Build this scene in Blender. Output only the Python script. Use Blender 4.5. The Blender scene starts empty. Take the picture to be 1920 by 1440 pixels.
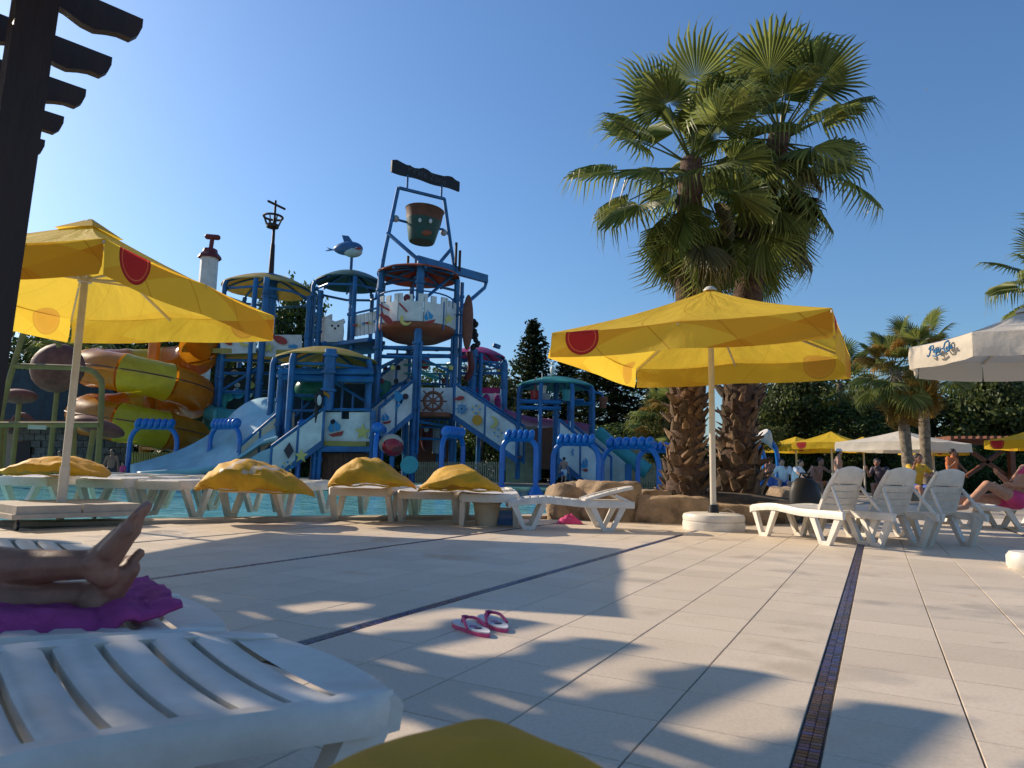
import bpy, bmesh, math, random
from mathutils import Vector, Matrix, Euler, noise
random.seed(7)
R = math.radians
PI = math.pi
S = bpy.context.scene
C = S.collection

# ------------------------------------------------------------------ camera
CAM_H, PITCH, ROLL, FPX = 0.68, R(7.3), R(1.3), 1270.0
d_ = Vector((0, math.cos(PITCH), math.sin(PITCH)))
r0 = Vector((1, 0, 0)); u0 = r0.cross(d_)
r_ = math.cos(ROLL)*r0 + math.sin(ROLL)*u0
u_ = math.cos(ROLL)*u0 - math.sin(ROLL)*r0
EYE = Vector((0, 0, CAM_H))
cd = bpy.data.cameras.new('camera'); cam = bpy.data.objects.new('camera', cd); C.objects.link(cam)
cd.sensor_width = 36; cd.lens = FPX/1920*36; cd.clip_start = 0.05; cd.clip_end = 3000
m3 = Matrix((r_, u_, -d_)).transposed()
cam.matrix_world = Matrix.Translation(EYE) @ m3.to_4x4()
S.camera = cam
cd.dof.use_dof = True; cd.dof.focus_distance = 9.0; cd.dof.aperture_fstop = 8.5

# ------------------------------------------------------------------ light
SUN_EL, SUN_AZ = R(28.5), R(-60)          # azimuth from +Y towards +X
w = bpy.data.worlds.new('World'); S.world = w; w.use_nodes = True
nt = w.node_tree; nt.nodes.clear()
sk = nt.nodes.new('ShaderNodeTexSky'); sk.sky_type = 'NISHITA'; sk.sun_disc = False
sk.sun_elevation = SUN_EL; sk.sun_rotation = SUN_AZ
sk.air_density = 1.4; sk.dust_density = 1.0; sk.ozone_density = 9.0
bg = nt.nodes.new('ShaderNodeBackground'); bg.inputs[1].default_value = 0.09
wo = nt.nodes.new('ShaderNodeOutputWorld')
nt.links.new(sk.outputs[0], bg.inputs[0]); nt.links.new(bg.outputs[0], wo.inputs[0])
sl = bpy.data.lights.new('sun', 'SUN'); so = bpy.data.objects.new('sun', sl); C.objects.link(so)
sl.energy = 3.5; sl.angle = R(0.53); sl.color = (1.0, 0.85, 0.655)
sdir = Vector((math.sin(SUN_AZ)*math.cos(SUN_EL), math.cos(SUN_AZ)*math.cos(SUN_EL), math.sin(SUN_EL)))
so.rotation_euler = sdir.to_track_quat('Z', 'Y').to_euler(); so.location = (0, 0, 60)
S.view_settings.view_transform = 'Standard'; S.view_settings.look = 'None'
S.view_settings.exposure = 0.76; S.view_settings.gamma = 1.0; S.view_settings.use_curve_mapping = False
S.render.engine = 'CYCLES'
S.cycles.max_bounces = 6; S.cycles.diffuse_bounces = 3; S.cycles.glossy_bounces = 3
S.cycles.transmission_bounces = 4; S.cycles.transparent_max_bounces = 6
S.cycles.caustics_reflective = False; S.cycles.caustics_refractive = False

# ------------------------------------------------------------------ where a sight line meets the world
def ray(x, y): return d_*FPX + r_*(x-960) - u_*(y-720)
def G(x, y, z=0.0):
    v = ray(x, y); return EYE + v*((z-CAM_H)/v.z)
def P(x, y, Y):
    v = ray(x, y); return EYE + v*(Y/v.y)
def PX(Y): return Y/FPX              # metres per picture unit at distance Y

# ------------------------------------------------------------------ materials
MATS = {}
def mat(name, col, rough=0.6, var=0.12, scale=6.0, bump=0.0, bscale=40.0, metal=0.0, spec=0.4, trans=0.0, col2=None,
        obj_random=0.0, coat=0.0, stretch=None):
    m = bpy.data.materials.new(name); m.use_nodes = True
    t = m.node_tree; N = t.nodes; L = t.links
    b = N['Principled BSDF']; out = N['Material Output']
    b.inputs['Roughness'].default_value = rough; b.inputs['Metallic'].default_value = metal
    b.inputs['Specular IOR Level'].default_value = spec
    b.inputs['Coat Weight'].default_value = coat
    tc = N.new('ShaderNodeTexCoord')
    vec = tc.outputs['Object']
    if stretch:
        mp = N.new('ShaderNodeMapping'); mp.inputs['Scale'].default_value = stretch
        L.new(vec, mp.inputs[0]); vec = mp.outputs[0]
    nz = N.new('ShaderNodeTexNoise'); nz.inputs['Scale'].default_value = scale; nz.inputs['Detail'].default_value = 6
    nz.inputs['Roughness'].default_value = 0.65
    L.new(vec, nz.inputs['Vector'])
    rp = N.new('ShaderNodeValToRGB')
    c2 = col2 if col2 else tuple(c*(1-2.2*var) for c in col)
    c1 = tuple(min(1, c*(1+var)) for c in col) if not col2 else col
    rp.color_ramp.elements[0].position = 0.3; rp.color_ramp.elements[1].position = 0.68
    rp.color_ramp.elements[0].color = (*[max(0, c) for c in c2], 1); rp.color_ramp.elements[1].color = (*c1, 1)
    L.new(nz.outputs['Fac'], rp.inputs[0])
    colout = rp.outputs[0]
    if obj_random:
        oi = N.new('ShaderNodeObjectInfo'); mr = N.new('ShaderNodeMapRange')
        mr.inputs[3].default_value = 1-obj_random; mr.inputs[4].default_value = 1+obj_random
        L.new(oi.outputs['Random'], mr.inputs[0])
        hv = N.new('ShaderNodeHueSaturation'); L.new(mr.outputs[0], hv.inputs['Value']); L.new(colout, hv.inputs['Color'])
        colout = hv.outputs[0]
    L.new(colout, b.inputs['Base Color'])
    rr = N.new('ShaderNodeMapRange'); rr.inputs[3].default_value = max(0.02, rough-0.12); rr.inputs[4].default_value = min(1, rough+0.15)
    L.new(nz.outputs['Fac'], rr.inputs[0]); L.new(rr.outputs[0], b.inputs['Roughness'])
    if bump:
        n2 = N.new('ShaderNodeTexNoise'); n2.inputs['Scale'].default_value = bscale; n2.inputs['Detail'].default_value = 5
        L.new(vec, n2.inputs['Vector'])
        bp = N.new('ShaderNodeBump'); bp.inputs['Strength'].default_value = bump; bp.inputs['Distance'].default_value = 0.02
        L.new(n2.outputs['Fac'], bp.inputs['Height']); L.new(bp.outputs[0], b.inputs['Normal'])
    if trans:
        tr = N.new('ShaderNodeBsdfTranslucent'); L.new(colout, tr.inputs[0])
        mx = N.new('ShaderNodeMixShader'); mx.inputs[0].default_value = trans
        L.new(b.outputs[0], mx.inputs[1]); L.new(tr.outputs[0], mx.inputs[2]); L.new(mx.outputs[0], out.inputs[0])
    MATS[name] = m
    return m

def leaf_mat(name, dark, light, trans=0.35, rough=0.5):
    m = bpy.data.materials.new(name); m.use_nodes = True
    t = m.node_tree; N = t.nodes; L = t.links; b = N['Principled BSDF']; out = N['Material Output']
    uv = N.new('ShaderNodeUVMap'); sx = N.new('ShaderNodeSeparateXYZ'); L.new(uv.outputs[0], sx.inputs[0])
    rp = N.new('ShaderNodeValToRGB'); rp.color_ramp.elements[0].color = (*dark, 1); rp.color_ramp.elements[1].color = (*light, 1)
    L.new(sx.outputs[0], rp.inputs[0])
    oi = N.new('ShaderNodeObjectInfo'); mr = N.new('ShaderNodeMapRange'); mr.inputs[3].default_value = .75; mr.inputs[4].default_value = 1.25
    L.new(oi.outputs['Random'], mr.inputs[0])
    hv = N.new('ShaderNodeHueSaturation'); L.new(mr.outputs[0], hv.inputs['Value']); L.new(rp.outputs[0], hv.inputs['Color'])
    L.new(hv.outputs[0], b.inputs['Base Color']); b.inputs['Roughness'].default_value = rough
    b.inputs['Specular IOR Level'].default_value = 0.3
    tr = N.new('ShaderNodeBsdfTranslucent'); L.new(hv.outputs[0], tr.inputs[0])
    mx = N.new('ShaderNodeMixShader'); mx.inputs[0].default_value = trans
    L.new(b.outputs[0], mx.inputs[1]); L.new(tr.outputs[0], mx.inputs[2]); L.new(mx.outputs[0], out.inputs[0])
    return m

M = {}
M['white'] = mat('white_plastic', (.73, .675, .59), .38, .10, 5, .06, 60, spec=.5)
M['whitep'] = mat('white_panel_paint', (.66, .655, .62), .45, .13, 1.6)
M['blue'] = mat('blue_paint', (.014, .135, .33), .42, .25, 1.3, .15, 12, spec=.5)
M['archblue'] = mat('bright_blue_paint', (.008, .155, .50), .28, .1, 2, spec=.5, coat=.3)
M['slideblue'] = mat('pale_blue_fibreglass', (.33, .53, .60), .35, .14, .9)
M['teal'] = mat('teal_fibreglass', (.06, .32, .33), .35, .1, 2)
M['green'] = mat('green_fibreglass', (.015, .17, .10), .35, .12, 2)
M['dkgreen'] = mat('dark_green_canopy', (.008, .065, .055), .45, .12, 2)
M['tealcan'] = mat('teal_canopy', (.03, .26, .22), .45, .12, 2, trans=.2)
M['yelcan'] = mat('pale_yellow_canopy', (.55, .42, .11), .5, .1, 2, trans=.35)
M['redcan'] = mat('red_canopy', (.42, .085, .03), .5, .12, 2, trans=.2)
M['magenta'] = mat('magenta_canopy', (.42, .03, .17), .45, .1, 2, trans=.15)
M['pink'] = mat('pink_fibreglass', (.45, .13, .30), .4, .1, 2)
M['orange'] = mat('orange_fibreglass', (.68, .27, .015), .3, .14, 1.2, coat=.3, trans=.4)
M['lime'] = mat('lime_yellow_fibreglass', (.66, .56, .03), .3, .12, 1.2, coat=.3, trans=.4)
M['brown'] = mat('brown_fibreglass', (.19, .06, .03), .5, .15, 2)
M['rust'] = mat('rusty_bucket_rim', (.11, .04, .02), .6, .25, 3)
M['brick'] = mat('red_brown_floor', (.26, .07, .03), .5, .15, 2)
M['dkwood'] = mat('dark_stained_timber', (.035, .016, .010), .55, .25, 4, .3, 30, stretch=(1, 1, .15))
M['redwood'] = mat('red_stained_timber', (.17, .06, .03), .6, .2, 4, .3, 30)
M['pod'] = mat('reddish_brown_pod', (.21, .07, .045), .6, .25, 2, spec=.25)
M['olive'] = mat('olive_painted_pipe', (.27, .175, .045), .55, .15, 3)
M['darksign'] = mat('black_sign_board', (.012, .012, .015), .6, .2, 3)
M['letter'] = mat('dim_grey_lettering', (.06, .065, .08), .6, .1, 3)
M['metal'] = mat('grey_metal', (.45, .45, .45), .35, .1, 5, metal=.8)
M['pole'] = mat('cream_painted_pole', (.62, .56, .47), .4, .08, 4, .05, 50)
M['black'] = mat('black_plastic', (.012, .012, .014), .5, .2, 5)
M['red'] = mat('red_fibreglass', (.42, .018, .02), .25, .1, 2, coat=.4)
M['dkred'] = mat('maroon_paint', (.14, .02, .02), .5, .15, 2)
M['grey'] = mat('grey_paint', (.32, .33, .34), .6, .1, 2)
M['sharkblue'] = mat('shark_blue', (.04, .13, .30), .4, .1, 2)
M['sharkbelly'] = mat('shark_belly', (.42, .55, .56), .4, .06, 2)
M['decblue'] = mat('print_blue', (.03, .25, .48), .5, .05, 2)
M['decred'] = mat('print_red', (.36, .04, .03), .5, .05, 2)
M['decyel'] = mat('print_yellow', (.62, .50, .14), .5, .05, 2)
M['decorange'] = mat('print_orange', (.62, .28, .02), .5, .05, 2)
M['decdark'] = mat('print_dark', (.05, .03, .04), .5, .05, 2)
M['rock'] = mat('sandy_artificial_rock', (.36, .245, .145), .9, .28, 3.5, .9, 14)
M['soil'] = mat('dry_soil', (.10, .07, .045), .95, .3, 4, .5, 20)
M['stone'] = mat('grey_block_stone', (.16, .15, .14), .85, .25, 6, .4, 25, obj_random=.25)
M['sandwall'] = mat('sand_coloured_wall', (.36, .30, .22), .85, .15, 3, .2, 12)
M['picket'] = mat('pale_timber_picket', (.42, .31, .17), .7, .2, 6)
M['trunk'] = mat('palm_trunk', (.12, .07, .045), .95, .35, 12, .8, 40)
M['boot'] = mat('palm_leaf_base', (.22, .135, .075), .9, .35, 9, .8, 30, obj_random=.6)
M['ptrunk'] = mat('pale_palm_trunk', (.26, .20, .14), .9, .3, 10, .7, 30)
M['bark'] = mat('tree_bark', (.09, .06, .04), .9, .3, 8, .6, 20)
M['petiole'] = mat('palm_stalk', (.12, .13, .035), .5, .2, 5)
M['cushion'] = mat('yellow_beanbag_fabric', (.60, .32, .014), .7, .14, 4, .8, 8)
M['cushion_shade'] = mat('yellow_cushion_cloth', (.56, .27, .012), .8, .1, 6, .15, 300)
M['towel'] = mat('purple_towel', (.50, .07, .27), .95, .15, 14, .6, 260)
M['skin'] = mat('skin_tan', (.33, .155, .10), .5, .14, 18, .10, 160, spec=.35)
M['skin2'] = mat('skin_light', (.50, .27, .18), .5, .1, 12, .05, 90, spec=.35)
M['hair'] = mat('dark_hair', (.02, .013, .010), .6, .2, 20)
M['pinkcloth'] = mat('pink_cloth', (.62, .06, .20), .8, .1, 10)
M['whitecloth'] = mat('white_cloth', (.68, .70, .74), .8, .08, 10)
M['bluecloth'] = mat('blue_cloth', (.07, .13, .40), .8, .1, 10)
M['orangecloth'] = mat('orange_cloth', (.62, .17, .05), .8, .1, 10)
M['yellowcloth'] = mat('yellow_cloth', (.65, .38, .03), .8, .1, 10)
M['limecloth'] = mat('lime_cloth', (.35, .55, .10), .8, .1, 10)
M['flippink'] = mat('pink_foam', (.68, .08, .22), .6, .06, 10)
M['flipwhite'] = mat('white_foam', (.66, .66, .66), .65, .05, 20)
M['cream'] = mat('cream_plastic', (.58, .46, .32), .5, .08, 4)
M['grout'] = mat('grout', (.34, .28, .22), .9, .2, 20)
M['coping'] = mat('pool_coping', (.46, .38, .29), .7, .15, 3, .15, 20)
M['poolfloor'] = mat('pool_lining', (.10, .40, .46), .6, .1, .6)
M['foliage'] = leaf_mat('broadleaf_foliage', (.012, .026, .007), (.10, .15, .032))
M['foliage2'] = leaf_mat('olive_foliage', (.022, .035, .010), (.14, .17, .045))
M['conifer'] = leaf_mat('conifer_foliage', (.008, .016, .007), (.045, .065, .02), .2)
M['yfoliage'] = leaf_mat('yellow_green_foliage', (.05, .065, .012), (.26, .25, .05))
M['palmleaf'] = leaf_mat('fan_palm_leaf', (.045, .07, .017), (.32, .35, .09), .48, .34)
M['palmdry'] = leaf_mat('dry_palm_leaf', (.045, .042, .016), (.26, .21, .085), .3, .6)
M['palmyel'] = leaf_mat('yellowing_palm_leaf', (.18, .10, .02), (.45, .27, .05), .4, .5)

def mosaic_mat(name, col): return mat(name, col, .25, .1, 30, spec=.5)
MOS = [mosaic_mat('mosaic_%s' % n, c) for n, c in (('indigo', (.035, .045, .16)), ('violet', (.075, .05, .12)), ('plum', (.06, .034, .045)), ('ink', (.02, .022, .05)), ('mauve', (.10, .075, .10)))]

def tile_mat():
    m = bpy.data.materials.new('beige_deck_tile'); m.use_nodes = True
    t = m.node_tree; N = t.nodes; L = t.links; b = N['Principled BSDF']
    ge = N.new('ShaderNodeNewGeometry'); pos = ge.outputs['Position']
    def nz(s, det=6, ro=.6):
        n = N.new('ShaderNodeTexNoise'); n.inputs['Scale'].default_value = s; n.inputs['Detail'].default_value = det
        n.inputs['Roughness'].default_value = ro; L.new(pos, n.inputs['Vector']); return n.outputs['Fac']
    def ramp(f, p0, c0, p1, c1):
        r = N.new('ShaderNodeValToRGB'); r.color_ramp.elements[0].position = p0; r.color_ramp.elements[1].position = p1
        r.color_ramp.elements[0].color = c0; r.color_ramp.elements[1].color = c1; L.new(f, r.inputs[0]); return r.outputs[0]
    base = ramp(nz(1.3), .3, (.61, .50, .375, 1), .7, (.69, .575, .445, 1))
    oi = N.new('ShaderNodeObjectInfo'); mr = N.new('ShaderNodeMapRange'); mr.inputs[3].default_value = .92; mr.inputs[4].default_value = 1.05
    L.new(oi.outputs['Random'], mr.inputs[0])
    hv = N.new('ShaderNodeHueSaturation'); L.new(base, hv.inputs['Color']); L.new(mr.outputs[0], hv.inputs['Value'])
    # fine speckle and ochre stains
    mx = N.new('ShaderNodeMix'); mx.data_type = 'RGBA'; mx.blend_type = 'MULTIPLY'; mx.inputs[0].default_value = .35
    L.new(hv.outputs[0], mx.inputs[6]); L.new(ramp(nz(70, 4), .35, (.66, .66, .66, 1), .6, (1, 1, 1, 1)), mx.inputs[7])
    st = ramp(nz(2.3, 3, .5), .69, (0, 0, 0, 1), .74, (1, 1, 1, 1))
    mx2 = N.new('ShaderNodeMix'); mx2.data_type = 'RGBA'; L.new(mx.outputs[2], mx2.inputs[6]); mx2.inputs[7].default_value = (.46, .30, .15, 1)
    ml = N.new('ShaderNodeMath'); ml.operation = 'MULTIPLY'; ml.inputs[1].default_value = .7; L.new(st, ml.inputs[0]); L.new(ml.outputs[0], mx2.inputs[0])
    # small dark scuffs
    mp = N.new('ShaderNodeMapping'); mp.inputs['Rotation'].default_value = (0, 0, R(20)); mp.inputs['Scale'].default_value = (3, 14, 1); L.new(pos, mp.inputs[0])
    n3 = N.new('ShaderNodeTexNoise'); n3.inputs['Scale'].default_value = 1.0; n3.inputs['Detail'].default_value = 5; L.new(mp.outputs[0], n3.inputs['Vector'])
    sc = ramp(n3.outputs['Fac'], .70, (0, 0, 0, 1), .76, (1, 1, 1, 1))
    mx3 = N.new('ShaderNodeMix'); mx3.data_type = 'RGBA'; L.new(mx2.outputs[2], mx3.inputs[6]); mx3.inputs[7].default_value = (.22, .17, .12, 1)
    ml2 = N.new('ShaderNodeMath'); ml2.operation = 'MULTIPLY'; ml2.inputs[1].default_value = .6; L.new(sc, ml2.inputs[0]); L.new(ml2.outputs[0], mx3.inputs[0])
    # wet patches: darker and smoother
    wet = ramp(nz(1.25, 5, .6), .55, (0, 0, 0, 1), .64, (1, 1, 1, 1))
    mx4 = N.new('ShaderNodeMix'); mx4.data_type = 'RGBA'; mx4.blend_type = 'MULTIPLY'; L.new(mx3.outputs[2], mx4.inputs[6]); mx4.inputs[7].default_value = (.82, .80, .78, 1)
    ml3 = N.new('ShaderNodeMath'); ml3.operation = 'MULTIPLY'; ml3.inputs[1].default_value = .75; L.new(wet, ml3.inputs[0]); L.new(ml3.outputs[0], mx4.inputs[0])
    L.new(mx4.outputs[2], b.inputs['Base Color'])
    rg = N.new('ShaderNodeMapRange'); rg.inputs[3].default_value = .55; rg.inputs[4].default_value = .28; L.new(wet, rg.inputs[0]); L.new(rg.outputs[0], b.inputs['Roughness'])
    bp = N.new('ShaderNodeBump'); bp.inputs['Strength'].default_value = .12; bp.inputs['Distance'].default_value = .01
    L.new(nz(120, 3), bp.inputs['Height']); L.new(bp.outputs[0], b.inputs['Normal'])
    b.inputs['Specular IOR Level'].default_value = .4
    return m
M['tile'] = tile_mat()

def water_mat():
    m = bpy.data.materials.new('pool_water'); m.use_nodes = True
    t = m.node_tree; N = t.nodes; L = t.links; b = N['Principled BSDF']
    ge = N.new('ShaderNodeNewGeometry')
    n1 = N.new('ShaderNodeTexNoise'); n1.inputs['Scale'].default_value = 1.6; n1.inputs['Detail'].default_value = 5; L.new(ge.outputs['Position'], n1.inputs['Vector'])
    rp = N.new('ShaderNodeValToRGB'); e = rp.color_ramp.elements
    e[0].position = .32; e[0].color = (.07, .33, .38, 1); e[1].position = .7; e[1].color = (.24, .56, .58, 1)
    L.new(n1.outputs['Fac'], rp.inputs[0]); L.new(rp.outputs[0], b.inputs['Base Color'])
    b.inputs['Roughness'].default_value = .08; b.inputs['IOR'].default_value = 1.33
    n2 = N.new('ShaderNodeTexNoise'); n2.inputs['Scale'].default_value = 3.2; n2.inputs['Detail'].default_value = 4; L.new(ge.outputs['Position'], n2.inputs['Vector'])
    bp = N.new('ShaderNodeBump'); bp.inputs['Strength'].default_value = .6; bp.inputs['Distance'].default_value = .12
    L.new(n2.outputs['Fac'], bp.inputs['Height']); L.new(bp.outputs[0], b.inputs['Normal'])
    return m
M['water'] = water_mat()

def parasol_mat(name, col, swoosh, disc, trans=.45):
    """printed fabric: UV is in metres along each side (u) and up from the eave fold (v, valance negative)"""
    m = bpy.data.materials.new(name); m.use_nodes = True
    t = m.node_tree; N = t.nodes; L = t.links; b = N['Principled BSDF']; out = N['Material Output']
    uv = N.new('ShaderNodeUVMap'); sx = N.new('ShaderNodeSeparateXYZ'); L.new(uv.outputs[0], sx.inputs[0])
    def math_(op, a, bb, c=None):
        n = N.new('ShaderNodeMath'); n.operation = op
        for i, q in enumerate((a, bb, c)):
            if q is None: continue
            if isinstance(q, (int, float)): n.inputs[i].default_value = q
            else: L.new(q, n.inputs[i])
        return n.outputs[0]
    u, v = sx.outputs[0], sx.outputs[1]
    nz = N.new('ShaderNodeTexNoise'); nz.inputs['Scale'].default_value = 2.5; L.new(uv.outputs[0], nz.inputs['Vector'])
    def mixc(f, a, bcol):
        x = N.new('ShaderNodeMix'); x.data_type = 'RGBA'; L.new(f, x.inputs[0])
        if isinstance(a, tuple): x.inputs[6].default_value = (*a, 1)
        else: L.new(a, x.inputs[6])
        x.inputs[7].default_value = (*bcol, 1); return x.outputs[2]
    # soft fading
    rp = N.new('ShaderNodeMapRange'); rp.inputs[1].default_value = .3; rp.inputs[2].default_value = .7; rp.inputs[4].default_value = .35; L.new(nz.outputs['Fac'], rp.inputs[0])
    cc = mixc(rp.outputs[0], col, tuple(c*.86 for c in col))
    if swoosh:
        # orange wedge at the right end of every valance
        w1 = math_('LESS_THAN', v, math_('MULTIPLY_ADD', math_('SUBTRACT', u, 1.75), .23, -.33))
        # leaf shaped sweep across the middle of the slope
        cu = math_('SUBTRACT', u, 1.15); up = math_('MULTIPLY_ADD', math_('MULTIPLY', cu, cu), -.16, .10)
        lo = math_('MULTIPLY_ADD', math_('MULTIPLY', cu, cu), -.30, -.02)
        w2 = math_('MULTIPLY', math_('LESS_THAN', v, math_('ADD', up, math_('MULTIPLY', cu, .14))), math_('GREATER_THAN', v, math_('ADD', lo, math_('MULTIPLY', cu, .14))))
        w2 = math_('MULTIPLY', w2, .8)
        cc = mixc(w1, cc, swoosh); cc = mixc(w2, cc, tuple((a+2*bb)/3 for a, bb in zip(col, swoosh)))
        # thin slanted lines
        ln = math_('ABSOLUTE', math_('SUBTRACT', math_('FRACT', math_('MULTIPLY', math_('MULTIPLY_ADD', v, .9, u), 1.25), 0), .5), 0)
        w3 = math_('MULTIPLY', math_('LESS_THAN', ln, .014), .6)
        cc = mixc(w3, cc, tuple(c*.8 for c in swoosh))
    if disc:
        du = math_('SUBTRACT', u, .40); dv = math_('SUBTRACT', v, -.07)
        dd = math_('SQRT', math_('ADD', math_('MULTIPLY', du, du), math_('MULTIPLY', dv, dv)), 0)
        cc = mixc(math_('LESS_THAN', dd, .215), cc, tuple(c*.7 for c in disc))
        cc = mixc(math_('LESS_THAN', dd, .200), cc, disc)
        rg = math_('LESS_THAN', math_('ABSOLUTE', math_('SUBTRACT', dd, .175), 0), .006)
        cc = mixc(math_('MULTIPLY', rg, .5), cc, (.75, .30, .12))
    ge = N.new('ShaderNodeNewGeometry'); bk_ = math_('MULTIPLY', ge.outputs['Backfacing'], .62); cc = mixc(bk_, cc, col)
    L.new(cc, b.inputs['Base Color']); b.inputs['Roughness'].default_value = .7; b.inputs['Specular IOR Level'].default_value = .25
    tr = N.new('ShaderNodeBsdfTranslucent'); L.new(cc, tr.inputs[0])
    mx = N.new('ShaderNodeMixShader'); mx.inputs[0].default_value = trans
    n2 = N.new('ShaderNodeTexNoise'); n2.inputs['Scale'].default_value = 1.8; n2.inputs['Detail'].default_value = 4; L.new(uv.outputs[0], n2.inputs['Vector'])
    bp = N.new('ShaderNodeBump'); bp.inputs['Strength'].default_value = .7; bp.inputs['Distance'].default_value = .06
    L.new(n2.outputs['Fac'], bp.inputs['Height']); L.new(bp.outputs[0], b.inputs['Normal']); L.new(bp.outputs[0], tr.inputs['Normal'])
    L.new(b.outputs[0], mx.inputs[1]); L.new(tr.outputs[0], mx.inputs[2]); L.new(mx.outputs[0], out.inputs[0])
    return m
M['parasol'] = parasol_mat('printed_yellow_parasol_fabric', (.82, .57, .06), (.66, .31, .02), (.42, .03, .035), .5)
M['parasolw'] = parasol_mat('white_parasol_fabric', (.78, .70, .58), None, None, .3)
M['parasoly'] = parasol_mat('yellow_parasol_fabric', (.80, .52, .03), None, (.5, .04, .04), .4)

# ------------------------------------------------------------------ mesh building
ORG = {}
class MB:
    def __init__(s): s.v = []; s.f = []; s.m = []; s.uv = {}
    def add(s, vs, fs, m=0):
        o = len(s.v); s.v += [Vector(x) for x in vs]
        for f in fs: s.f.append(tuple(o+i for i in f)); s.m.append(m)
        return o
    def box(s, c, size, rot=None, m=0):
        hx, hy, hz = [q/2 for q in size]; c = Vector(c)
        vs = [Vector((x, y, z)) for x in (-hx, hx) for y in (-hy, hy) for z in (-hz, hz)]
        if rot is not None: vs = [rot @ q for q in vs]
        s.add([q+c for q in vs], [(0, 1, 3, 2), (4, 6, 7, 5), (0, 4, 5, 1), (2, 3, 7, 6), (0, 2, 6, 4), (1, 5, 7, 3)], m)
    def bar(s, a, b, w, h, up=(0, 0, 1), m=0):
        a, b = Vector(a), Vector(b); d = (b-a).normalized(); up = Vector(up)
        if abs(d.dot(up)) > .98: up = Vector((0, 1, 0))
        sd = d.cross(up).normalized(); u = sd.cross(d)
        vs = []
        for p in (a, b):
            for i, j in ((-1, -1), (1, -1), (1, 1), (-1, 1)): vs.append(p+sd*(i*w/2)+u*(j*h/2))
        s.add(vs, [(3, 2, 1, 0), (4, 5, 6, 7), (0, 1, 5, 4), (1, 2, 6, 5), (2, 3, 7, 6), (3, 0, 4, 7)], m)
    def tube(s, pts, r, n=8, m=0, cap=True, closed=False):
        pts = [Vector(p) for p in pts]; k = len(pts)
        rs = r if isinstance(r, (list, tuple)) else [r]*k
        prev = None; rings = []
        for i in range(k):
            a = pts[i-1] if (i > 0 or closed) else pts[i]; b = pts[(i+1) % k] if (i < k-1 or closed) else pts[i]
            t = (b-a).normalized()
            if prev is None:
                ref = Vector((0, 0, 1)) if abs(t.z) < .9 else Vector((1, 0, 0)); x = t.cross(ref).normalized()
            else:
                x = (prev-t*prev.dot(t)); x = x.normalized() if x.length > 1e-6 else t.orthogonal().normalized()
            prev = x; y = t.cross(x)
            rings.append([pts[i]+(x*math.cos(2*PI*j/n)+y*math.sin(2*PI*j/n))*rs[i] for j in range(n)])
        fs = []
        for i in range(k if closed else k-1):
            i2 = (i+1) % k
            for j in range(n): fs.append((i*n+j, i*n+(j+1) % n, i2*n+(j+1) % n, i2*n+j))
        if cap and not closed:
            fs.append(tuple(range(n))[::-1]); fs.append(tuple((k-1)*n+j for j in range(n)))
        s.add([q for rg in rings for q in rg], fs, m)
    def lathe(s, prof, c=(0, 0, 0), n=20, m=0, sx=1, sy=1, M4=None, ph=0):
        c = Vector(c); vs = []; fs = []
        for (r, z) in prof:
            for j in range(n):
                a = 2*PI*j/n+ph; q = Vector((r*math.cos(a)*sx, r*math.sin(a)*sy, z))
                if M4 is not None: q = M4 @ q
                vs.append(q+c)
        for i in range(len(prof)-1):
            for j in range(n): fs.append((i*n+j, i*n+(j+1) % n, (i+1)*n+(j+1) % n, (i+1)*n+j))
        if prof[0][0] > 1e-4: fs.append(tuple(range(n))[::-1])
        if prof[-1][0] > 1e-4: fs.append(tuple((len(prof)-1)*n+j for j in range(n)))
        s.add(vs, fs, m)
    def ball(s, c, rx, ry=None, rz=None, n=12, k=8, rot=None, m=0):
        ry = rx if ry is None else ry; rz = rx if rz is None else rz
        vs = []; fs = []; c = Vector(c)
        for i in range(k+1):
            t = PI*i/k
            for j in range(n):
                a = 2*PI*j/n; q = Vector((rx*math.sin(t)*math.cos(a), ry*math.sin(t)*math.sin(a), -rz*math.cos(t)))
                if rot is not None: q = rot @ q
                vs.append(q+c)
        for i in range(k):
            for j in range(n): fs.append((i*n+j, i*n+(j+1) % n, (i+1)*n+(j+1) % n, (i+1)*n+j))
        s.add(vs, fs, m)
    def prism(s, pts, ext, m=0):
        """closed polygon of 3D points pushed along the vector ext"""
        pts = [Vector(p) for p in pts]; ext = Vector(ext); n = len(pts)
        s.add(pts+[p+ext for p in pts], [tuple(range(n))[::-1], tuple(range(n, 2*n))]+[(i, (i+1) % n, n+(i+1) % n, n+i) for i in range(n)], m)
    def capsule(s, a, b, ra, rb, n=10, m=0):
        a, b = Vector(a), Vector(b); d = b-a
        if d.length < 1e-5: return s.ball(a, ra, n=n, k=6, m=m)
        t = d.normalized(); pts = []; rs = []
        for q in (-1, -.7, -.3): pts.append(a+t*(q*ra)); rs.append(ra*math.sqrt(max(0.0025, 1-q*q)))
        pts.append(a); rs.append(ra); pts.append(b); rs.append(rb)
        for q in (.3, .7, 1): pts.append(b+t*(q*rb)); rs.append(rb*math.sqrt(max(.0025, 1-q*q)))
        s.tube(pts, rs, n, m)
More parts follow.
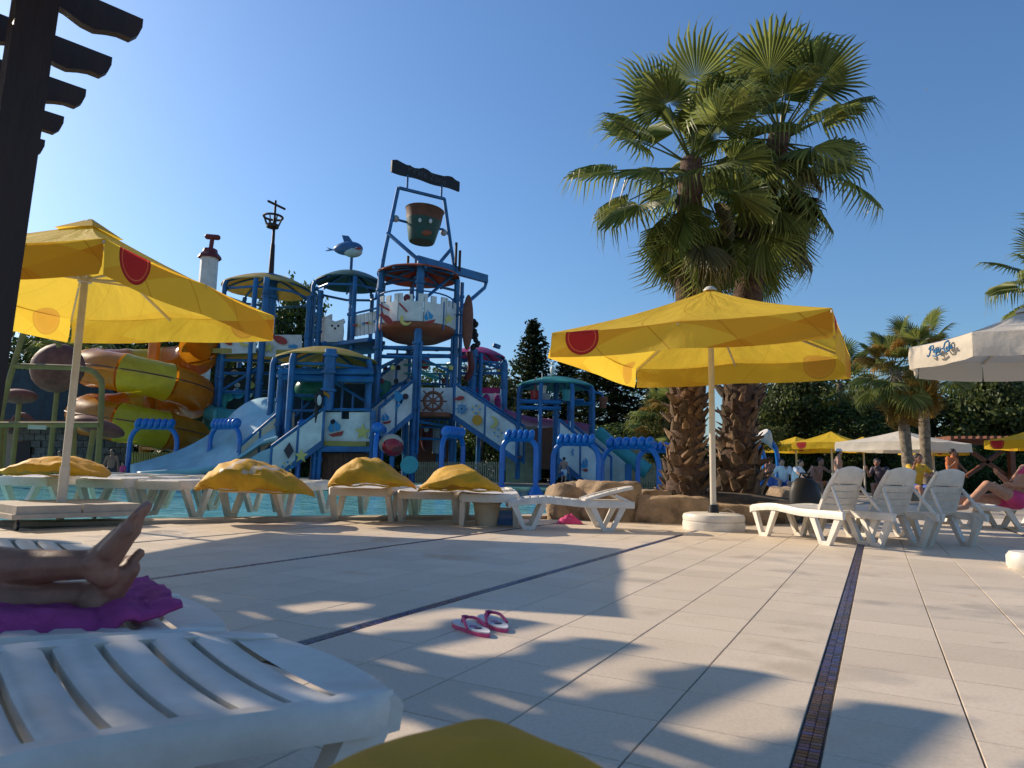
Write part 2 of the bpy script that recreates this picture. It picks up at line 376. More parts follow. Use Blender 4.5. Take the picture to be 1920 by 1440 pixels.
    def mesh(s, name, mats, smooth=True, angle=40, org=Vector((0, 0, 0))):
        me = bpy.data.meshes.new(name)
        me.from_pydata([q-org for q in s.v], [], s.f)
        for mm in (mats if isinstance(mats, (list, tuple)) else [mats]): me.materials.append(M[mm] if isinstance(mm, str) else mm)
        if any(s.m): me.polygons.foreach_set('material_index', s.m)
        if s.uv:
            ul = me.uv_layers.new(name='UVMap')
            for p in me.polygons:
                for li, vi in zip(p.loop_indices, p.vertices): ul.data[li].uv = s.uv.get(vi, (0, 0))
        if smooth:
            me.polygons.foreach_set('use_smooth', [True]*len(me.polygons))
            me.set_sharp_from_angle(angle=R(angle))
        me.update()
        return me
    def build(s, name, mats, parent=None, smooth=True, angle=40, org=None):
        if org is None: org = ORG.get(parent.name, Vector((0, 0, 0))) if parent else Vector((0, 0, 0))
        o = bpy.data.objects.new(name, s.mesh(name, mats, smooth, angle, Vector(org))); C.objects.link(o)
        if parent: o.parent = parent; ORG[o.name] = Vector(org)
        else: o.location = org; ORG[o.name] = Vector(org)
        return o

def tag(o, label, cat, group=None):
    o['label'] = label; o['category'] = cat
    if group: o['group'] = group
    return o
def thing(name, label, cat, loc=(0, 0, 0), group=None):
    o = bpy.data.objects.new(name, None); o.empty_display_size = .2; C.objects.link(o); o.location = loc
    ORG[o.name] = Vector(loc)
    return tag(o, label, cat, group)
def one(mb, name, mats, label, cat, org, group=None, smooth=True, angle=40):
    return tag(mb.build(name, mats, None, smooth, angle, org), label, cat, group)
def struct(mb, name, mats, smooth=False, kind='structure'):
    o = mb.build(name, mats, None, smooth); o['kind'] = kind; return o
KIDS = {}
def dup(root, loc, rotz=0, label=None, group=None, scale=1.0):
    if root.name not in KIDS:
        KIDS[root.name] = [(ch, [(g, list(g.children)) for g in ch.children]) for ch in root.children]
    r = root.copy(); C.objects.link(r); r.location = loc; r.rotation_euler = (0, 0, rotz); r.scale = (scale,)*3
    if label: r['label'] = label
    if group: r['group'] = group
    for ch, gs in KIDS[root.name]:
        c = ch.copy(); C.objects.link(c); c.parent = r
        for g, _ in gs:
            q = g.copy(); C.objects.link(q); q.parent = c
    return r
def place(o, loc, rotz=0, scale=1.0):
    o.location = loc; o.rotation_euler = (0, 0, rotz); o.scale = (scale,)*3
def share(name, me, parent, mw, mats=None):
    o = bpy.data.objects.new(name, me); C.objects.link(o); o.parent = parent; o.matrix_basis = mw
    return o

# ================================================================== SETTING
POOL = [(-16, 2.5), (-9, 5.4), (-4.5, 8.0), (-2.36, 9.3), (.33, 10.5), (1.3, 11.6), (1.5, 13.4), (3.0, 14.6), (5.2, 14.9), (7.2, 15.8), (9.4, 19.0), (11.4, 24),
        (13.6, 30), (13, 37), (-22, 37), (-24, 20)]
def inpoly(x, y, poly):
    c = False; n = len(poly)
    for i in range(n):
        x1, y1 = poly[i]; x2, y2 = poly[i-1]
        if (y1 > y) != (y2 > y) and x < (x2-x1)*(y-y1)/(y2-y1)+x1: c = not c
    return c
def sheet_with_hole(outer, holes, z, name, mats, depth=0.0):
    bm = bmesh.new(); edges = []
    for loop in [outer]+holes:
        vs = [bm.verts.new((x, y, z)) for x, y in loop]
        es = [bm.edges.new((vs[i], vs[(i+1) % len(vs)])) for i in range(len(vs))]
        edges += es
    bmesh.ops.triangle_fill(bm, use_beauty=True, use_dissolve=False, edges=edges)
    for f in bm.faces:
        if f.normal.z < 0: f.normal_flip()
    if depth:
        for loop in holes:
            n = len(loop)
            for i in range(n):
                a, b = loop[i], loop[(i+1) % n]
                q = [bm.verts.new((*a, z)), bm.verts.new((*b, z)), bm.verts.new((*b, z-depth)), bm.verts.new((*a, z-depth))]
                bm.faces.new(q)
    me = bpy.data.meshes.new(name); bm.to_mesh(me); bm.free(); me.materials.append(M[mats])
    o = bpy.data.objects.new(name, me); C.objects.link(o); o['kind'] = 'structure'; return o
M['paving'] = mat('far_paving', (.40, .33, .25), .8, .15, .8, .1, 8)
ground = sheet_with_hole([(-700, -60), (700, -60), (700, 1500), (-700, 1500)], [POOL], -.03, 'ground', 'paving', .9)
mb = MB(); mb.add([(-26, 0, -.92), (16, 0, -.92), (16, 40, -.92), (-26, 40, -.92)], [(0, 1, 2, 3)]); struct(mb, 'pool_floor', 'poolfloor')
# water: a gently uneven sheet
mb = MB(); nx, ny = 60, 60
for j in range(ny+1):
    for i in range(nx+1):
        x = -26+42*i/nx; y = 1+38*j/ny
        mb.v.append(Vector((x, y, -.12+.012*noise.noise(Vector((x*1.7, y*1.7, 0))))))
mb.f = [(j*(nx+1)+i, j*(nx+1)+i+1, (j+1)*(nx+1)+i+1, (j+1)*(nx+1)+i) for j in range(ny) for i in range(nx)]; mb.m = [0]*len(mb.f)
struct(mb, 'pool_water', 'water', True)
# coping slab along the near pool edge, raised a little
mb = MB()
def offset_poly(poly, i0, i1, wd):
    a = [Vector((*poly[i], 0)) for i in range(i0, i1+1)]; b = []
    for i, p in enumerate(a):
        t = (a[min(i+1, len(a)-1)]-a[max(i-1, 0)]).normalized(); b.append(p+Vector((t.y, -t.x, 0))*wd)
    return a, b
ca, cb = offset_poly(POOL, 0, 12, .38)
n = len(ca)
vs = [p+Vector((0, 0, .03)) for p in ca]+[p+Vector((0, 0, .03)) for p in cb]+[p+Vector((0, 0, -.1)) for p in ca]+[p+Vector((0, 0, -.05)) for p in cb]
fs = []
for i in range(n-1): fs += [(i, n+i, n+i+1, i+1), (i, i+1, 2*n+i+1, 2*n+i), (n+i+1, n+i, 3*n+i, 3*n+i+1)]
mb.add(vs, fs); struct(mb, 'pool_edge', 'coping')

# ---- tiled deck
DAZ = R(28.3); da = Vector((math.sin(DAZ), math.cos(DAZ), 0)); dn = Vector((math.cos(DAZ), -math.sin(DAZ), 0))
def deck(n_, a_): return dn*n_+da*a_
mb = MB()
for (x0, x1, y0, y1) in ((-9, 12, -1.5, 12.0),):
    mb.add([(x0, y0, -.014), (x1, y0, -.014), (x1, y1, -.014), (x0, y1, -.014)], [(0, 1, 2, 3)])
# cut the bedding to the near side of the pool by clipping corners with the coping line: simple fan polygon
mb = MB(); poly = [(-9, -1.5), (13, -1.5), (13, 13.0), (5.6, 13.0), (2.2, 12.6), (1.75, 11.3), (.6, 10.15), (-2.2, 8.96), (-4.3, 7.66), (-9, 5.05)]
mb.add([(x, y, -.014) for x, y in poly], [tuple(range(len(poly)))])
deck_o = struct(mb, 'deck', 'grout')
TW, TR, STW = .350, .31, .062
PERIOD = 5*TW+STW
tiles = []
for k in range(-5, 6):
    base = -.18+k*PERIOD+STW/2
    for c in range(5):
        nc = base+TW*(c+.5)
        for rI in range(-6, 52):
            ac = (rI+.5)*TR+.09; p = deck(nc, ac)
            if not inpoly(p.x, p.y, poly) or p.y < -1.2: continue
            cs = [deck(nc+i*TW/2, ac+j*TR/2) for i, j in ((-1, -1), (1, -1), (1, 1), (-1, 1))]
            if not all(inpoly(q.x, q.y, poly) for q in cs): continue
            q = p-EYE; dep = q.dot(d_)
            if dep > .3:
                px = 960+FPX*q.dot(r_)/dep; py = 720-FPX*q.dot(u_)/dep
                vis = -150 < px < 2070 and py < 1560; big = 1/dep**2 if vis else 0
            else: big = 0
            tiles.append((big, nc, ac))
tiles.sort(key=lambda t: -t[0])
rt = random.Random(3)
def tile_box(m_, w_, l_):
    b = .0018; hx, hy = w_/2, l_/2
    v = [(-hx, -hy, -.012), (hx, -hy, -.012), (hx, hy, -.012), (-hx, hy, -.012), (-hx, -hy, -.0025), (hx, -hy, -.0025), (hx, hy, -.0025), (-hx, hy, -.0025),
         (-hx+b, -hy+b, 0), (hx-b, -hy+b, 0), (hx-b, hy-b, 0), (-hx+b, hy-b, 0)]
    return v, [(0, 1, 5, 4), (1, 2, 6, 5), (2, 3, 7, 6), (3, 0, 4, 7), (4, 5, 9, 8), (5, 6, 10, 9), (6, 7, 11, 10), (7, 4, 8, 11), (8, 9, 10, 11)]
tm = MB(); tm.add(*tile_box(tm, TW-.0045, TR-.003)); tme = tm.mesh('tile', 'tile', False)
rest = MB()
for i, (bg_, nc, ac) in enumerate(tiles):
    p = deck(nc, ac); rot = Euler((rt.uniform(-.0015, .0015), rt.uniform(-.0015, .0015), -DAZ)).to_matrix().to_4x4()
    mw = Matrix.Translation(p+Vector((0, 0, rt.uniform(-.0007, .0007)))) @ rot
    if i < 300: share('tile', tme, deck_o, mw)
    else:
        v, f = tile_box(None, TW-.0045, TR-.003); rest.add([mw @ Vector(q) for q in v], f)
o = rest.build('far_tiles', 'tile', deck_o, False); o['kind'] = 'stuff'
# mosaic strips: little glazed pieces laid across each strip
for k in range(-2, 4):
    nc = -.18+k*PERIOD; ms = MB()
    for i in range(0, 520):
        ac = -1+i*.0235; p = deck(nc, ac)
        if not inpoly(p.x, p.y, poly): continue
        zone = noise.noise(Vector((ac*.7, k*3.1, 0)))
        for j in range(2):
            c = p+dn*((j-.5)*(STW-.008)/2)
            mi = rt.choices(range(5), (3 if zone > 0 else 1, 2, 3 if zone < 0 else 1, 2, .5))[0]
            ms.box(c+Vector((0, 0, -.007)), ((STW-.012)/2, .0195, .0125), Matrix.Rotation(-DAZ, 3, 'Z'), mi)
    o = ms.build('mosaic_strip', MOS, deck_o, False); o['kind'] = 'stuff'

# ================================================================== PERGOLA (left)
t0 = G(266, 40, 3.12); ptd = Vector((math.sin(R(-46.5)), math.cos(R(-46.5)), 0)); rafd = Vector((math.sin(R(46)), math.cos(R(46)), 0))
pg = thing('pergola', 'dark stained timber pergola with scalloped rafter tails at left edge', 'pergola', (-2.1, 2.7, 0))
pr = G(88, 32, 2.9); 
def rafter_profile(L, h=.16):
    top = [(0, 0), (-L, 0), (-L, -h)]
    low = [(-.62, -h), (-.56, -h-.005), (-.50, -h+.018), (-.43, -h+.035), (-.36, -h+.028), (-.28, -h-.005), (-.22, -h-.012), (-.16, -h+.01), (-.11, -h+.022), (-.05, -h+.02), (-.015, -h+.06), (.0, -.05)]
    return top+low
pxr = P(88, 32, 2.72); postc = Vector((pxr.x-.085, 2.72+.06, 0))
mb = MB(); mb.bar(postc+Vector((-.085, 0, 0)), postc+Vector((-.005, 0, 3.24)), .15, .15, (math.sin(R(43)), math.cos(R(43)), 0)); mb.build('post', 'dkwood', pg, False)
for k in range(-4, 13):
    tip = t0+ptd*(k*.53); prof = rafter_profile(3.6)
    mb = MB(); sd = Vector((rafd.y, -rafd.x, 0))*.055
    mb.prism([tip+rafd*x+Vector((0, 0, z))-sd/2 for x, z in prof], sd); mb.build('rafter', 'dkwood', pg, False)
foot = postc+Vector((0, 0, 0)); along = ptd
for dz, off in ((2.86, -.05), (2.86, .05)):
    pass
bl = (t0-foot); bo = bl.dot(rafd)         # distance of rafter tips beyond the post
for q in (0.24, 2.6):
    a = foot-along*2.2-rafd*q; b = foot+along*6.2-rafd*q
    for s_ in (-.105, .105):
        mb = MB(); mb.bar(a+rafd*s_+Vector((0, 0, 2.88)), b+rafd*s_+Vector((0, 0, 2.88)), .05, .16); mb.build('beam', 'dkwood', pg, False)
for i in range(22):
    q = .30+i*.15; a = foot-along*2.3-rafd*q; b = foot+along*6.3-rafd*q
    if i % 7 == 3: continue
    mb = MB(); mb.bar(a+Vector((0, 0, 3.155)), b+Vector((0, 0, 3.155)), .13 if i % 3 else .10, .03); mb.build('roof_slat', 'dkwood', pg, False)
for q, s_ in ((2.6, 0), (0, 3.1), (2.6, 3.1), (0, 6.0), (2.6, 6.0)):
    c = foot+along*s_-rafd*q
    mb = MB(); mb.box(c+Vector((0, 0, 1.42)), (.15, .15, 2.84), Matrix.Rotation(R(43), 3, 'Z')); mb.build('post', 'dkwood', pg)

# ================================================================== LOUNGERS
def lz(x, L=1.9):
    """height of the seat top along the length (foot end x=0)"""
    return .335+.045*math.sin(min(1, x/.62)*PI/2)-.035*max(0, min(1, (x-.62)/.5))
def make_lounger(name, label, back_deg, group=None, wd=.62, L=1.9, matn='white', piv=1.16, BL=.76, legs=(.30, 1.50), nsl=8, rh=.075, curve=1.0):
    t = thing(name, label, 'sun lounger', (0, 0, 0), group)
    hw = wd/2
    def lz(x): return .335+curve*(.045*math.sin(min(1, x/.62)*PI/2)-.035*max(0, min(1, (x-.62)/.5)))
    # side rails: follow the seat curve
    for s in (-1, 1):
        mb = MB(); pts = []; xs = [i*1.9/26 for i in range(27)]
        rings = []
        for x in xs:
            z = lz(x); y0, y1 = s*(hw-.055), s*hw
            if x < .1: y1 = s*(hw-.05*(1-x/.1)**2); y0 = s*(hw-.09)
            rings.append([(x, y0, z), (x, (y0+3*y1)/4, z+.004), (x, y1, z-.012), (x, y1-s*.004, z-rh), (x, y0+s*.02, z-rh)])
        n = 5; vs = [q for r in rings for q in r]; fs = []
        for i in range(len(rings)-1):
            for j in range(n):
                q = (i*n+j, i*n+(j+1) % n, (i+1)*n+(j+1) % n, (i+1)*n+j); fs.append(q if s > 0 else q[::-1])
        fs += [tuple(range(n)), tuple((len(rings)-1)*n+j for j in range(n))[::-1]]
        mb.add(vs, fs); mb.build('side_rail', matn, t, True, 50)
    # end cap across the foot end, rounded
    mb = MB(); prof = []
    for i in range(9):
        y = -hw+.04+(wd-.08)*i/8; bul = .035*(1-(2*i/8-1)**2)
        prof.append((y, bul))
    vs = []; 
    for (y, bul) in prof: dsh = -.012*(1-(y/hw)**2); vs += [(.10, y, lz(.1)-.001+dsh), (.0-bul, y, lz(0)-.004), (-.012-bul, y, lz(0)-.02), (-.006-bul, y, lz(0)-rh-.008), (.02-bul, y, lz(0)-rh-.008)]
    fs = []
    for i in range(8):
        for j in range(4): fs.append((i*5+j, (i+1)*5+j, (i+1)*5+j+1, i*5+j+1))
    fs += [(4, 3, 2, 1, 0), (40, 41, 42, 43, 44)]
    mb.add(vs, fs); mb.build('end_cap', matn, t, True, 50)
    # seat slats, slightly dished, a gap between each two
    xs0 = .112; ns = nsl; pitch = (piv-.02-xs0)/ns
    for i in range(ns):
        xa = xs0+i*pitch; xb = xa+pitch-(.020 if ns < 11 else .017); mb = MB(); vs = []; fs = []
        for j in range(7):
            y = -hw+.052+(wd-.104)*j/6; dish = -.012*(1-(2*j/6-1)**2)
            for x in (xa, xa+.012, xb-.012, xb):
                ed = -.006 if x in (xa, xb) else 0
                vs.append((x, y, lz(x)+dish+ed))
            vs += [(xb, y, lz(xb)+dish-.03), (xa, y, lz(xa)+dish-.03)]
        for j in range(6):
            for k in range(6): fs.append((j*6+k, j*6+(k+1) % 6, (j+1)*6+(k+1) % 6, (j+1)*6+k))
        mb.add(vs, fs); mb.build('slat', matn, t, True, 50)
    # backrest (its own part, slats are its sub-parts)
    A = R(back_deg); ca_, sa_ = math.cos(A), math.sin(A)
    def bp(x, y, z):                       # x up the backrest from the pivot
        return (piv+x*ca_-z*sa_, y, lz(piv)+.004+x*sa_+z*ca_)
    def half(x): return hw-.075-.07*(x/BL)**2
    mb = MB()
    for s in (-1, 1):
        pts = [bp(BL*i/10, s*half(BL*i/10), .012*math.sin(PI*i/10)) for i in range(11)]
        for i in range(10): mb.bar(pts[i], pts[i+1], .045, .035, (-sa_, 0, ca_))
    # top panel with curved edge
    vs = []; m_ = 8
    for j in range(m_+1):
        y = (2*j/m_-1); yy = y*half(BL-.1); crown = .05*(1-y*y)
        for x, z in ((BL-.16, .018), (BL-.02+crown, .018), (BL-.0+crown, .0), (BL-.02+crown, -.02), (BL-.16, -.012)): vs.append(bp(x, yy, z))
    fs = []
    for j in range(m_):
        for k in range(5): fs.append((j*5+k, j*5+(k+1) % 5, (j+1)*5+(k+1) % 5, (j+1)*5+k))
    mb.add(vs, fs); br = mb.build('backrest', matn, t, True, 50)
    nb = 5 if BL > .6 else 4; pb = (BL-.17)/nb
    for i in range(nb):
        xa = .01+i*pb; xb = xa+pb-.018; mb = MB(); vs = []
        for j in range(7):
            y = (2*j/6-1); d = -.012*(1-y*y)
            for x, z in ((xa, .012), (xb, .012), (xb, -.012), (xa, -.012)): vs.append(bp(x, y*(half(x)-.015), z+d))
        fs = []
        for j in range(6):
            for k in range(4): fs.append((j*4+k, j*4+(k+1) % 4, (j+1)*4+(k+1) % 4, (j+1)*4+k))
        mb.add(vs, fs); mb.build('back_slat', matn, br, True, 50)
    if back_deg > 8:
        for s in (-1, 1):
            mb = MB(); mb.bar(bp(BL*.62, s*(half(BL*.62)+.0), -.03), (min(1.86, piv+BL*.62*ca_+.30), s*(hw-.03), lz(1.8)-.01), .03, .022, (0, 1, 0)); mb.build('prop', matn, t)
    # four splayed legs, each two struts meeting a short foot
    for xc in legs:
        for s in (-1, 1):
            y = s*(hw-.045); mb = MB(); ztop = lz(xc)-.06
            a0, a1 = (xc-.235, ztop), (xc-.06, .012); b0, b1 = (xc+.235, ztop), (xc+.06, .012)
            for (p, q) in ((a0, a1), (b0, b1)):
                d = (Vector((q[0]-p[0], 0, q[1]-p[1]))).normalized(); nn = Vector((-d.z, 0, d.x))
                w0, w1 = .042, .028; th = .052
                pts = [Vector((p[0], y-th/2, p[1]))-nn*w0, Vector((p[0], y-th/2, p[1]))+nn*w0, Vector((q[0], y-th/2+s*.012, q[1]))+nn*w1, Vector((q[0], y-th/2+s*.012, q[1]))-nn*w1]
                mb.prism(pts, (0, th, 0))
            mb.box((xc, y+s*.012, .02), (.155, .05, .04)); mb.build('leg', matn, t, False)
    return t

# near loungers, low and close to the camera
def set_axis(o, foot_pt, toward, scale=1.0):
    """put the middle of the foot end at foot_pt with the length running along toward"""
    place(o, (foot_pt.x, foot_pt.y, 0), math.atan2(toward.y, toward.x), scale)
near_axis = Vector((-.745, -.667, 0)).normalized(); nperp = Vector((near_axis.y, -near_axis.x, 0))
L0 = make_lounger('sun_lounger', 'empty white slatted lounger nearest the camera, wet and half in shade', 2, 'white plastic loungers', .67, nsl=11, rh=.058)
NS = .90
c1 = G(792, 1300, .30); c2 = G(505, 1186, .30); set_axis(L0, (c1+c2)/2+near_axis*.02, near_axis, NS)
e1 = G(452, 1185, .30); e2 = G(352, 1110, .30)
L1p = (e1+e2)/2+near_axis*.03
dup(L0, (L1p.x, L1p.y, 0), math.atan2(-.60, -.80), 'white lounger carrying the purple towel and the bare legs', scale=NS)
e3 = G(128, 1040, .30); L2p = e3+near_axis*.05-nperp*.0
L2p = Vector((L2p.x, L2p.y, 0))+Vector((.0, .25, 0))
dup(L0, (L2p.x, L2p.y, 0), math.atan2(near_axis.y, near_axis.x), 'sunlit white lounger just behind the bare legs at left edge', scale=NS)

# the row along the pool, seen from the foot ends
flat = make_lounger('sun_lounger', 'white lounger of the pool row', 0, 'white plastic loungers', .66, curve=.12)
PS = 1.16
row = [(-28, 118, 893, 12, 'white lounger in the pool row behind the castor parasol base, under a flat yellow beanbag'),
       (130, 247, 897, 11, 'bare white lounger in the pool row just right of the left parasol pole'),
       (243, 352, 901, 11, 'white lounger in the pool row with only the tip of a striped beanbag on it'),
       (385, 540, 908, 8, 'white lounger in the pool row holding the striped yellow beanbag'),
       (603, 743, 914, 3, 'white lounger in the pool row under the tall domed yellow beanbag'),
       (742, 858, 921, 1, 'white lounger in the pool row where two yellow beanbags meet'),
       (860, 974, 926, -1, 'rightmost white lounger of the pool row seen end on')]
ROWC = []
for i, (xa, xb, yt, az, lab) in enumerate(row):
    z = lz(0)*PS; a = G(xa, yt, z); b = G(xb, yt+4, z); 
    wid = .66*PS*.97; mid = (a+b)/2
    Ym = wid*FPX/(xb-xa); 
    Yd = max(7.2, min(8.6, mid.y)); mid = P((xa+xb)/2, yt, Yd)
    sc = min(1.25, max(1.0, (xb-xa)/FPX*Yd/.66))
    ax = Vector((math.sin(R(az)), math.cos(R(az)), 0))
    o = flat if i == 0 else dup(flat, (0, 0, 0), 0, lab)
    if i == 0: o['label'] = lab
    sz = mid.z/lz(0)
    place(o, (mid.x, mid.y, 0), math.atan2(ax.y, ax.x)); o.scale = (1.08, sc, sz)
    ROWC.append((mid, sc, sz, ax))
# the white one standing sideways beside the rocks
sw = make_lounger('sun_lounger', 'sunlit white lounger standing sideways between the pool row and the rocks', 12, 'white plastic loungers', .62)
p0 = G(1000, 993); ax = Vector((math.sin(R(88)), math.cos(R(88)), 0)); place(sw, (p0.x-.30, p0.y+.25, 0), math.atan2(ax.y, ax.x), 1.0); sw.scale = (.78, 1, 1)

# the group on the right with raised backs, foot ends pointing to the pool
rl = make_lounger('sun_lounger', '', 56, 'white plastic loungers with raised backs', .60, piv=1.42, BL=.50, legs=(.34, 1.56), nsl=10)
rg = [(1545, 1022, -17, 'leftmost raised lounger of the right group, its long side brightly sunlit'),
      (1640, 1025, -12, 'middle of the three raised loungers side by side on the right, back in shade'),
      (1732, 1023, -9, 'rightmost of the three raised loungers side by side on the right')]
for i, (px, py, az, lab) in enumerate(rg):
    p = G(px, py); ax = -Vector((math.sin(R(az)), math.cos(R(az)), 0))   # length axis: foot (far) to head (near)
    sd = Vector((ax.y, -ax.x, 0))
    o = rl if i == 0 else dup(rl, (0, 0, 0), 0, lab)
    if i == 0: o['label'] = lab
    left = Vector((-1, 0, 0)); side = sd if sd.dot(left) > 0 else -sd
    c = p-side*.27-ax*(1.56*.79)
    place(o, (c.x, c.y, 0), math.atan2(ax.y, ax.x), 1.0); o.scale = (.79, .92, 1.0)
fr = [(1795, 985, 60, 'white lounger behind the right group, back raised towards the sunbather'),
      (1905, 992, 62, 'white lounger with the sunbather in a pale cap at the right edge'),
      (1905, 945, 66, 'far white lounger behind the sunbather at the right edge')]
FR = []
for i, (px, py, az, lab) in enumerate(fr):
    p = G(px, py); ax = Vector((math.sin(R(az+30)), math.cos(R(az+30)), 0))
    c = p-ax*.4; o = dup(rl, (c.x, c.y, 0), math.atan2(ax.y, ax.x), lab); FR.append((c, ax))

# ================================================================== PARASOLS
def canopy(parent, half, ze, zp, val, matn, segs=4, sub=8, name='canopy', sag=.05):
    """square (or many sided) canopy with a hanging valance; local coordinates"""
    mb = MB(); cor = [Vector((half*math.cos(2*PI*i/segs+PI/segs)/math.cos(PI/segs), half*math.sin(2*PI*i/segs+PI/segs)/math.cos(PI/segs), ze)) for i in range(segs)]
    apex = Vector((0, 0, zp))
    for i in range(segs):
        a, b = cor[i], cor[(i+1) % segs]; ln = (b-a).length; rows = 8; o = len(mb.v); out_n = ((a+b)/2-Vector((0, 0, ze))).normalized()
        for r in range(rows+1):
            k = r/rows
            for j in range(sub+1):
                s_ = j/sub; e = a.lerp(b, s_); p = e.lerp(apex, k)
                # fabric sags between the ribs (corners and side middles carry ribs)
                rib = abs(math.sin(2*PI*s_)) if segs <= 4 else abs(math.sin(PI*s_))
                p = p+Vector((0, 0, -sag*rib*(1-k)*(.4+.6*math.sin(PI*min(1, k+.25)))))
                p = p+Vector((0, 0, -.05*math.sin(PI*k)))
                mb.v.append(p); mb.uv[len(mb.v)-1] = (s_*ln, k*half)
        for r in range(rows):
            for j in range(sub):
                q = o+r*(sub+1)+j; mb.f.append((q, q+1, q+sub+2, q+sub+1)); mb.m.append(0)
        # valance
        o = len(mb.v); vr = 4
        for r in range(vr+1):
            k = r/vr
            for j in range(sub+1):
                s_ = j/sub; e = a.lerp(b, s_); rib = abs(math.sin(2*PI*s_)) if segs <= 4 else abs(math.sin(PI*s_))
                wob = .065*noise.noise(Vector((s_*4.3+i*7.7, k*1.5, half)))
                p = e+Vector((0, 0, -sag*rib*.4-val*k))+out_n*(k*.02+wob*k-.05*k*rib*.6)
                mb.v.append(p); mb.uv[len(mb.v)-1] = (s_*ln, -val*k)
        for r in range(vr):
            for j in range(sub):
                q = o+r*(sub+1)+j; mb.f.append((q+sub+1, q+sub+2, q+1, q)); mb.m.append(0)
    return mb.build(name, matn, parent, True, 30), cor, apex
def parasol(name, label, loc, rot, half, ze, zp, val, matn, group=None, segs=4, poletop=None, pole_r=.038, ribs=True, polemat='pole', sub=16):
    t = thing(name, label, 'parasol', (0, 0, 0), group)
    cn, cor, apex = canopy(t, half, ze, zp, val, matn, segs, sub)
    hub = zp-.62*(zp-ze)-.18
    mb = MB(); mb.tube([(0, 0, .05), (0, 0, zp-.02)], pole_r, 14); mb.build('pole', polemat, t)
    if ribs:
        mb = MB(); mb.lathe([(pole_r*1.0, hub-.05), (pole_r*1.9, hub-.04), (pole_r*1.9, hub+.03), (pole_r, hub+.05)], n=14); mb.build('hub', polemat, t)
        ends = list(cor)+[(cor[i]+cor[(i+1) % segs])/2 for i in range(segs)] if segs == 4 else list(cor)
        for e in ends:
            top = e+Vector((0, 0, -.035)); ap = apex+Vector((0, 0, -.09))
            mb = MB(); mb.bar(ap, ap.lerp(top, .5)+Vector((0, 0, -.055)), .022, .028); mb.bar(ap.lerp(top, .5)+Vector((0, 0, -.055)), top, .022, .028); mb.build('rib', polemat, t)
            mid = ap.lerp(top, .52)+Vector((0, 0, -.07)); st = Vector((e.x, e.y, 0)).normalized()*pole_r*1.5+Vector((0, 0, hub))
            mb = MB(); mb.bar(st, mid, .018, .024); mb.build('strut', polemat, t)
        mb = MB(); mb.lathe([(.0, zp+.045), (.05, zp+.04), (.085, zp+.005), (.09, zp-.015)][::-1], n=14); mb.build('finial', polemat, t)
    place(t, loc, rot)
    return t
# left parasol
LP = P(108, 945, 7.45); LPx = Vector((LP.x+.04, 7.45, 0))
pl = parasol('parasol', 'large printed yellow parasol at left on a castor base, partly behind the pergola post', LPx, R(-9), 1.50, 2.62, 3.36, .33, 'parasol', 'printed yellow parasols')
# vent flaps on its top
vc = MB()
for i in range(4):
    a = PI/4+i*PI/2; b = a+PI/2
    p = [Vector((.34*math.cos(a), .34*math.sin(a), 3.25)), Vector((.34*math.cos(b), .34*math.sin(b), 3.25)), Vector((.02*math.cos(b), .02*math.sin(b), 3.42)), Vector((.02*math.cos(a), .02*math.sin(a), 3.42))]
    o = len(vc.v); vc.v += p; vc.f.append((o, o+1, o+2, o+3)); vc.m.append(0)
    for j in range(4): vc.uv[o+j] = (1.0, 1.0)
vc.build('vent_flap', 'parasol', pl)
bs = thing('castor_stand', 'square slab-weighted parasol base on castors under the left parasol', 'parasol base', LPx)
bm_rot = Matrix.Rotation(R(-38), 3, 'Z'); BH = .58
M['slab'] = mat('concrete_slab_paint', (.46, .40, .34), .75, .12, 4, .15, 30)
for i, j in ((-1, -1), (1, -1), (1, 1), (-1, 1)):
    mb = MB(); mb.box(LPx+bm_rot @ Vector((i*BH/2, j*BH/2, .19)), (BH-.012, BH-.012, .085), bm_rot); mb.build('slab', 'slab', bs, False)
mb = MB()
for i, j in ((0, -1), (0, 1), (-1, 0), (1, 0)):
    c = LPx+bm_rot @ Vector((i*(BH+.01), j*(BH+.01), .13)); mb.box(c, (.05 if i else 2*BH+.06, .05 if j else 2*BH+.06, .045), bm_rot)
mb.build('frame', 'slab', bs, False)
for i, j in ((-1, -1), (1, -1), (1, 1), (-1, 1)):
    c = LPx+bm_rot @ Vector((i*(BH-.03), j*(BH-.03), 0)); mb = MB()
    mb.box(c+Vector((0, 0, .09)), (.05, .02, .05), bm_rot); mb.lathe([(.02, -.014), (.042, -.014), (.042, .014), (.02, .014)], c+Vector((0, 0, .042)), 14, M4=(bm_rot @ Matrix.Rotation(R(90), 3, 'X')))
    mb.build('castor', 'black', bs)
mb = MB(); mb.tube([LPx+Vector((0, 0, .22)), LPx+Vector((0, 0, .62))], .048, 14); mb.build('pole_sleeve', 'pole', bs)
# right parasol
RPx = P(1338, 985, 8.75); RPx = Vector((RPx.x+.0, 8.75, 0))
DECKROT = -R(29.5)
parasol('parasol', 'large printed yellow parasol standing in front of the two palms', RPx, DECKROT, 1.56, 2.37, 3.12, .31, 'parasol', 'printed yellow parasols')
mb = MB(); rb = .38
prof = [(0, .21), (.06, .21), (.30, .205), (.352, .19), (.365, .16), (.362, .115), (.352, .108), (.362, .10), (.368, .06), (.362, .0), (0, 0)]
mb.lathe([(r*1.05, z) for r, z in prof][::-1], n=36)
bsr = thing('weighted_drum', 'round white water-filled drum at the foot of the right parasol', 'parasol base', RPx)
for q in range(len(mb.v)): mb.v[q] = mb.v[q]+RPx
mb.build('drum', 'white', bsr)
mb = MB(); mb.tube([RPx+Vector((0, 0, .21)), RPx+Vector((0, 0, .31))], [.07, .055], 14); mb.build('collar', 'black', bsr)
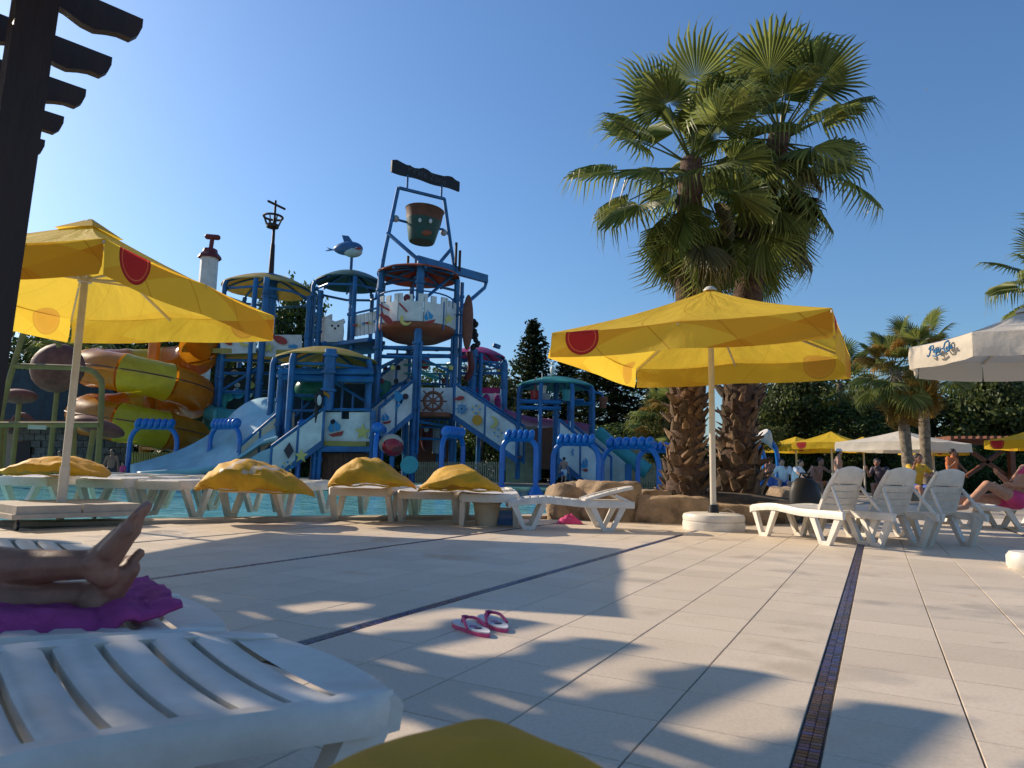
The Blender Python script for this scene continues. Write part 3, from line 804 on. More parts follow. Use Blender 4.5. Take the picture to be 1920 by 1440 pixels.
mb = MB(); mb.tube([RPx+Vector((.09, -.04, .24)), RPx+Vector((.16, -.06, .27)), RPx+Vector((.26, -.05, .215))], .007, 6); mb.build('cord', 'cream', bsr)
# white octagonal parasol at right edge
WPx = Vector((6.33, 8.2, 0))
wp = parasol('parasol', 'cream white octagonal parasol with blue script lettering at the right edge', WPx, R(8), 1.2, 2.36, 2.78, .28, 'parasolw', None, 8, sub=6)
# flat print: script lettering as fine strokes lying on the sloping panel
def script(parent, loc, ux, uy, size, matn, th):
    """hand drawn joined script: strokes in letter units"""
    st = [[(.0, .05), (-.05, .0), (.05, -.12), (.25, .0), (.42, .45), (.55, .95), (.30, .80), (.25, .62), (.5, .98), (.85, .98), (.9, .72), (.65, .52), (.5, .55)],
          [(.85, .25), (1.05, .36), (1.0, .5), (.88, .42), (.9, .22), (1.05, .18), (1.2, .3)],
          [(1.25, .5), (1.2, -.1)], [(1.22, .4), (1.38, .5), (1.45, .35), (1.33, .2), (1.23, .25)],
          [(1.5, .25), (1.65, .5), (1.62, .3), (1.7, .2), (1.55, .18)], [(1.8, .5), (1.78, .2), (1.88, .24)], [(1.8, .62), (1.82, .64)],
          [(1.95, .42), (2.12, .43)],
          [(2.95, .98), (3.05, 1.1), (2.9, 1.15), (2.5, .95), (2.3, .45), (2.45, .02), (2.8, .0), (3.1, .22), (3.0, .35)],
          [(2.75, .5), (2.62, .38), (2.72, .22), (2.86, .33), (2.75, .5)], [(2.95, .25), (3.12, .95), (3.0, .5), (3.05, .22)],
          [(3.4, .5), (3.22, .42), (3.24, .24), (3.36, .27), (3.42, .5), (3.42, .22), (3.55, .3)],
          [(.75, -.12), (1.1, -.22), (1.6, -.14), (1.95, -.05)]]
    for s_ in st:
        mb = MB(); mb.tube([loc+ux*(x*size)+uy*(y*size) for x, y in s_], th, 6); mb.build('letter_stroke', matn, parent)
M['script'] = mat('blue_script_print', (.03, .17, .36), .6, .05, 5)
wpo = wp  # rotated thing: work in its local frame
Rz = Matrix.Rotation(R(8), 3, 'Z')
# panel facing left and towards the viewer
for i in range(8):
    a = 2*PI*i/8+PI/8
cor8 = [Vector((1.2*math.cos(2*PI*i/8+PI/8)/math.cos(PI/8), 1.2*math.sin(2*PI*i/8+PI/8)/math.cos(PI/8), 2.36)) for i in range(8)]
best = max(range(8), key=lambda i: (Rz @ ((cor8[i]+cor8[(i+1) % 8])/2)).normalized().dot(Vector((-1, -.15, 0))))
a8, b8 = cor8[best], cor8[(best+1) % 8]; ap8 = Vector((0, 0, 2.78))
ux8 = (b8-a8).normalized(); mid8 = (a8+b8)/2; uy8 = (ap8-mid8).normalized(); nn8 = ux8.cross(uy8)
if nn8.z < 0: nn8 = -nn8
out8 = Vector((mid8.x, mid8.y, 0)).normalized()
vloc = a8+ux8*.25+Vector((0, 0, -.03))+out8*.03
ORG[wp.name] = Vector((0, 0, 0))
script(wp, a8+ux8*.36+Vector((0, 0, -.17))+out8*.045, ux8, Vector((0, 0, 1)), .112, 'script', .0095)
# round white drum at the right edge of the deck
dp = G(1935, 1068); mb = MB()
mb.lathe([(r, z) for r, z in [(0, 0), (.15, 0), (.165, .03), (.165, .10), (.14, .135), (0, .14)]], Vector((dp.x, dp.y, 0)), 28)
one(mb, 'weighted_drum', 'white', 'small round white drum on the sunny deck at the right edge', 'parasol base', Vector((dp.x, dp.y, 0)))

# ================================================================== PALMS, ROCKS, TREES
def fan_leaf(seed, segs=34, Lp=.75, Rf=.95, spread=230, droop=.35, dry=False):
    """a fan palm leaf: stalk along +X, fan of folded segments with drooping split tips"""
    rg_ = random.Random(seed); mb = MB()
    def add(vs, fs, shade):
        o = mb.add(vs, fs)
        for i in range(len(vs)): mb.uv[o+i] = (shade, 0)
    # stalk
    pts = [Vector((Lp*i/5, 0, -.05*(i/5)**2)) for i in range(6)]
    o = len(mb.v); mb.tube(pts, [.028, .022, .018, .015, .013, .011], 5)
    for i in range(o, len(mb.v)): mb.uv[i] = (.35, 0)
    hub = pts[-1]
    half = R(spread)/2
    for i in range(segs):
        th = -half+2*half*(i+.5)/segs; dth = half/segs
        k = abs(th)/half; ln = Rf*(1-.28*k*k)*rg_.uniform(.9, 1.08)
        def pol(r, a, z=0): return hub+Vector((r*math.cos(a), r*math.sin(a), z))
        fold = .018; cup = lambda r: .10*r*(abs(math.sin(th)))-.16*r*r
        shade = max(0, min(1, rg_.gauss(.45, .22)+.1*(1-k)))
        r1 = .55*ln
        dr = droop*rg_.uniform(.5, 1.5)
        a0 = pol(.03, th); l1 = pol(r1, th-dth, cup(r1)-fold); m1 = pol(r1, th, cup(r1)+fold); n1 = pol(r1, th+dth, cup(r1)-fold)
        r2 = .80*ln; wq = dth*.5
        l2 = pol(r2, th-wq, cup(r2)-.05*dr-fold*.5); m2 = pol(r2, th, cup(r2)-.05*dr+fold*.4); n2 = pol(r2, th+wq, cup(r2)-.05*dr-fold*.5)
        tip = pol(ln*(1-.12*dr), th+rg_.uniform(-.05, .05), cup(ln)-.42*dr*ln)
        if i % 3 == 0 and not dry:
            hg_ = tip+Vector((rg_.uniform(-.02, .05), rg_.uniform(-.03, .03), -rg_.uniform(.08, .28))); add([tip+Vector((0, .005, 0)), tip-Vector((0, .005, 0)), hg_], [(0, 1, 2)], 1.0)
        add([a0, l1, m1, n1, l2, m2, n2, tip], [(0, 1, 2), (0, 2, 3), (1, 4, 5, 2), (2, 5, 6, 3), (4, 7, 5), (5, 7, 6)], shade)
    return mb
FAN = [fan_leaf(i, 34, Lp=.80+.20*(i % 3), Rf=.92-.05*(i % 2), spread=(215, 240, 200, 225)[i % 4], droop=(.25, .5, .8, 1.1)[i % 4]).mesh('frond', 'palmleaf', True, 25) for i in range(8)]
SKG = [fan_leaf(80+i, 30, Lp=.55, Rf=1.05, spread=(120, 96)[i], droop=.55).mesh('frond', 'palmleaf', True, 25) for i in range(2)]
DRY = [fan_leaf(40+i, 30, Lp=.50, Rf=1.05, spread=(80, 100, 64)[i], droop=.6).mesh('dry_frond', 'palmdry', True, 25) for i in range(3)]
YEL = [fan_leaf(60+i, 26, Lp=.6, Rf=.8, spread=150, droop=1.2).mesh('dry_frond', 'palmyel', True, 25) for i in range(2)]
def frond_matrix(base, az, el, roll, sc):
    d = Vector((math.cos(el)*math.cos(az), math.cos(el)*math.sin(az), math.sin(el)))
    up = Vector((0, 0, 1)) if abs(d.z) < .97 else Vector((-math.cos(az), -math.sin(az), 0))
    sd = up.cross(d).normalized(); n = d.cross(sd)
    m = Matrix((d, sd, n)).transposed() @ Matrix.Rotation(roll, 3, 'X')
    return Matrix.Translation(base) @ m.to_4x4() @ Matrix.Scale(sc, 4)
bootm = MB()
def boot_mesh():
    mb = MB(); vs = []
    for (x, wd, th) in ((0, .085, .05), (.07, .075, .04), (.15, .05, .022), (.21, .028, .012)):
        vs += [(x*.55, -wd, x), (x*.55, wd, x), (x*.55+th, wd*.7, x-.01), (x*.55+th, -wd*.7, x-.01)]
    fs = []
    for i in range(3):
        for j in range(4): fs.append((i*4+j, i*4+(j+1) % 4, (i+1)*4+(j+1) % 4, (i+1)*4+j))
    fs += [(12, 13, 14, 15), (3, 2, 1, 0)]
    mb.add(vs, fs); return mb.mesh('leaf_base', 'boot', False)
BOOT = boot_mesh()
def fan_palm(name, label, base, top, r0_, r1_, nfr, sc, seed, boots=True, skirt=26, lean=Vector((0, 0, 0)), group=None, elmin=-55, nboots=150, bootmax=3.0, yellow=0, tmat='trunk', skirt_el=(-88, -58), skirt_drop=.9):
    rg_ = random.Random(seed); t = thing(name, label, 'palm tree', base, group)
    H = top-base.z; mb = MB(); pts = []; rs = []
    for i in range(15):
        k = i/14; pts.append(Vector((lean.x*k*k+.02*math.sin(k*7+seed), lean.y*k*k, H*k))+base); rs.append((r0_*(1-k)+r1_*k)*(1+.25*max(0, 1-k*8))*(1+.05*math.sin(i*2.1)))
    mb.tube(pts, rs, 16); mb.build('trunk', tmat, t)
    def at(z):
        k = max(0, min(1, z/H)); i = min(13, int(k*14)); f = k*14-i
        return pts[i].lerp(pts[i+1], f)-base, rs[i]*(1-f)+rs[i+1]*f
    if boots:
        cnt = 0; z = .02; row_ = 0; nboots = 230
        while cnt < nboots and z < bootmax:
            c, r = at(z); nn = 11
            for j in range(nn):
                a = 2*PI*(j+.5*(row_ % 2))/nn+rg_.uniform(-.15, .15)
                if rg_.random() < .1: continue
                s_ = rg_.uniform(.5, 1.1)*max(.8, r/.26)
                mw = Matrix.Translation(c+Vector((math.cos(a)*r*.90, math.sin(a)*r*.90, rg_.uniform(-.04, .04)))) @ Matrix.Rotation(a, 4, 'Z') @ Matrix.Rotation(rg_.uniform(-.45, .75), 4, 'Y') @ Matrix.Rotation(rg_.uniform(-.6, .6), 4, 'X') @ Matrix.Scale(s_, 4)
                share('leaf_base', BOOT, t, mw); cnt += 1
            z += .135; row_ += 1
    crown, _ = at(H)
    for i in range(nfr):
        k = (i+.5)/nfr; el = R(82)*(1-k)+R(elmin)*k; az = i*2.39996+rg_.uniform(-.25, .25)
        me = FAN[(0, 1, 4, 5)[rg_.randrange(4)] if el > R(25) else (2, 3, 6, 7)[rg_.randrange(4)]]
        if yellow and rg_.random() < yellow: me = YEL[rg_.randrange(2)]
        share('frond', me, t, frond_matrix(crown+Vector((0, 0, -.25*k)), az, el+rg_.uniform(-.12, .12), rg_.uniform(-.5, .5), sc*rg_.uniform(.85, 1.12)))
    for i in range(skirt):
        az = i*2.39996+rg_.uniform(-.3, .3); k = rg_.random(); el = R(skirt_el[0]+(skirt_el[1]-skirt_el[0])*rg_.random())
        me = (DRY if rg_.random() < .33 else SKG)[rg_.randrange(2)]
        if yellow: me = YEL[rg_.randrange(2)]
        c, r = at(H-.25-skirt_drop*k)
        share('dry_frond', me, t, frond_matrix(c+Vector((math.cos(az)*r*.7, math.sin(az)*r*.7, 0)), az, el, rg_.uniform(-.5, .5), sc*rg_.uniform(.8, 1.1)))
    return t
PY = 11.0
pA = P(1288, 900, PY); pA = Vector((pA.x, PY, .30)); pAt = P(1300, 300, PY).z
pB = P(1382, 900, PY+.6); pB = Vector((pB.x, PY+.6, .30)); pBt = P(1462, 250, PY+.6).z
def dx(px, py, Y, base): return Vector((P(px, py, Y).x-base.x, 0, 0))
fan_palm('palm_tree', 'tall fan palm on the left of the pair behind the right parasol', pA, pAt, .27, .19, 27, 1.0, 5, lean=dx(1298, 318, PY, pA), group='two tall fan palms', elmin=-36, skirt=24, skirt_drop=1.05, skirt_el=(-84, -42))
fan_palm('palm_tree', 'tall fan palm on the right of the pair, its crown reaching highest', pB, pBt, .30, .20, 29, 1.03, 19, lean=dx(1462, 268, PY+.6, pB), group='two tall fan palms', elmin=-42, skirt=28, skirt_drop=1.6, skirt_el=(-85, -42))

# rock border in front of the palms
def rock(name, label, c, sx, sy, sz, seed, rotz=0, group='rocks round the palm bed', flat=0.0):
    bm = bmesh.new(); bmesh.ops.create_icosphere(bm, subdivisions=4, radius=1)
    for v in bm.verts:
        p = v.co.copy(); q = Vector((max(-.82, min(.82, p.x)), max(-.82, min(.82, p.y)), max(-.8, min(.72-flat, p.z))))
        n1 = noise.noise(p*1.3+Vector((seed*3.3, 0, 0)))*.20+noise.noise(p*3.1+Vector((seed, 5, 0)))*.09+noise.noise(p*7+Vector((seed, 9, 0)))*.035
        v.co = q*(1+n1)
        v.co.x *= sx; v.co.y *= sy; v.co.z *= sz
    me = bpy.data.meshes.new(name); bm.to_mesh(me); bm.free(); me.materials.append(M['rock']); me.polygons.foreach_set('use_smooth', [True]*len(me.polygons)); me.set_sharp_from_angle(angle=R(50))
    o = bpy.data.objects.new(name, me); C.objects.link(o); o.location = c; o.rotation_euler = (0, 0, rotz); tag(o, label, 'rock', group); return o
def rk(label, x0, x1, ytop, ybot, Y, seed, depth=.7, rotz=0, flat=0):
    a = P(x0, ybot, Y); b = P(x1, ytop, Y); w_ = (b.x-a.x)/1.62; h = b.z-min(a.z, 0)
    return rock('rock', label, ((a.x+b.x)/2, Y+depth*.6, b.z-h*.58), w_, depth, h/1.35, seed, rotz, flat=flat)
rk('low sandy boulder behind the sideways white lounger, left end of the rocks', 1030, 1125, 905, 985, 10.0, 1, .5)
rk('tall rounded sandy boulder with a vertical crack on its right', 1085, 1212, 903, 985, 9.9, 2, .6)
rk('long sandy rock slab directly behind the white drum of the right parasol', 1205, 1345, 925, 990, 9.7, 3, .5, flat=.1)
rk('sandy rock slab under the right palm trunk', 1335, 1450, 940, 995, 9.8, 4, .5, flat=.15)
rk('flat topped small rock on top of the boulders left of the palms', 1185, 1260, 908, 935, 10.6, 5, .4, flat=.2)
rk('brown rock mound behind the leftmost raised lounger', 1420, 1500, 940, 985, 10.2, 6, .5)
rk('pale rock hump with a dark underside at the far side of the palm bed', 1452, 1510, 915, 948, 12.5, 7, .5)
rk('long low rock running behind the right loungers', 1490, 1640, 950, 990, 10.6, 8, .5, flat=.2)
mb = MB(); mb.lathe([(0, .42), (.7, .40), (1.25, .32), (1.6, .1), (1.65, -.02)][::-1], Vector((3.3, 11.6, 0)), 30, sx=1.15, sy=1.0)
o = struct(mb, 'palm_bed_soil', 'soil', True)
# black rounded bag between the rock and the loungers
bp_ = P(1510, 945, 9.6); mb = MB(); mb.lathe([(0, .50), (.10, .49), (.17, .43), (.21, .30), (.23, .12), (.22, 0), (0, 0)][::-1], Vector((bp_.x, 9.6, .18)), 18, sy=.7)
bg1 = thing('black_bag', 'big black soft bag slumped by the rocks left of the raised loungers', 'bag', (bp_.x, 9.6, .18))
for i, v in enumerate(mb.v): v += Vector((.03*noise.noise(v*5), .03*noise.noise(v*5+Vector((3, 0, 0))), 0))
mb.build('sack', 'black', bg1)
mb = MB(); mb.tube([Vector((bp_.x-.08, 9.6, .66)), Vector((bp_.x-.05, 9.6, .74)), Vector((bp_.x+.05, 9.6, .74)), Vector((bp_.x+.08, 9.6, .66))], .012, 6); mb.build('strap', 'black', bg1)

# ---- leafy trees
def crown_mesh(kind, seed, n=4200):
    """unit crown: many leaf clumps of small blades spread through a lumpy volume"""
    rg_ = random.Random(seed); mb = MB()
    def blade(c, s_, shade, d=None):
        if d is None: d = Vector((rg_.gauss(0, 1), rg_.gauss(0, 1), rg_.gauss(0, .7))).normalized()
        a = d.orthogonal().normalized(); a = (Matrix.Rotation(rg_.uniform(0, 6.28), 3, d) @ a); b = d.cross(a)
        o = mb.add([c-a*s_*.5, c+b*s_*.26+d*s_*.08, c+a*s_*.5, c-b*s_*.26-d*s_*.08], [(0, 1, 2, 3)])
        for i in range(4): mb.uv[o+i] = (shade, 0)
    if kind == 'broad':
        lobes = [(Vector((rg_.uniform(-.55, .55), rg_.uniform(-.55, .55), rg_.uniform(-.62, .62))), rg_.uniform(.32, .5)) for _ in range(13)]
        nc = n//22
        for i in range(nc):
            lc, lr = lobes[rg_.randrange(len(lobes))]; d = Vector((rg_.gauss(0, 1), rg_.gauss(0, 1), rg_.gauss(0, 1))).normalized()
            c = lc+d*lr*rg_.uniform(.55, 1.08); tone = rg_.gauss(.42, .2)
            for j in range(22):
                q = c+Vector((rg_.gauss(0, .07), rg_.gauss(0, .07), rg_.gauss(0, .055)))
                blade(q, rg_.uniform(.055, .11), max(0, min(1, tone+rg_.gauss(0, .16))))
    elif kind == 'conifer':
        levels = 26
        for l in range(levels):
            k = l/(levels-1); z = -1+2*k; rad = (1-k)**.75*.62+.03
            nb = 9 if k < .8 else 5
            for b in range(nb):
                az = b*2*PI/nb+l*1.3+rg_.uniform(-.3, .3); ln = rad*rg_.uniform(.7, 1.2); tone = rg_.gauss(.4, .2)
                st = int(n/(levels*nb))
                for s_ in range(st):
                    f = (s_+.5)/st; f = f**.8; r = ln*f; zz = z-.05*f+.12*f*f+rg_.gauss(0, .018)
                    off = rg_.gauss(0, .05)*(.3+f)
                    c = Vector((r*math.cos(az)-off*math.sin(az), r*math.sin(az)+off*math.cos(az), zz))
                    blade(c, rg_.uniform(.05, .09), max(0, min(1, tone+rg_.gauss(0, .15))), Vector((rg_.gauss(0, .5), rg_.gauss(0, .5), 1)).normalized())
    elif kind == 'cedar':
        for l in range(9):
            z = -.8+1.7*l/8; rad = (.95-.55*(l/8)**1.4)*rg_.uniform(.8, 1.1)
            for b in range(7):
                az = b*2*PI/7+l*.9+rg_.uniform(-.3, .3); ln = rad*rg_.uniform(.55, 1.1); tone = rg_.gauss(.42, .2); st = int(n/63)
                for s_ in range(st):
                    f = math.sqrt((s_+.5)/st); off = rg_.gauss(0, .13)*f
                    c = Vector((ln*f*math.cos(az)-off*math.sin(az), ln*f*math.sin(az)+off*math.cos(az), z-.12*f*f+rg_.gauss(0, .03)))
                    blade(c, rg_.uniform(.05, .09), max(0, min(1, tone+rg_.gauss(0, .15))), Vector((rg_.gauss(0, .4), rg_.gauss(0, .4), 1)).normalized())
    elif kind == 'bush':
        for i in range(n//16):
            a = rg_.uniform(0, 6.28); z = rg_.uniform(-1, 1); r = math.sqrt(max(0, 1-z*z))*rg_.uniform(.75, 1.0); c = Vector((r*math.cos(a), r*math.sin(a), z*.9)); tone = rg_.gauss(.42, .22)
            for j in range(16): blade(c+Vector((rg_.gauss(0, .09), rg_.gauss(0, .09), rg_.gauss(0, .09))), rg_.uniform(.06, .11), max(0, min(1, tone+rg_.gauss(0, .15))))
    return mb
CROWN = {}
for kd, mt in (('broad', 'foliage'), ('broad', 'foliage2'), ('conifer', 'conifer'), ('cedar', 'conifer'), ('cedar', 'foliage2'), ('bush', 'yfoliage'), ('bush', 'foliage')):
    CROWN[kd, mt] = [crown_mesh(kd, 100+i*7+len(mt), 9000).mesh('crown', mt, False) for i in range(2)]
def tree(kind, mt, label, px, ytop, ybot, wpx, Y, seed, name=None, group='trees behind the pool'):
    rg_ = random.Random(seed); top = P(px, ytop, Y); bot = P(px, ybot, Y); hw = wpx/2*PX(Y); zb = max(.2, bot.z)
    H = top.z-zb; base = Vector((top.x, Y, 0))
    t = thing(name or {'broad': 'leafy_tree', 'conifer': 'conifer_tree', 'cedar': 'pine_tree', 'bush': 'bush'}[kind], label, 'tree' if kind != 'bush' else 'bush', base, group)
    tt = MB(); zc = zb+H*.5
    tt.tube([base, base+Vector((.1, 0, zc*.5)), base+Vector((-.05, 0, zc)), base+Vector((0, 0, top.z-.12*H))], [max(.14, hw*.07), max(.11, hw*.055), max(.08, hw*.04), .03], 9)
    for i in range(5):
        a = rg_.uniform(0, 6.28); z0 = zb+H*rg_.uniform(.05, .45); tt.tube([base+Vector((0, 0, z0)), base+Vector((math.cos(a)*hw*.35, math.sin(a)*hw*.35, z0+H*.14)), base+Vector((math.cos(a)*hw*.7, math.sin(a)*hw*.7, z0+H*.25))], [.07, .05, .02], 6)
    tt.build('trunk', 'bark', t)
    me = CROWN[kind, mt][seed % 2]
    o = share('crown', me, t, Matrix.Translation((0, 0, zc-(.08*H if kind == 'broad' else 0))) @ Matrix.Rotation(rg_.uniform(0, 6.28), 4, 'Z') @ Matrix.Diagonal((hw*1.3, hw*1.3, H*(.70 if kind == 'broad' else .52), 1)))
    return t
TR_ = [
 ('conifer', 'conifer', 'dark pointed conifer rising highest right of the magenta canopy', 1000, 616, 860, 190, 46),
 ('conifer', 'conifer', 'dark conifer just behind the left corner of the right parasol', 1062, 655, 860, 140, 48),
 ('broad', 'foliage', 'dark round tree filling the gap left of the green gazebo', 935, 690, 870, 120, 50),
 ('broad', 'foliage2', 'olive tree in sun seen through the magenta canopy posts', 905, 690, 790, 90, 42),
 ('cedar', 'conifer', 'wide layered pine left of the palm trunks', 1150, 668, 880, 260, 42),
 ('cedar', 'foliage2', 'paler layered pine above the green gazebo roof', 1105, 668, 800, 150, 44),
 ('broad', 'foliage', 'dark leafy tree between palm trunk and wide pine', 1225, 740, 880, 120, 48),
 ('broad', 'foliage2', 'tall leafy tree right of the right palm trunk, top left of the pair', 1470, 690, 850, 150, 40),
 ('broad', 'foliage', 'dense dark tree in the middle of the right background', 1560, 728, 880, 220, 44),
 ('broad', 'foliage', 'dark leafy tree right of the palm trunk reaching down to the sprayers', 1440, 740, 890, 120, 46),
 ('broad', 'foliage', 'dark tree behind the two small palms', 1690, 735, 890, 240, 46),
 ('broad', 'foliage2', 'sunlit tree between the small palms and the white parasol', 1800, 700, 880, 200, 44),
 ('broad', 'foliage', 'tree at the right edge under the white parasol', 1890, 715, 880, 190, 46),
 ('broad', 'foliage2', 'tree filling the far right corner beyond the dark timber pergola', 1960, 690, 880, 180, 44),
 ('broad', 'foliage', 'leafy tree low behind the far yellow parasols', 1620, 745, 890, 160, 52),
 ('broad', 'foliage', 'dark tree behind the yellow canopy tower at left', 560, 565, 760, 150, 48),
 ('broad', 'foliage', 'dark tree behind the spiral slide', 330, 610, 780, 190, 50),
 ('broad', 'foliage', 'dark tree behind the stone building at left edge', 60, 610, 800, 240, 50),
 ('broad', 'foliage2', 'tree between the stone building and the spiral slide', 190, 620, 800, 170, 52),
 ('broad', 'foliage', 'dark tree low behind the main tower', 690, 690, 860, 130, 52),
 ('broad', 'foliage', 'dark tree behind the front canopy tower', 590, 690, 860, 140, 54),
 ('broad', 'foliage', 'tree low behind the main tower stairs', 800, 700, 860, 150, 56),
 ('broad', 'foliage', 'dark tree behind the teal slide', 450, 640, 860, 130, 50),
]
for i, a in enumerate(TR_): tree(*a, 30+i)
tree('bush', 'yfoliage', 'yellow green shrub left of the left palm trunk', 1243, 745, 880, 60, 30, 3, group='shrubs')
tree('bush', 'yfoliage', 'yellow green shrub right of the right palm trunk above the sprayers', 1425, 798, 845, 60, 32, 4, group='shrubs')
tree('bush', 'foliage', 'dark clipped bush in the right background behind the far parasols', 1600, 760, 880, 140, 38, 5, group='shrubs')
tree('bush', 'foliage', 'dark clipped hedge bush under the wide pine', 1170, 800, 900, 160, 36, 6, group='shrubs')
# smaller palms
def palm_px(label, px, ytop, ybase, ycrown, Y, sc, seed, tr=.16, group='small fan palms', **k):
    b = P(px, ybase, Y); b = Vector((b.x, Y, min(b.z, 0.0) if b.z < .6 else 0)); 
    return fan_palm('small_palm', label, b, P(px, ycrown, Y).z, tr*1.1, tr, k.pop('nfr', 26), sc, seed, boots=False, group=group, tmat='ptrunk', **k)
palm_px('small fan palm with yellow skirt and leaning trunk, left of the two by the parasols', 1705, 640, 870, 690, 22, .86, 21, yellow=.25, skirt=16, elmin=-50, lean=Vector((-.35, 0, 0)), skirt_drop=.7)
palm_px('small fan palm with yellow skirt, right of the two, partly behind the white parasol', 1738, 610, 870, 668, 23, .92, 22, yellow=.25, skirt=18, elmin=-50, lean=Vector((-.1, 0, 0)), skirt_drop=.8)
palm_px('far green palm poking above the dark trees', 1580, 690, 860, 718, 40, 1.3, 23, skirt=6, elmin=-40)
palm_px('palm at the right edge above the white parasol', 2012, 430, 870, 520, 16, .95, 24, skirt=8, elmin=-55)
palm_px('yellowish young palm just left of the left palm trunk', 1250, 735, 880, 790, 30, 1.15, 25, yellow=.5, skirt=6, elmin=-50)
palm_px('palm under the left parasol behind the brown pods', 118, 600, 860, 660, 34, 1.3, 26, skirt=8, elmin=-50)

# ================================================================== WATER PLAYGROUND
def Q(px, py, Y): return P(px, py, Y)
def vpost(t, px, py0, py1, Y, r=.13, matn='blue', name='post', n=10):
    a = Q(px, (py0+py1)/2, Y); z0 = Q(px, py1, Y).z; z1 = Q(px, py0, Y).z
    mb = MB(); mb.tube([(a.x, Y, z0), (a.x, Y, z1)], r, n)
    if name == 'post' and z1-z0 > 1.5:
        for q in (.33, .62, .9): mb.lathe([(r*1.0, -.05), (r*1.35, -.05), (r*1.35, .05), (r*1.0, .05)], (a.x, Y, z0+(z1-z0)*q), n)
    return mb.build(name, matn, t)
def pbeam(t, a, b, r=.08, matn='blue', name='beam', n=8):
    mb = MB(); mb.tube([Q(*a), Q(*b)], r, n); return mb.build(name, matn, t)
def pipe(t, pts, r, matn, name, n=8):
    mb = MB(); mb.tube([Q(*p) for p in pts], r, n); return mb.build(name, matn, t)
def smooth_path(pts, n=6):
    pts = [Vector(p) for p in pts]; out = []
    for i in range(len(pts)-1):
        p0 = pts[max(0, i-1)]; p1 = pts[i]; p2 = pts[i+1]; p3 = pts[min(len(pts)-1, i+2)]
        for j in range(n):
            t = j/n; out.append(.5*((2*p1)+(-p0+p2)*t+(2*p0-5*p1+4*p2-p3)*t*t+(-p0+3*p1-3*p2+p3)*t**3))
    out.append(pts[-1]); return out
def panel(t, pts, thick=.07, matn='whitep', name='panel'):
    v = [Q(*p) for p in pts]; nrm = (v[1]-v[0]).cross(v[-1]-v[0]).normalized()
    if nrm.y > 0: nrm = -nrm
    mb = MB(); mb.prism([q-nrm*thick/2 for q in v], nrm*thick); return mb.build(name, matn, t, False)
def shape(kind, s):
    if kind == 'star': return [(s*(1 if i % 2 == 0 else .42)*math.sin(PI*i/5), s*(1 if i % 2 == 0 else .42)*math.cos(PI*i/5)) for i in range(10)]
    if kind == 'moon': return [(s*math.cos(a), s*math.sin(a)) for a in [PI*.75+PI*1.1*i/12 for i in range(13)]]+[(s*.25+s*.72*math.cos(a), s*.15+s*.72*math.sin(a)) for a in [PI*1.85-PI*1.1*i/12 for i in range(1, 12)]]
    if kind == 'fish': return [(s*math.cos(a), s*.5*math.sin(a)) for a in [PI*.85-PI*1.7*i/12 for i in range(13)]]+[(-1.5*s, -.5*s), (-1.25*s, 0), (-1.5*s, .5*s)]
    if kind == 'sail': return [(-.1*s, -.3*s), (-.05*s, s), (s*.55, s*.1), (s*.35, -.3*s)]
    if kind == 'sail2': return [(-.2*s, -.3*s), (-.2*s, .85*s), (-.75*s, .1*s), (-.6*s, -.3*s)]
    if kind == 'hull': return [(-.8*s, -.45*s), (.75*s, -.45*s), (.45*s, -.85*s), (-.45*s, -.8*s)]
    if kind == 'diamond': return [(0, s), (.6*s, 0), (0, -s), (-.6*s, 0)]
    if kind == 'disc': return [(s*math.cos(2*PI*i/14), s*math.sin(2*PI*i/14)) for i in range(14)]
    if kind == 'tri': return [(-s, s*.8), (s, s*.8), (0, -s)]
    if kind == 'bar': return [(-s, -.16*s), (s, -.16*s), (s, .16*s), (-s, .16*s)]
    if kind == 'eye': return [(s*math.cos(2*PI*i/8), s*1.2*math.sin(2*PI*i/8)) for i in range(8)]
def emblem(t, kind, px, py, Y, s, matn, rot=0, proud=.07, name='emblem', slope=0.0):
    s *= 1.25; c = Q(px, py, Y); mb = MB()
    pts = [(x*math.cos(rot)-y*math.sin(rot), x*math.sin(rot)+y*math.cos(rot)) for x, y in shape(kind, s)]
    mb.prism([c+Vector((x, -proud+x*slope, y)) for x, y in pts], (0, -.015, 0)); return mb.build(name, matn, t, False)
def ringem(t, px, py, Y, s, mats=('decblue', 'decyel'), proud=.07):
    for i in range(8):
        a = 2*PI*i/8; c = Q(px, py, Y); mb = MB()
        mb.prism([c+Vector((s*.35*math.cos(2*PI*k/6)*.8+s*math.cos(a), -proud, s*.35*math.sin(2*PI*k/6)*.8+s*math.sin(a))) for k in range(6)], (0, -.015, 0)); mb.build('emblem', mats[i % 2], t, False)
def wheelem(t, px, py, Y, s, matn='decblue', proud=.07):
    c = Q(px, py, Y)
    for i in range(4):
        mb = MB(); a = PI*i/4; d = Vector((math.cos(a), 0, math.sin(a)))*s; mb.bar(c-d+Vector((0, -proud, 0)), c+d+Vector((0, -proud, 0)), s*.12, .02, (0, 1, 0)); mb.build('emblem', matn, t)
    mb = MB(); mb.tube([c+Vector((s*.62*math.cos(2*PI*i/14), -proud, s*.62*math.sin(2*PI*i/14))) for i in range(14)], s*.09, 6, closed=True); mb.build('emblem', matn, t)
def boatem(t, px, py, Y, s, proud=.07):
    emblem(t, 'sail', px, py, Y, s, 'decblue', .25, proud); emblem(t, 'sail2', px, py, Y, s, 'decblue', .25, proud); emblem(t, 'hull', px, py, Y, s, 'decred', .25, proud)
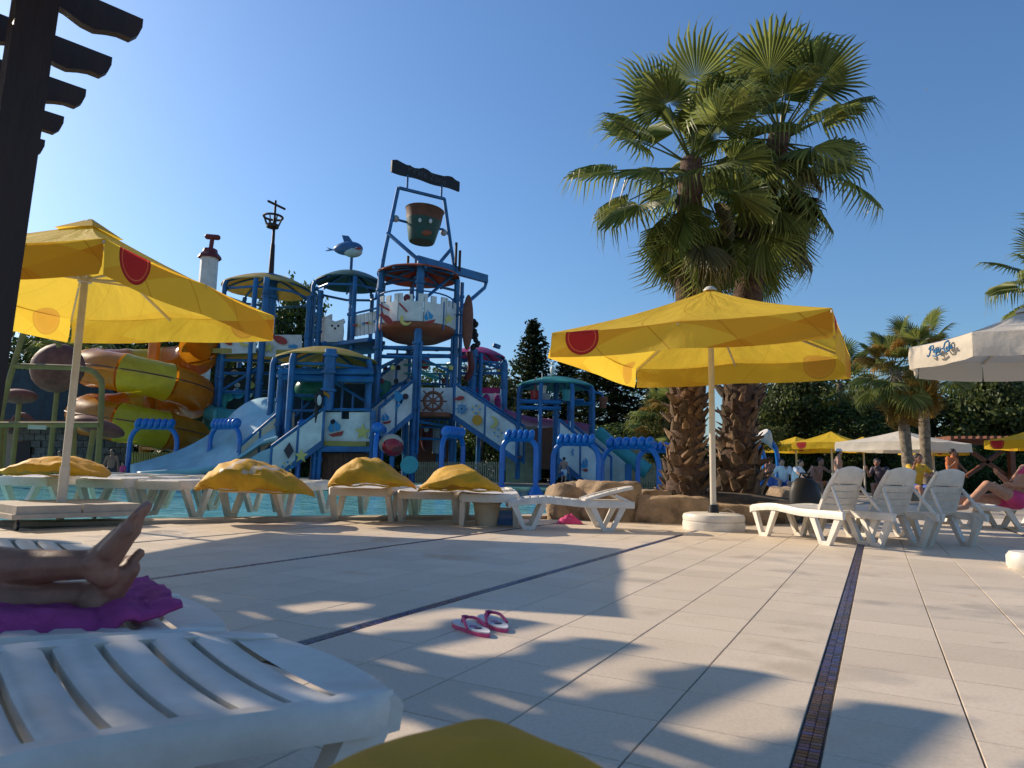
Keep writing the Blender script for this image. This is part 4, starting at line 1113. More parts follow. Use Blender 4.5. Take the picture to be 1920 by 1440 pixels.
def dome(t, px, hw, ytop, yrim, Y, matn, nrib=8, ph=.2, rib='blue', posts=None, ybase=880, pr=.10, ring=True, scal=.05):
    """shallow umbrella roof on posts; rim radius and heights taken at its own distance"""
    Rr = hw*PX(Y); c = Q(px, yrim, Y); zt = Q(px, ytop, Y).z; zr = c.z; n = 32; mb = MB()
    prof = []
    for i in range(9):
        k = i/8; prof.append((Rr*k, zt-(zt-zr)*(k**1.75)))
    vs = []; fs = []
    for lay, dz in ((0, 0), (1, -.06)):
        for (r, z) in prof:
            for j in range(n):
                a = 2*PI*j/n+ph; lift = scal*(zt-zr)*abs(math.sin(nrib*.5*(a-ph)))*(r/Rr)**2
                vs.append((c.x+r*math.cos(a), Y+r*math.sin(a), z-lift+dz))
    m = len(prof)*n
    for i in range(8):
        for j in range(n):
            q = (i*n+j, i*n+(j+1) % n, (i+1)*n+(j+1) % n, (i+1)*n+j); fs.append(q); fs.append(tuple(m+k for k in q[::-1]))
    for j in range(n): fs.append((8*n+j, 8*n+(j+1) % n, m+8*n+(j+1) % n, m+8*n+j))
    mb.add(vs, fs); mb.build('canopy', matn, t, True, 35)
    for j in range(nrib):
        a = 2*PI*j/nrib+ph; pts = []
        for i in range(1, 9):
            k = i/8; pts.append((c.x+(Rr*k+.0)*math.cos(a), Y+Rr*k*math.sin(a), zt-(zt-zr)*(k**1.75)-.13))
        if posts is not None and j in posts:
            a_ = pts[-1]; pts += [(a_[0]+.07*math.cos(a), a_[1]+.07*math.sin(a), a_[2]-.22), (a_[0]+.08*math.cos(a), a_[1]+.08*math.sin(a), Q(px, ybase, Y).z)]
            mb = MB(); mb.tube(pts[:8], .06, 8); mb.build('rib', rib, t)
            mb = MB(); mb.tube(pts[7:], pr, 10); mb.build('post', rib, t)
        else:
            mb = MB(); mb.tube(pts, .05, 8); mb.build('rib', rib, t)
    if ring:
        mb = MB(); mb.tube([(c.x+Rr*.97*math.cos(2*PI*j/nrib+ph), Y+Rr*.97*math.sin(2*PI*j/nrib+ph), zr-.45) for j in range(nrib)], .06, 8, closed=True); mb.build('ring_beam', rib, t)
    return c, Rr, zt, zr
def deck_disc(t, px, hw, ytop, Y, matn, thick=.22, name='platform', drop=.0):
    c = Q(px, ytop, Y); r = hw*PX(Y); mb = MB(); mb.lathe([(0, -thick-drop), (r*.6, -thick-drop*.8), (r*.96, -thick), (r, -thick*.5), (r, 0), (0, 0)], c, 24); return mb.build(name, matn, t)
def castle_wall(t, px, hw, ytop, ybot, Y, a0, a1, n, matn='whitep', ph=0, cren=True, name='panel', keep=None):
    """curved parapet made of separate boards round a platform, tops notched like battlements"""
    c = Q(px, ybot, Y); r = hw*PX(Y); H = Q(px, ytop, Y).z-c.z
    for i in range(n):
        b0 = a0+(a1-a0)*i/n+.01; b1 = a0+(a1-a0)*(i+1)/n-.01
        A = Vector((c.x+r*math.cos(b0), Y+r*math.sin(b0), c.z)); B = Vector((c.x+r*math.cos(b1), Y+r*math.sin(b1), c.z)); u = B-A; nn = Vector((u.y, -u.x, 0)).normalized()*.07
        if cren: out = [(0, 0), (1, 0), (1, 1), (.78, 1), (.78, .72), (.55, .72), (.55, .97), (.30, .97), (.30, .72), (.14, .72), (.14, 1), (0, 1)]
        else: out = [(0, 0), (1, 0), (1, 1), (0, 1)]
        mb = MB(); mb.prism([A+u*x+Vector((0, 0, H*z))-nn*.5 for x, z in out], nn); mb.build(name, matn, t, False)
def stairs(t, top, bot, Y0, Y1, ph, wdt=1.1, side='whitep', nst=9, rail=True, two=True):
    """flight between two picture points (floor line); side boards ph high, blue stringer, steps and handrail"""
    A = Q(*top, Y0); B = Q(*bot, Y1); d = (B-A); h = Vector((d.x, d.y, 0)).normalized(); nn = Vector((-h.y, h.x, 0))
    if nn.y < 0: nn = -nn
    up = Vector((0, 0, 1)); k = ph
    for s_ in ((0, 1) if two else (0,)):
        o = nn*(wdt*s_)
        nsec = 2
        for q in range(nsec):
            a = A.lerp(B, q/nsec+.012)+o; b = A.lerp(B, (q+1)/nsec-.012)+o
            mb = MB(); mb.prism([a+up*.12, b+up*.12, b+up*k, a+up*k], -nn*.05); mb.build('side_panel', side, t, False)
        mb = MB(); mb.bar(A+o, B+o, .09, .22); mb.build('stringer', 'blue', t, False)
        if rail:
            mb = MB(); mb.tube([A+o+up*(k+.10), B+o+up*(k+.10)], .05, 8); mb.build('handrail', 'blue', t)
            for q in (0, .5, 1):
                p = A.lerp(B, q)+o-nn*.03; mb = MB(); mb.tube([p-up*.15, p+up*(k+.12)], .05, 8); mb.build('baluster', 'blue', t)
    for i in range(nst):
        p = A.lerp(B, (i+.5)/nst); mb = MB(); mb.box(p+nn*wdt/2+up*.02, (abs(d.x)/nst*1.1+.05, wdt, .05)); mb.build('step', 'brick', t, False)

GP = 'playground towers'
# ---- main tower
mt = thing('play_tower', 'tallest blue framed playground tower with red roof and white battlements', 'play tower', Q(780, 900, 29)*1.0, GP)
YM = 29.0
for (px, y0, y1, Y, r) in ((706, 505, 905, 28.4, .15), (781, 490, 905, 27.6, .17), (851, 525, 905, 29.2, .13), (765, 520, 900, 31.2, .12), (862, 530, 800, 30.8, .10)):
    vpost(mt, px, y0, y1, Y, r)
dome(mt, 785, 79, 500, 517, YM, 'redcan', 8, .3, ring=False)
# cross bracing under the roof
for a, b in (((712, 512, 28.4), (855, 545, 29.2)), ((712, 535, 28.4), (860, 505, 30.8)), ((781, 520, 27.6), (770, 520, 31.2))): pbeam(mt, a, b, .06)
# upper platform: shallow red-brown bowl and battlements
deck_disc(mt, 780, 74, 618, YM, 'brick', .25, 'platform', .35)
castle_wall(mt, 780, 74, 568, 617, YM, PI*1.0, PI*2.0, 5)
castle_wall(mt, 780, 74, 568, 617, YM, 0, PI, 4)
mb = MB(); c = Q(780, 562, YM); mb.tube([(c.x+1.62*math.cos(2*PI*i/24), YM+1.62*math.sin(2*PI*i/24), c.z) for i in range(24)], .035, 6, closed=True); mb.build('handrail', 'blue', mt)
YF = YM-1.68
emblem(mt, 'fish', 727, 600, YF-.0, .22, 'decred', -.7, .10); emblem(mt, 'moon', 762, 600, YF-.15, .2, 'decyel', 0, .1)
boatem(mt, 806, 596, YF-.05, .24, .12); emblem(mt, 'star', 842, 600, YF+.75, .2, 'decyel', 0, .14); emblem(mt, 'bar', 722, 578, YF+.3, .2, 'decred', -.5, .12); emblem(mt, 'bar', 757, 578, YF-.05, .2, 'decred', -.8, .12)
# frames below the platform
for (a, b) in (((708, 652, 28.4), (781, 652, 27.6)), ((781, 652, 27.6), (851, 655, 29.2)), ((708, 668, 28.4), (781, 670, 27.6)), ((781, 668, 27.6), (851, 668, 29.2)), ((765, 655, 31.2), (862, 655, 30.8)), ((708, 650, 28.4), (765, 655, 31.2)), ((712, 690, 28.4), (765, 664, 31.2))): pbeam(mt, a, b, .085)
# top A frame that carries the bucket and the sign
for pts in ([(706, 560, 28.4), (722, 470, 28.6), (747, 352, 29.0)], [(856, 525, 30.4), (845, 460, 30.6), (833, 373, 30.9)], [(747, 352, 29.0), (833, 373, 30.9)], [(727, 437, 28.7), (790, 492, 27.7)], [(845, 468, 30.5), (818, 500, 29.5)]):
    pipe(mt, pts, .085, 'blue', 'frame_tube')
# tilted gutter beam at roof level
mb = MB(); mb.bar(Q(781, 487, 27.8), Q(912, 523, 31.5), .22, .36); mb.build('gutter', 'blue', mt, False)
pipe(mt, [(912, 527, 31.5), (908, 540, 31.4), (862, 580, 29.6), (850, 588, 29.3)], .09, 'blue', 'brace')
pipe(mt, [(850, 515, 29.2), (787, 568, 27.8)], .07, 'blue', 'brace')
for (px, y0, y1) in ((765, 480, 500), (855, 455, 500), (862, 470, 508)): vpost(mt, px, y0, y1, 29.6, .06, 'dkwood', 'spray_nozzle')
# water cannon
mb = MB(); a = Q(765, 558, 27.5); mb.lathe([(0, -.12), (.18, -.12), (.2, 0), (.14, .12), (0, .14)], a, 12); mb.tube([a, a+Vector((0, 0, -.5))], .06, 8); mb.build('water_cannon', 'dkred', mt)
# middle level with the ship's wheel
panel(mt, [(786, 727, 28.0), (848, 727, 29.0), (848, 776, 29.0), (786, 776, 28.0)])
mb = MB(); a = Q(812, 779, 28.6); mb.box(a, (1.5, 1.6, .16)); mb.build('platform', 'brick', mt, False)
wc = Q(812, 752, 27.7); mb = MB()
mb.tube([wc+Vector((.36*math.cos(2*PI*i/20), 0, .36*math.sin(2*PI*i/20))) for i in range(20)], .07, 8, closed=True)
mb.lathe([(.0, -.06), (.13, -.05), (.13, .05), (0, .06)], wc, 12, M4=Matrix.Rotation(R(90), 3, 'X')); sw_ = mb.build('ship_wheel', 'brown', mt)
for i in range(8):
    a = 2*PI*i/8; mb = MB(); mb.tube([wc+Vector((.08*math.cos(a), 0, .08*math.sin(a))), wc+Vector((.58*math.cos(a), 0, .58*math.sin(a)))], .035, 6); mb.build('spoke', 'brown', sw_)
# lower wall boards and the dark store under the floor
panel(mt, [(775, 800, 30.5), (848, 800, 30.5), (848, 905, 30.5), (775, 905, 30.5)], .1, 'brown', 'backing_panel')
mb = MB(); a = Q(800, 815, 29.8); mb.ball(a, .28, .2, .75); mb.build('seahorse_figure', 'dkred', mt)
vpost(mt, 818, 800, 850, 29.4, .16, 'grey', 'water_jug')
emblem(mt, 'eye', 800, 805, 29.5, .09, 'whitep')
# extra plumbing and guard rails: thin pipes, valves and nozzles that crowd the frame
ex = random.Random(12)
for px, y0, y1, Y in ((712, 560, 860, 28.2), (786, 640, 850, 27.4), (846, 560, 800, 29.0), (771, 650, 860, 30.9), (822, 700, 880, 30.2), (836, 690, 860, 29.9), (742, 655, 790, 29.9), (757, 690, 850, 30.8)):
    vpost(mt, px, y0, y1, Y, .05, 'blue', 'water_pipe', 8)
for y in (664, 684, 700, 716, 738): pbeam(mt, (720+ex.uniform(-8, 20), y, 30.6), (846+ex.uniform(-20, 10), y+ex.uniform(-6, 6), 30.2), .05, ex.choice(('blue', 'blue', 'teal')), 'water_pipe')
for y in (785, 800, 822): pbeam(mt, (776, y, 28.6), (850, y+2, 29.1), .05, 'blue', 'water_pipe')
for k_ in range(14):
    a = Q(712+ex.uniform(0, 138), ex.choice((655, 668, 690, 715, 790)), 28.0+ex.uniform(0, 2.5)); mb = MB(); mb.lathe([(0, -.10), (.10, -.08), (.10, .05), (.04, .12), (0, .12)], a, 9)
    mb.build('spray_valve', ex.choice(('dkred', 'black', 'decyel', 'grey')), mt)
for px in (716, 735, 752, 798, 815, 833):
    a = Q(px, 566, 27.9); mb = MB(); mb.tube([a+Vector((0, 0, -1.2)), a], .03, 6); mb.build('baluster', 'blue', mt)
for a, b in (((706, 735, 28.4), (765, 715, 31.2)), ((851, 700, 29.2), (781, 668, 27.6)), ((781, 790, 27.6), (851, 800, 29.2)), ((706, 800, 28.4), (765, 860, 31.2))): pbeam(mt, a, b, .06, 'blue', 'brace')
# stairs both sides
st1 = thing('stair_flight', 'white sided stair flight climbing right to the ship wheel level', 'stairs', Q(740, 880, 27.6), 'playground stairs')
stairs(st1, (772, 778), (708, 832), 27.4, 26.6, 1.32)
emblem(st1, 'diamond', 748, 745, 26.9, .26, 'decblue', .5); emblem(st1, 'bar', 750, 758, 26.9, .2, 'decblue', 1.0); boatem(st1, 725, 785, 26.6, .2); emblem(st1, 'disc', 761, 744, 27.1, .1, 'decdark')
st2 = thing('stair_flight', 'white sided stair flight descending right from the ship wheel with blue wheel print', 'stairs', Q(900, 880, 28.4), 'playground stairs')
stairs(st2, (852, 782), (968, 862), 28.2, 27.4, 1.32)
wheelem(st2, 866, 767, 27.95, .26); ringem(st2, 893, 768, 27.8, .16); emblem(st2, 'disc', 895, 788, 27.75, .17, 'decorange', 0, .09); emblem(st2, 'moon', 922, 792, 27.6, .2, 'decyel', 2.2, .09); ringem(st2, 934, 812, 27.55, .15); emblem(st2, 'fish', 863, 747, 28.0, .14, 'decred', .2)
st3 = thing('stair_flight', 'upper stair flight behind the front canopy tower rising to the main tower', 'stairs', Q(680, 800, 30), 'playground stairs')
stairs(st3, (765, 712), (655, 800), 30.6, 29.6, 1.1)
# sign board
sg = thing('sign_board', 'black wavy edged sign reading Pirate Zone on top of the main tower', 'sign', Q(797, 330, 30), None)
sa, sb = Q(735, 310, 28.9), Q(862, 348, 31.6); ud = (sb-sa); hgt = .52
mb = MB(); n = 16; top = []; bot = []
for i in range(n+1):
    k = i/n; top.append(sa+ud*k+Vector((0, 0, hgt*.5+.06*math.sin(k*17)+.03*math.sin(k*31)))); bot.append(sa+ud*k-Vector((0, 0, hgt*.55+.03*math.sin(k*13))))
sn = Vector((ud.y, -ud.x, 0)).normalized()
mb.prism(top+bot[::-1], -sn*.10); mb.build('board', 'darksign', sg, False)
for k, dz in ((.22, -.85), (.72, -.85)):
    p = sa+ud*k; mb = MB(); mb.tube([p-Vector((0, 0, .25)), p+Vector((0, 0, dz))], .05, 8); mb.build('bracket', 'blue', sg)
cu = bpy.data.curves.new('t', 'FONT'); cu.body = 'Pirate Zone'; cu.size = .46; cu.extrude = .012; cu.align_x = 'CENTER'; cu.align_y = 'CENTER'
to = bpy.data.objects.new('t', cu); C.objects.link(to); bpy.context.view_layer.update()
tme_ = bpy.data.meshes.new_from_object(to.evaluated_get(bpy.context.evaluated_depsgraph_get())); bpy.data.objects.remove(to)
tme_.name = 'lettering'; tme_.materials.clear(); tme_.materials.append(M['letter'])
ux = Vector((ud.x, ud.y, 0)).normalized(); lm = Matrix((ux, Vector((0, 0, 1)), sn)).transposed().to_4x4()
mid = (sa+sb)/2; lo = share('lettering', tme_, sg, Matrix.Translation(mid+sn*.012-ORG[sg.name]) @ lm)
# tipping bucket
bk = thing('tipping_bucket', 'green and rust tipping bucket with smiling face hanging in the tower frame', 'bucket', Q(790, 420, 29.8))
bc = Q(790, 455, 29.6); Rt = Matrix.Rotation(R(4), 3, 'Y')
mb = MB(); mb.lathe([(0, 0), (.55, 0), (.60, .08), (.70, .55)], bc, 24, M4=Rt); mb.lathe([(.70, .55), (.80, 1.0)], bc, 24, 1, M4=Rt); mb.lathe([(.80, 1.0), (.85, 1.45), (.90, 1.52), (.86, 1.55), (.78, 1.45), (.5, .2)], bc, 24, 2, M4=Rt)
mb.build('bucket', ['dkgreen', 'dkgreen', 'rust'], bk)
for sx in (-.05, .42): 
    e = bc+Rt @ Vector((sx, -.74, .78)); mb = MB(); mb.ball(e, .075, .04, .11); mb.build('eye', 'whitep', bk)
e = bc+Rt @ Vector((.28, -.60, .28)); mb = MB(); mb.ball(e, .24, .06, .13, rot=Matrix.Rotation(R(8), 3, 'X')); mb.build('mouth', 'brick', bk)
for pts in ([(731, 415, 28.9), (745, 412, 29.2), (768, 418, 29.6)], [(812, 428, 29.8), (830, 430, 30.2), (842, 440, 30.5)]): pipe(bk, pts, .06, 'blue', 'hinge_arm')
mb = MB(); mb.ball(Q(742, 410, 29.0), .16); mb.build('pulley', 'grey', bk)
mb = MB(); mb.ball(Q(832, 436, 30.3), .16); mb.build('pulley', 'grey', bk)
# surfboard shaped panel on the right
sb_ = thing('canoe_panel', 'upright rust brown canoe shaped board on the right of the main tower', 'canoe', Q(877, 600, 29))
cz = Q(877, 604, 28.6); mb = MB(); mb.ball(cz, .24, .13, 1.22, n=14, k=12); mb.build('hull', 'brown', sb_)
for dy in (590, 628): pipe(sb_, [(852, dy, 29.1), (874, dy, 28.8)], .05, 'blue', 'bracket')
ls = MB()
for i in range(14):
    p = Q(887, 600+i*4, 29.0)+Vector((random.uniform(-.05, .22), 0, random.uniform(-.1, .1))); ls.ball(p, .12, .1, .14, 7, 5)
ls.build('net_floats', 'black', sb_)

# ---- bridge and green canopy tower with the shark
gt = thing('play_tower', 'blue tower with dark green canopy under the shark figure', 'play tower', Q(655, 900, 31), GP)
cg = dome(gt, 658, 66, 508, 531, 31, 'dkgreen', 8, .35, posts=(1, 4, 6), ybase=760)
vpost(gt, 658, 512, 720, 30.2, .16); vpost(gt, 598, 545, 660, 30.3, .13)
deck_disc(gt, 655, 55, 648, 31, 'blue', .2)
castle_wall(gt, 655, 52, 600, 646, 31, PI*1.05, PI*1.35, 1, cren=False)
bb = MB(); a = Q(680, 640, 29.8); bb.bar(Q(640, 648, 30.2), Q(706, 640, 28.8), 1.0, .16); bb.build('bridge_deck', 'blue', gt, False)
for i in range(7):
    x0 = 658+i*7; panel(gt, [(x0, 594-i*1.5, 29.6-.1*i), (x0+5.2, 592-i*1.5, 29.5-.1*i), (x0+5.2, 632-i*1.2, 29.5-.1*i), (x0, 632-i*1.2, 29.6-.1*i)], .05, 'whitep', 'bridge_board')
    emblem(gt, ('star', 'fish', 'moon')[i % 3], x0+3, 612-i*1.4, 29.5-.1*i, .08, ('decblue', 'decred', 'decyel')[i % 3])
pipe(gt, [(655, 590, 29.6), (706, 578, 28.7)], .05, 'blue', 'handrail')
sh = thing('shark_figure', 'blue and white shark figure on a pole above the dark green canopy', 'figure', Q(655, 470, 31))
sc = Q(660, 470, 30.6); mb = MB(); prof = smooth_path([(-1.0, 0, .0), (-.7, 0, .02), (-.2, 0, .05), (.25, 0, .06), (.55, 0, .0)], 4)
mb.tube([sc+p*.85+Vector((0, 0, .05)) for p in prof], [.04+.30*math.sin(PI*min(1, (i/16)*.9+.02)) for i in range(len(prof))], 12); mb.build('body', 'sharkblue', sh)
mb = MB(); mb.ball(sc+Vector((.05, -.06, -.08)), .46, .27, .26); mb.build('belly', 'sharkbelly', sh)
mb = MB(); mb.prism([sc+Vector(p) for p in ((-.35, .02, .25), (-.52, .02, .75), (-.2, .02, .72), (.12, .02, .28))], (0, .06, 0)); mb.build('fin', 'sharkblue', sh, False)
mb = MB(); mb.prism([sc+Vector(p) for p in ((-.80, 0, .02), (-1.25, 0, -.04), (-1.05, 0, .05), (-1.2, 0, .14))], (0, .06, 0)); mb.build('tail', 'sharkblue', sh, False)
mb = MB(); mb.ball(sc+Vector((.36, -.30, .02)), .16, .05, .05); mb.build('mouth', 'decred', sh)
mb = MB(); mb.prism([sc+Vector(p) for p in ((.22, -.345, .05), (.50, -.30, .05), (.46, -.30, .01), (.42, -.31, .05), (.37, -.32, .0), (.32, -.33, .05), (.27, -.34, .0))], (0, -.01, 0)); mb.build('teeth', 'whitep', sh, False)
mb = MB(); mb.tube([sc+Vector((0, 0, -.2)), sc+Vector((0, 0, -1.0))], .07, 8); mb.build('pole', 'blue', sh)
# white cub shaped panel
cb = thing('animal_panel', 'white board cut like a round eared animal with dark eyes below the green canopy', 'figure', Q(628, 640, 29.6))
a = Q(628, 620, 29.6); pts = [(-.36, -.5), (.36, -.5), (.38, 0), (.34, .32), (.42, .42), (.36, .56), (.22, .50), (.0, .42), (-.22, .50), (-.36, .56), (-.42, .42), (-.34, .32), (-.38, 0)]
mb = MB(); mb.prism([a+Vector((x, 0, z)) for x, z in pts], (0, .12, 0)); mb.build('board', 'whitep', cb, False)
for x, z, s_ in ((-.14, .22, .05), (.14, .22, .05), (0, .1, .05)): mb = MB(); mb.ball(a+Vector((x, -.01, z)), s_, .02, s_*1.1, 8, 6); mb.build('eye' if z > .15 else 'nose', 'black', cb)

# ---- yellow canopy tower at the back with the mast
yt = thing('play_tower', 'blue tower with pale yellow canopy under the brown ship mast', 'play tower', Q(505, 900, 32), GP)
dome(yt, 503, 84, 515, 541, 32, 'yelcan', 8, .1, posts=(0, 3, 5, 6), ybase=790, pr=.11)
vpost(yt, 505, 515, 630, 31.0, .30); vpost(yt, 490, 520, 820, 29.6, .13); vpost(yt, 575, 555, 760, 30.2, .13); vpost(yt, 412, 640, 820, 30.2, .13); vpost(yt, 484, 640, 820, 29.9, .13)
panel(yt, [(414, 628, 30.0), (480, 627, 29.8), (480, 662, 29.8), (414, 664, 30.0)]); panel(yt, [(493, 628, 29.8), (566, 628, 30.2), (566, 672, 30.2), (493, 668, 29.8)])
emblem(yt, 'fish', 428, 641, 29.9, .2, 'decred', -.6); emblem(yt, 'moon', 460, 640, 29.85, .2, 'decyel'); emblem(yt, 'fish', 527, 638, 29.95, .27, 'decred', -.4); emblem(yt, 'star', 505, 652, 29.8, .22, 'decyel')
emblem(yt, 'fish', 552, 650, 30.0, .14, 'decblue')
mb = MB(); mb.box(Q(492, 668, 31.2), (4.0, 2.6, .22)); mb.build('platform', 'yelcan', yt, False)
for a, b in (((412, 700, 30.2), (575, 700, 30.2)), ((412, 735, 30.2), (575, 735, 30.2)), ((412, 735, 30.2), (484, 690, 29.9)), ((484, 760, 29.9), (575, 700, 30.2)), ((412, 675, 30.2), (575, 678, 30.2))): pbeam(yt, a, b, .07)
M['dark_backing'] = mat('dark_backing_sheet', (.03, .06, .08), .8, .2, 3)  # dark colour standing in for shaded voids under towers and the far hill
panel(yt, [(414, 690, 32.4), (575, 690, 32.4), (575, 800, 32.4), (414, 800, 32.4)], .1, 'dark_backing', 'backing_panel')  # flat dark sheet painted as the shaded void under the platform
for (px, py, mn, s_) in ((418, 702, 'decyel', .16), (440, 700, 'grey', .2), (468, 704, 'decyel', .16), (445, 722, 'whitep', .14), (470, 722, 'decyel', .2), (446, 738, 'decblue', .3), (466, 740, 'whitep', .18), (415, 670, 'grey', .22), (425, 742, 'teal', .35)):
    mb = MB(); mb.ball(Q(px, py, 31.0), s_, s_*.7, s_*.8, 9, 6); mb.build('hanging_float', mn, yt)
ms_ = thing('ship_mast', 'dark brown ship mast with crow nest and cross yard above the yellow canopy', 'mast', Q(508, 515, 31.2))
mb = MB(); a, b = Q(508, 516, 31.2), Q(517, 376, 31.2); mb.tube([a, a.lerp(b, .4), a.lerp(b, .42), b], [.13, .10, .075, .05], 10); mb.build('mast', 'dkwood', ms_)
mb = MB(); mb.tube([Q(503, 377, 30.6), Q(534, 392, 31.8)], .06, 8); mb.build('yard', 'dkwood', ms_)
nc_ = Q(511, 425, 31.2); mb = MB(); mb.lathe([(.0, -.05), (.28, -.05), (.30, .10), (0, .10)], nc_, 16); mb.build('nest_floor', 'dkwood', ms_)
mb = MB(); mb.tube([nc_+Vector((.44*math.cos(2*PI*i/16), .44*math.sin(2*PI*i/16), .48)) for i in range(16)], .055, 6, closed=True); mb.build('nest_rim', 'dkwood', ms_)
for i in range(8):
    a = 2*PI*i/8; mb = MB(); mb.tube([nc_+Vector((.28*math.cos(a), .28*math.sin(a), .05)), nc_+Vector((.44*math.cos(a), .44*math.sin(a), .48))], .03, 6); mb.build('nest_stave', 'dkwood', ms_)
# white lighthouse with a maroon cap
lh = thing('lighthouse_tower', 'slim white lighthouse with maroon cap and T shaped top behind the left parasol', 'tower', Q(392, 800, 36))
a = Q(393, 484, 36); mb = MB(); mb.lathe([(.52, -8.2), (.46, 0)], a, 8, ph=.3); mb.build('shaft', 'whitep', lh, False)
mb = MB(); mb.lathe([(.62, -.02), (.58, .12), (.40, .32), (.36, .5), (0, .5)], a, 8, ph=.3); mb.build('cap', 'dkred', lh, False)
mb = MB(); mb.tube([a+Vector((.02, 0, .45)), a+Vector((.06, 0, 1.1))], .12, 8); mb.capsule(a+Vector((-.22, 0, 1.22)), a+Vector((.36, 0, 1.18)), .15, .15); mb.build('horn', 'dkred', lh)

# ---- front tower with yellow canopy
ft = thing('play_tower', 'blue front tower with yellow canopy and white sailboat panel', 'play tower', Q(612, 900, 27), GP)
dome(ft, 614, 93, 651, 674, 27, 'yelcan', 8, .39, posts=(0, 3, 4, 5, 7), ybase=900, pr=.12)
vpost(ft, 617, 655, 770, 25.2, .22); vpost(ft, 523, 690, 850, 25.6, .13); vpost(ft, 534, 690, 815, 26.2, .11)
for a, b in (((522, 697, 25.6), (700, 697, 25.8)), ((522, 708, 25.6), (700, 712, 25.8))): pbeam(ft, a, b, .14)
panel(ft, [(608, 773, 25.3), (640, 773, 25.3), (640, 786, 25.3), (655, 786, 25.3), (655, 773, 25.3), (694, 773, 25.3), (694, 828, 25.3), (608, 828, 25.3)])
boatem(ft, 630, 803, 25.3, .3); emblem(ft, 'star', 681, 810, 25.3, .26, 'decyel'); emblem(ft, 'disc', 625, 791, 25.3, .07, 'decdark')
panel(ft, [(532, 770, 26.3), (552, 772, 26.3), (552, 820, 26.3), (532, 820, 26.3)], .07, 'cream')
panel(ft, [(655, 708, 29.0), (700, 708, 29.0), (700, 730, 29.0), (670, 745, 29.0), (640, 722, 29.0), (640, 708, 29.0)])
emblem(ft, 'tri', 655, 712, 28.9, .24, 'decorange'); ringem(ft, 666, 722, 28.9, .17)
mb = MB(); mb.box(Q(650, 834, 26.3), (2.0, 2.4, .18)); mb.build('platform', 'yelcan', ft, False)
mb = MB(); mb.bar(Q(596, 842, 25.2), Q(697, 842, 25.2), .2, .2); mb.build('beam', 'blue', ft, False)
for px in (591, 600, 697): vpost(ft, px, 770, 905, 25.2, .09)
for i in range(9): panel(ft, [(604+i*10.2, 850, 25.6), (613.6+i*10.2, 850, 25.6), (613.6+i*10.2, 903, 25.6), (604+i*10.2, 903, 25.6)], .06, 'redwood', 'wall_board')
mb = MB(); a = Q(582, 730, 27.2); mb.ball(a, .62, .6, .48, 16, 10); gb = mb.build('barrel_lid', 'green', ft)
mb = MB(); a = Q(710, 728, 29.2); mb.lathe([(0, -.5), (.42, -.5), (.55, .2), (.5, .3), (0, .45)], a, 16); mb.build('water_bucket', 'green', ft)
panel(ft, [(540, 720, 28.6), (690, 720, 28.6), (690, 850, 28.6), (540, 850, 28.6)], .1, 'dark_backing', 'backing_panel')  # dark sheet gives the open space behind this tower its shade
# toucan like black bird statue
bd = thing('bird_figure', 'black bird figure with white breast perched by the front tower post', 'figure', Q(595, 800, 24.9))
a = Q(597, 752, 24.9); mb = MB(); mb.ball(a, .15, .15, .32, rot=Matrix.Rotation(R(-14), 3, 'Y')); mb.ball(a+Vector((.08, 0, .28)), .14); mb.tube([a+Vector((-.04, 0, -.2)), a+Vector((-.08, 0, -1.15))], [.09, .03], 8); mb.build('body', 'black', bd)
mb = MB(); mb.tube([a+Vector((.15, 0, .32)), a+Vector((.34, 0, .24)), a+Vector((.40, 0, .10))], [.08, .06, .02], 8); mb.build('beak', 'orange', bd)
mb = MB(); mb.ball(a+Vector((.06, -.10, .02)), .09, .07, .2); mb.build('breast', 'whitep', bd)
st4 = thing('stair_flight', 'front stair flight with white sides beside the broad pale blue slide', 'stairs', Q(480, 900, 25), 'playground stairs')
stairs(st4, (521, 826), (446, 892), 25.6, 25.0, 1.0, side='cream', two=False); 
st5 = thing('stair_flight', 'front stair flight with diamond and ring prints left of the sailboat panel', 'stairs', Q(540, 900, 24.7), 'playground stairs')
stairs(st5, (604, 830), (505, 905), 25.0, 24.4, 1.2)
emblem(st5, 'diamond', 543, 845, 24.55, .24, 'decdark'); emblem(st5, 'star', 566, 855, 24.6, .22, 'decyel'); ringem(st5, 540, 875, 24.5, .16)
# broad pale slide
for px, y0, y1, Y in ((548, 700, 860, 27.6), (566, 700, 850, 28.4), (640, 712, 830, 26.6), (660, 735, 830, 26.4), (684, 712, 830, 26.8)): vpost(ft, px, y0, y1, Y, .05, 'blue', 'water_pipe', 8)
for a, b in (((534, 770, 26.2), (604, 770, 25.4)), ((604, 768, 25.2), (697, 768, 25.2)), ((534, 800, 27.2), (600, 735, 27.6)), ((625, 715, 26.4), (697, 760, 26.4)), ((522, 740, 25.6), (590, 742, 26.4))): pbeam(ft, a, b, .055, 'blue', 'handrail')
sl_ = thing('wide_slide', 'broad pale blue slide curving down to the pool at left of the front tower', 'slide', Q(400, 900, 26.5))
upp = smooth_path([Q(516, 762, 26.6), Q(478, 766, 26.7), Q(445, 785, 26.7), Q(412, 818, 26.6), Q(368, 847, 26.4), Q(318, 869, 26.2), Q(245, 890, 26.0)], 5)
low = smooth_path([Q(520, 838, 24.8), Q(490, 848, 24.8), Q(460, 868, 24.7), Q(430, 884, 24.6), Q(390, 894, 24.5), Q(330, 900, 24.3), Q(255, 905, 24.2)], 5)
mb = MB(); nr = 8; vs = []; fs = []
for a, b in zip(upp, low):
    for j in range(nr+1):
        k = j/nr; p = a.lerp(b, k); wall = .34*max(0, (abs(2*k-1)-.82)/.18); vs.append(p+Vector((0, 0, wall)))
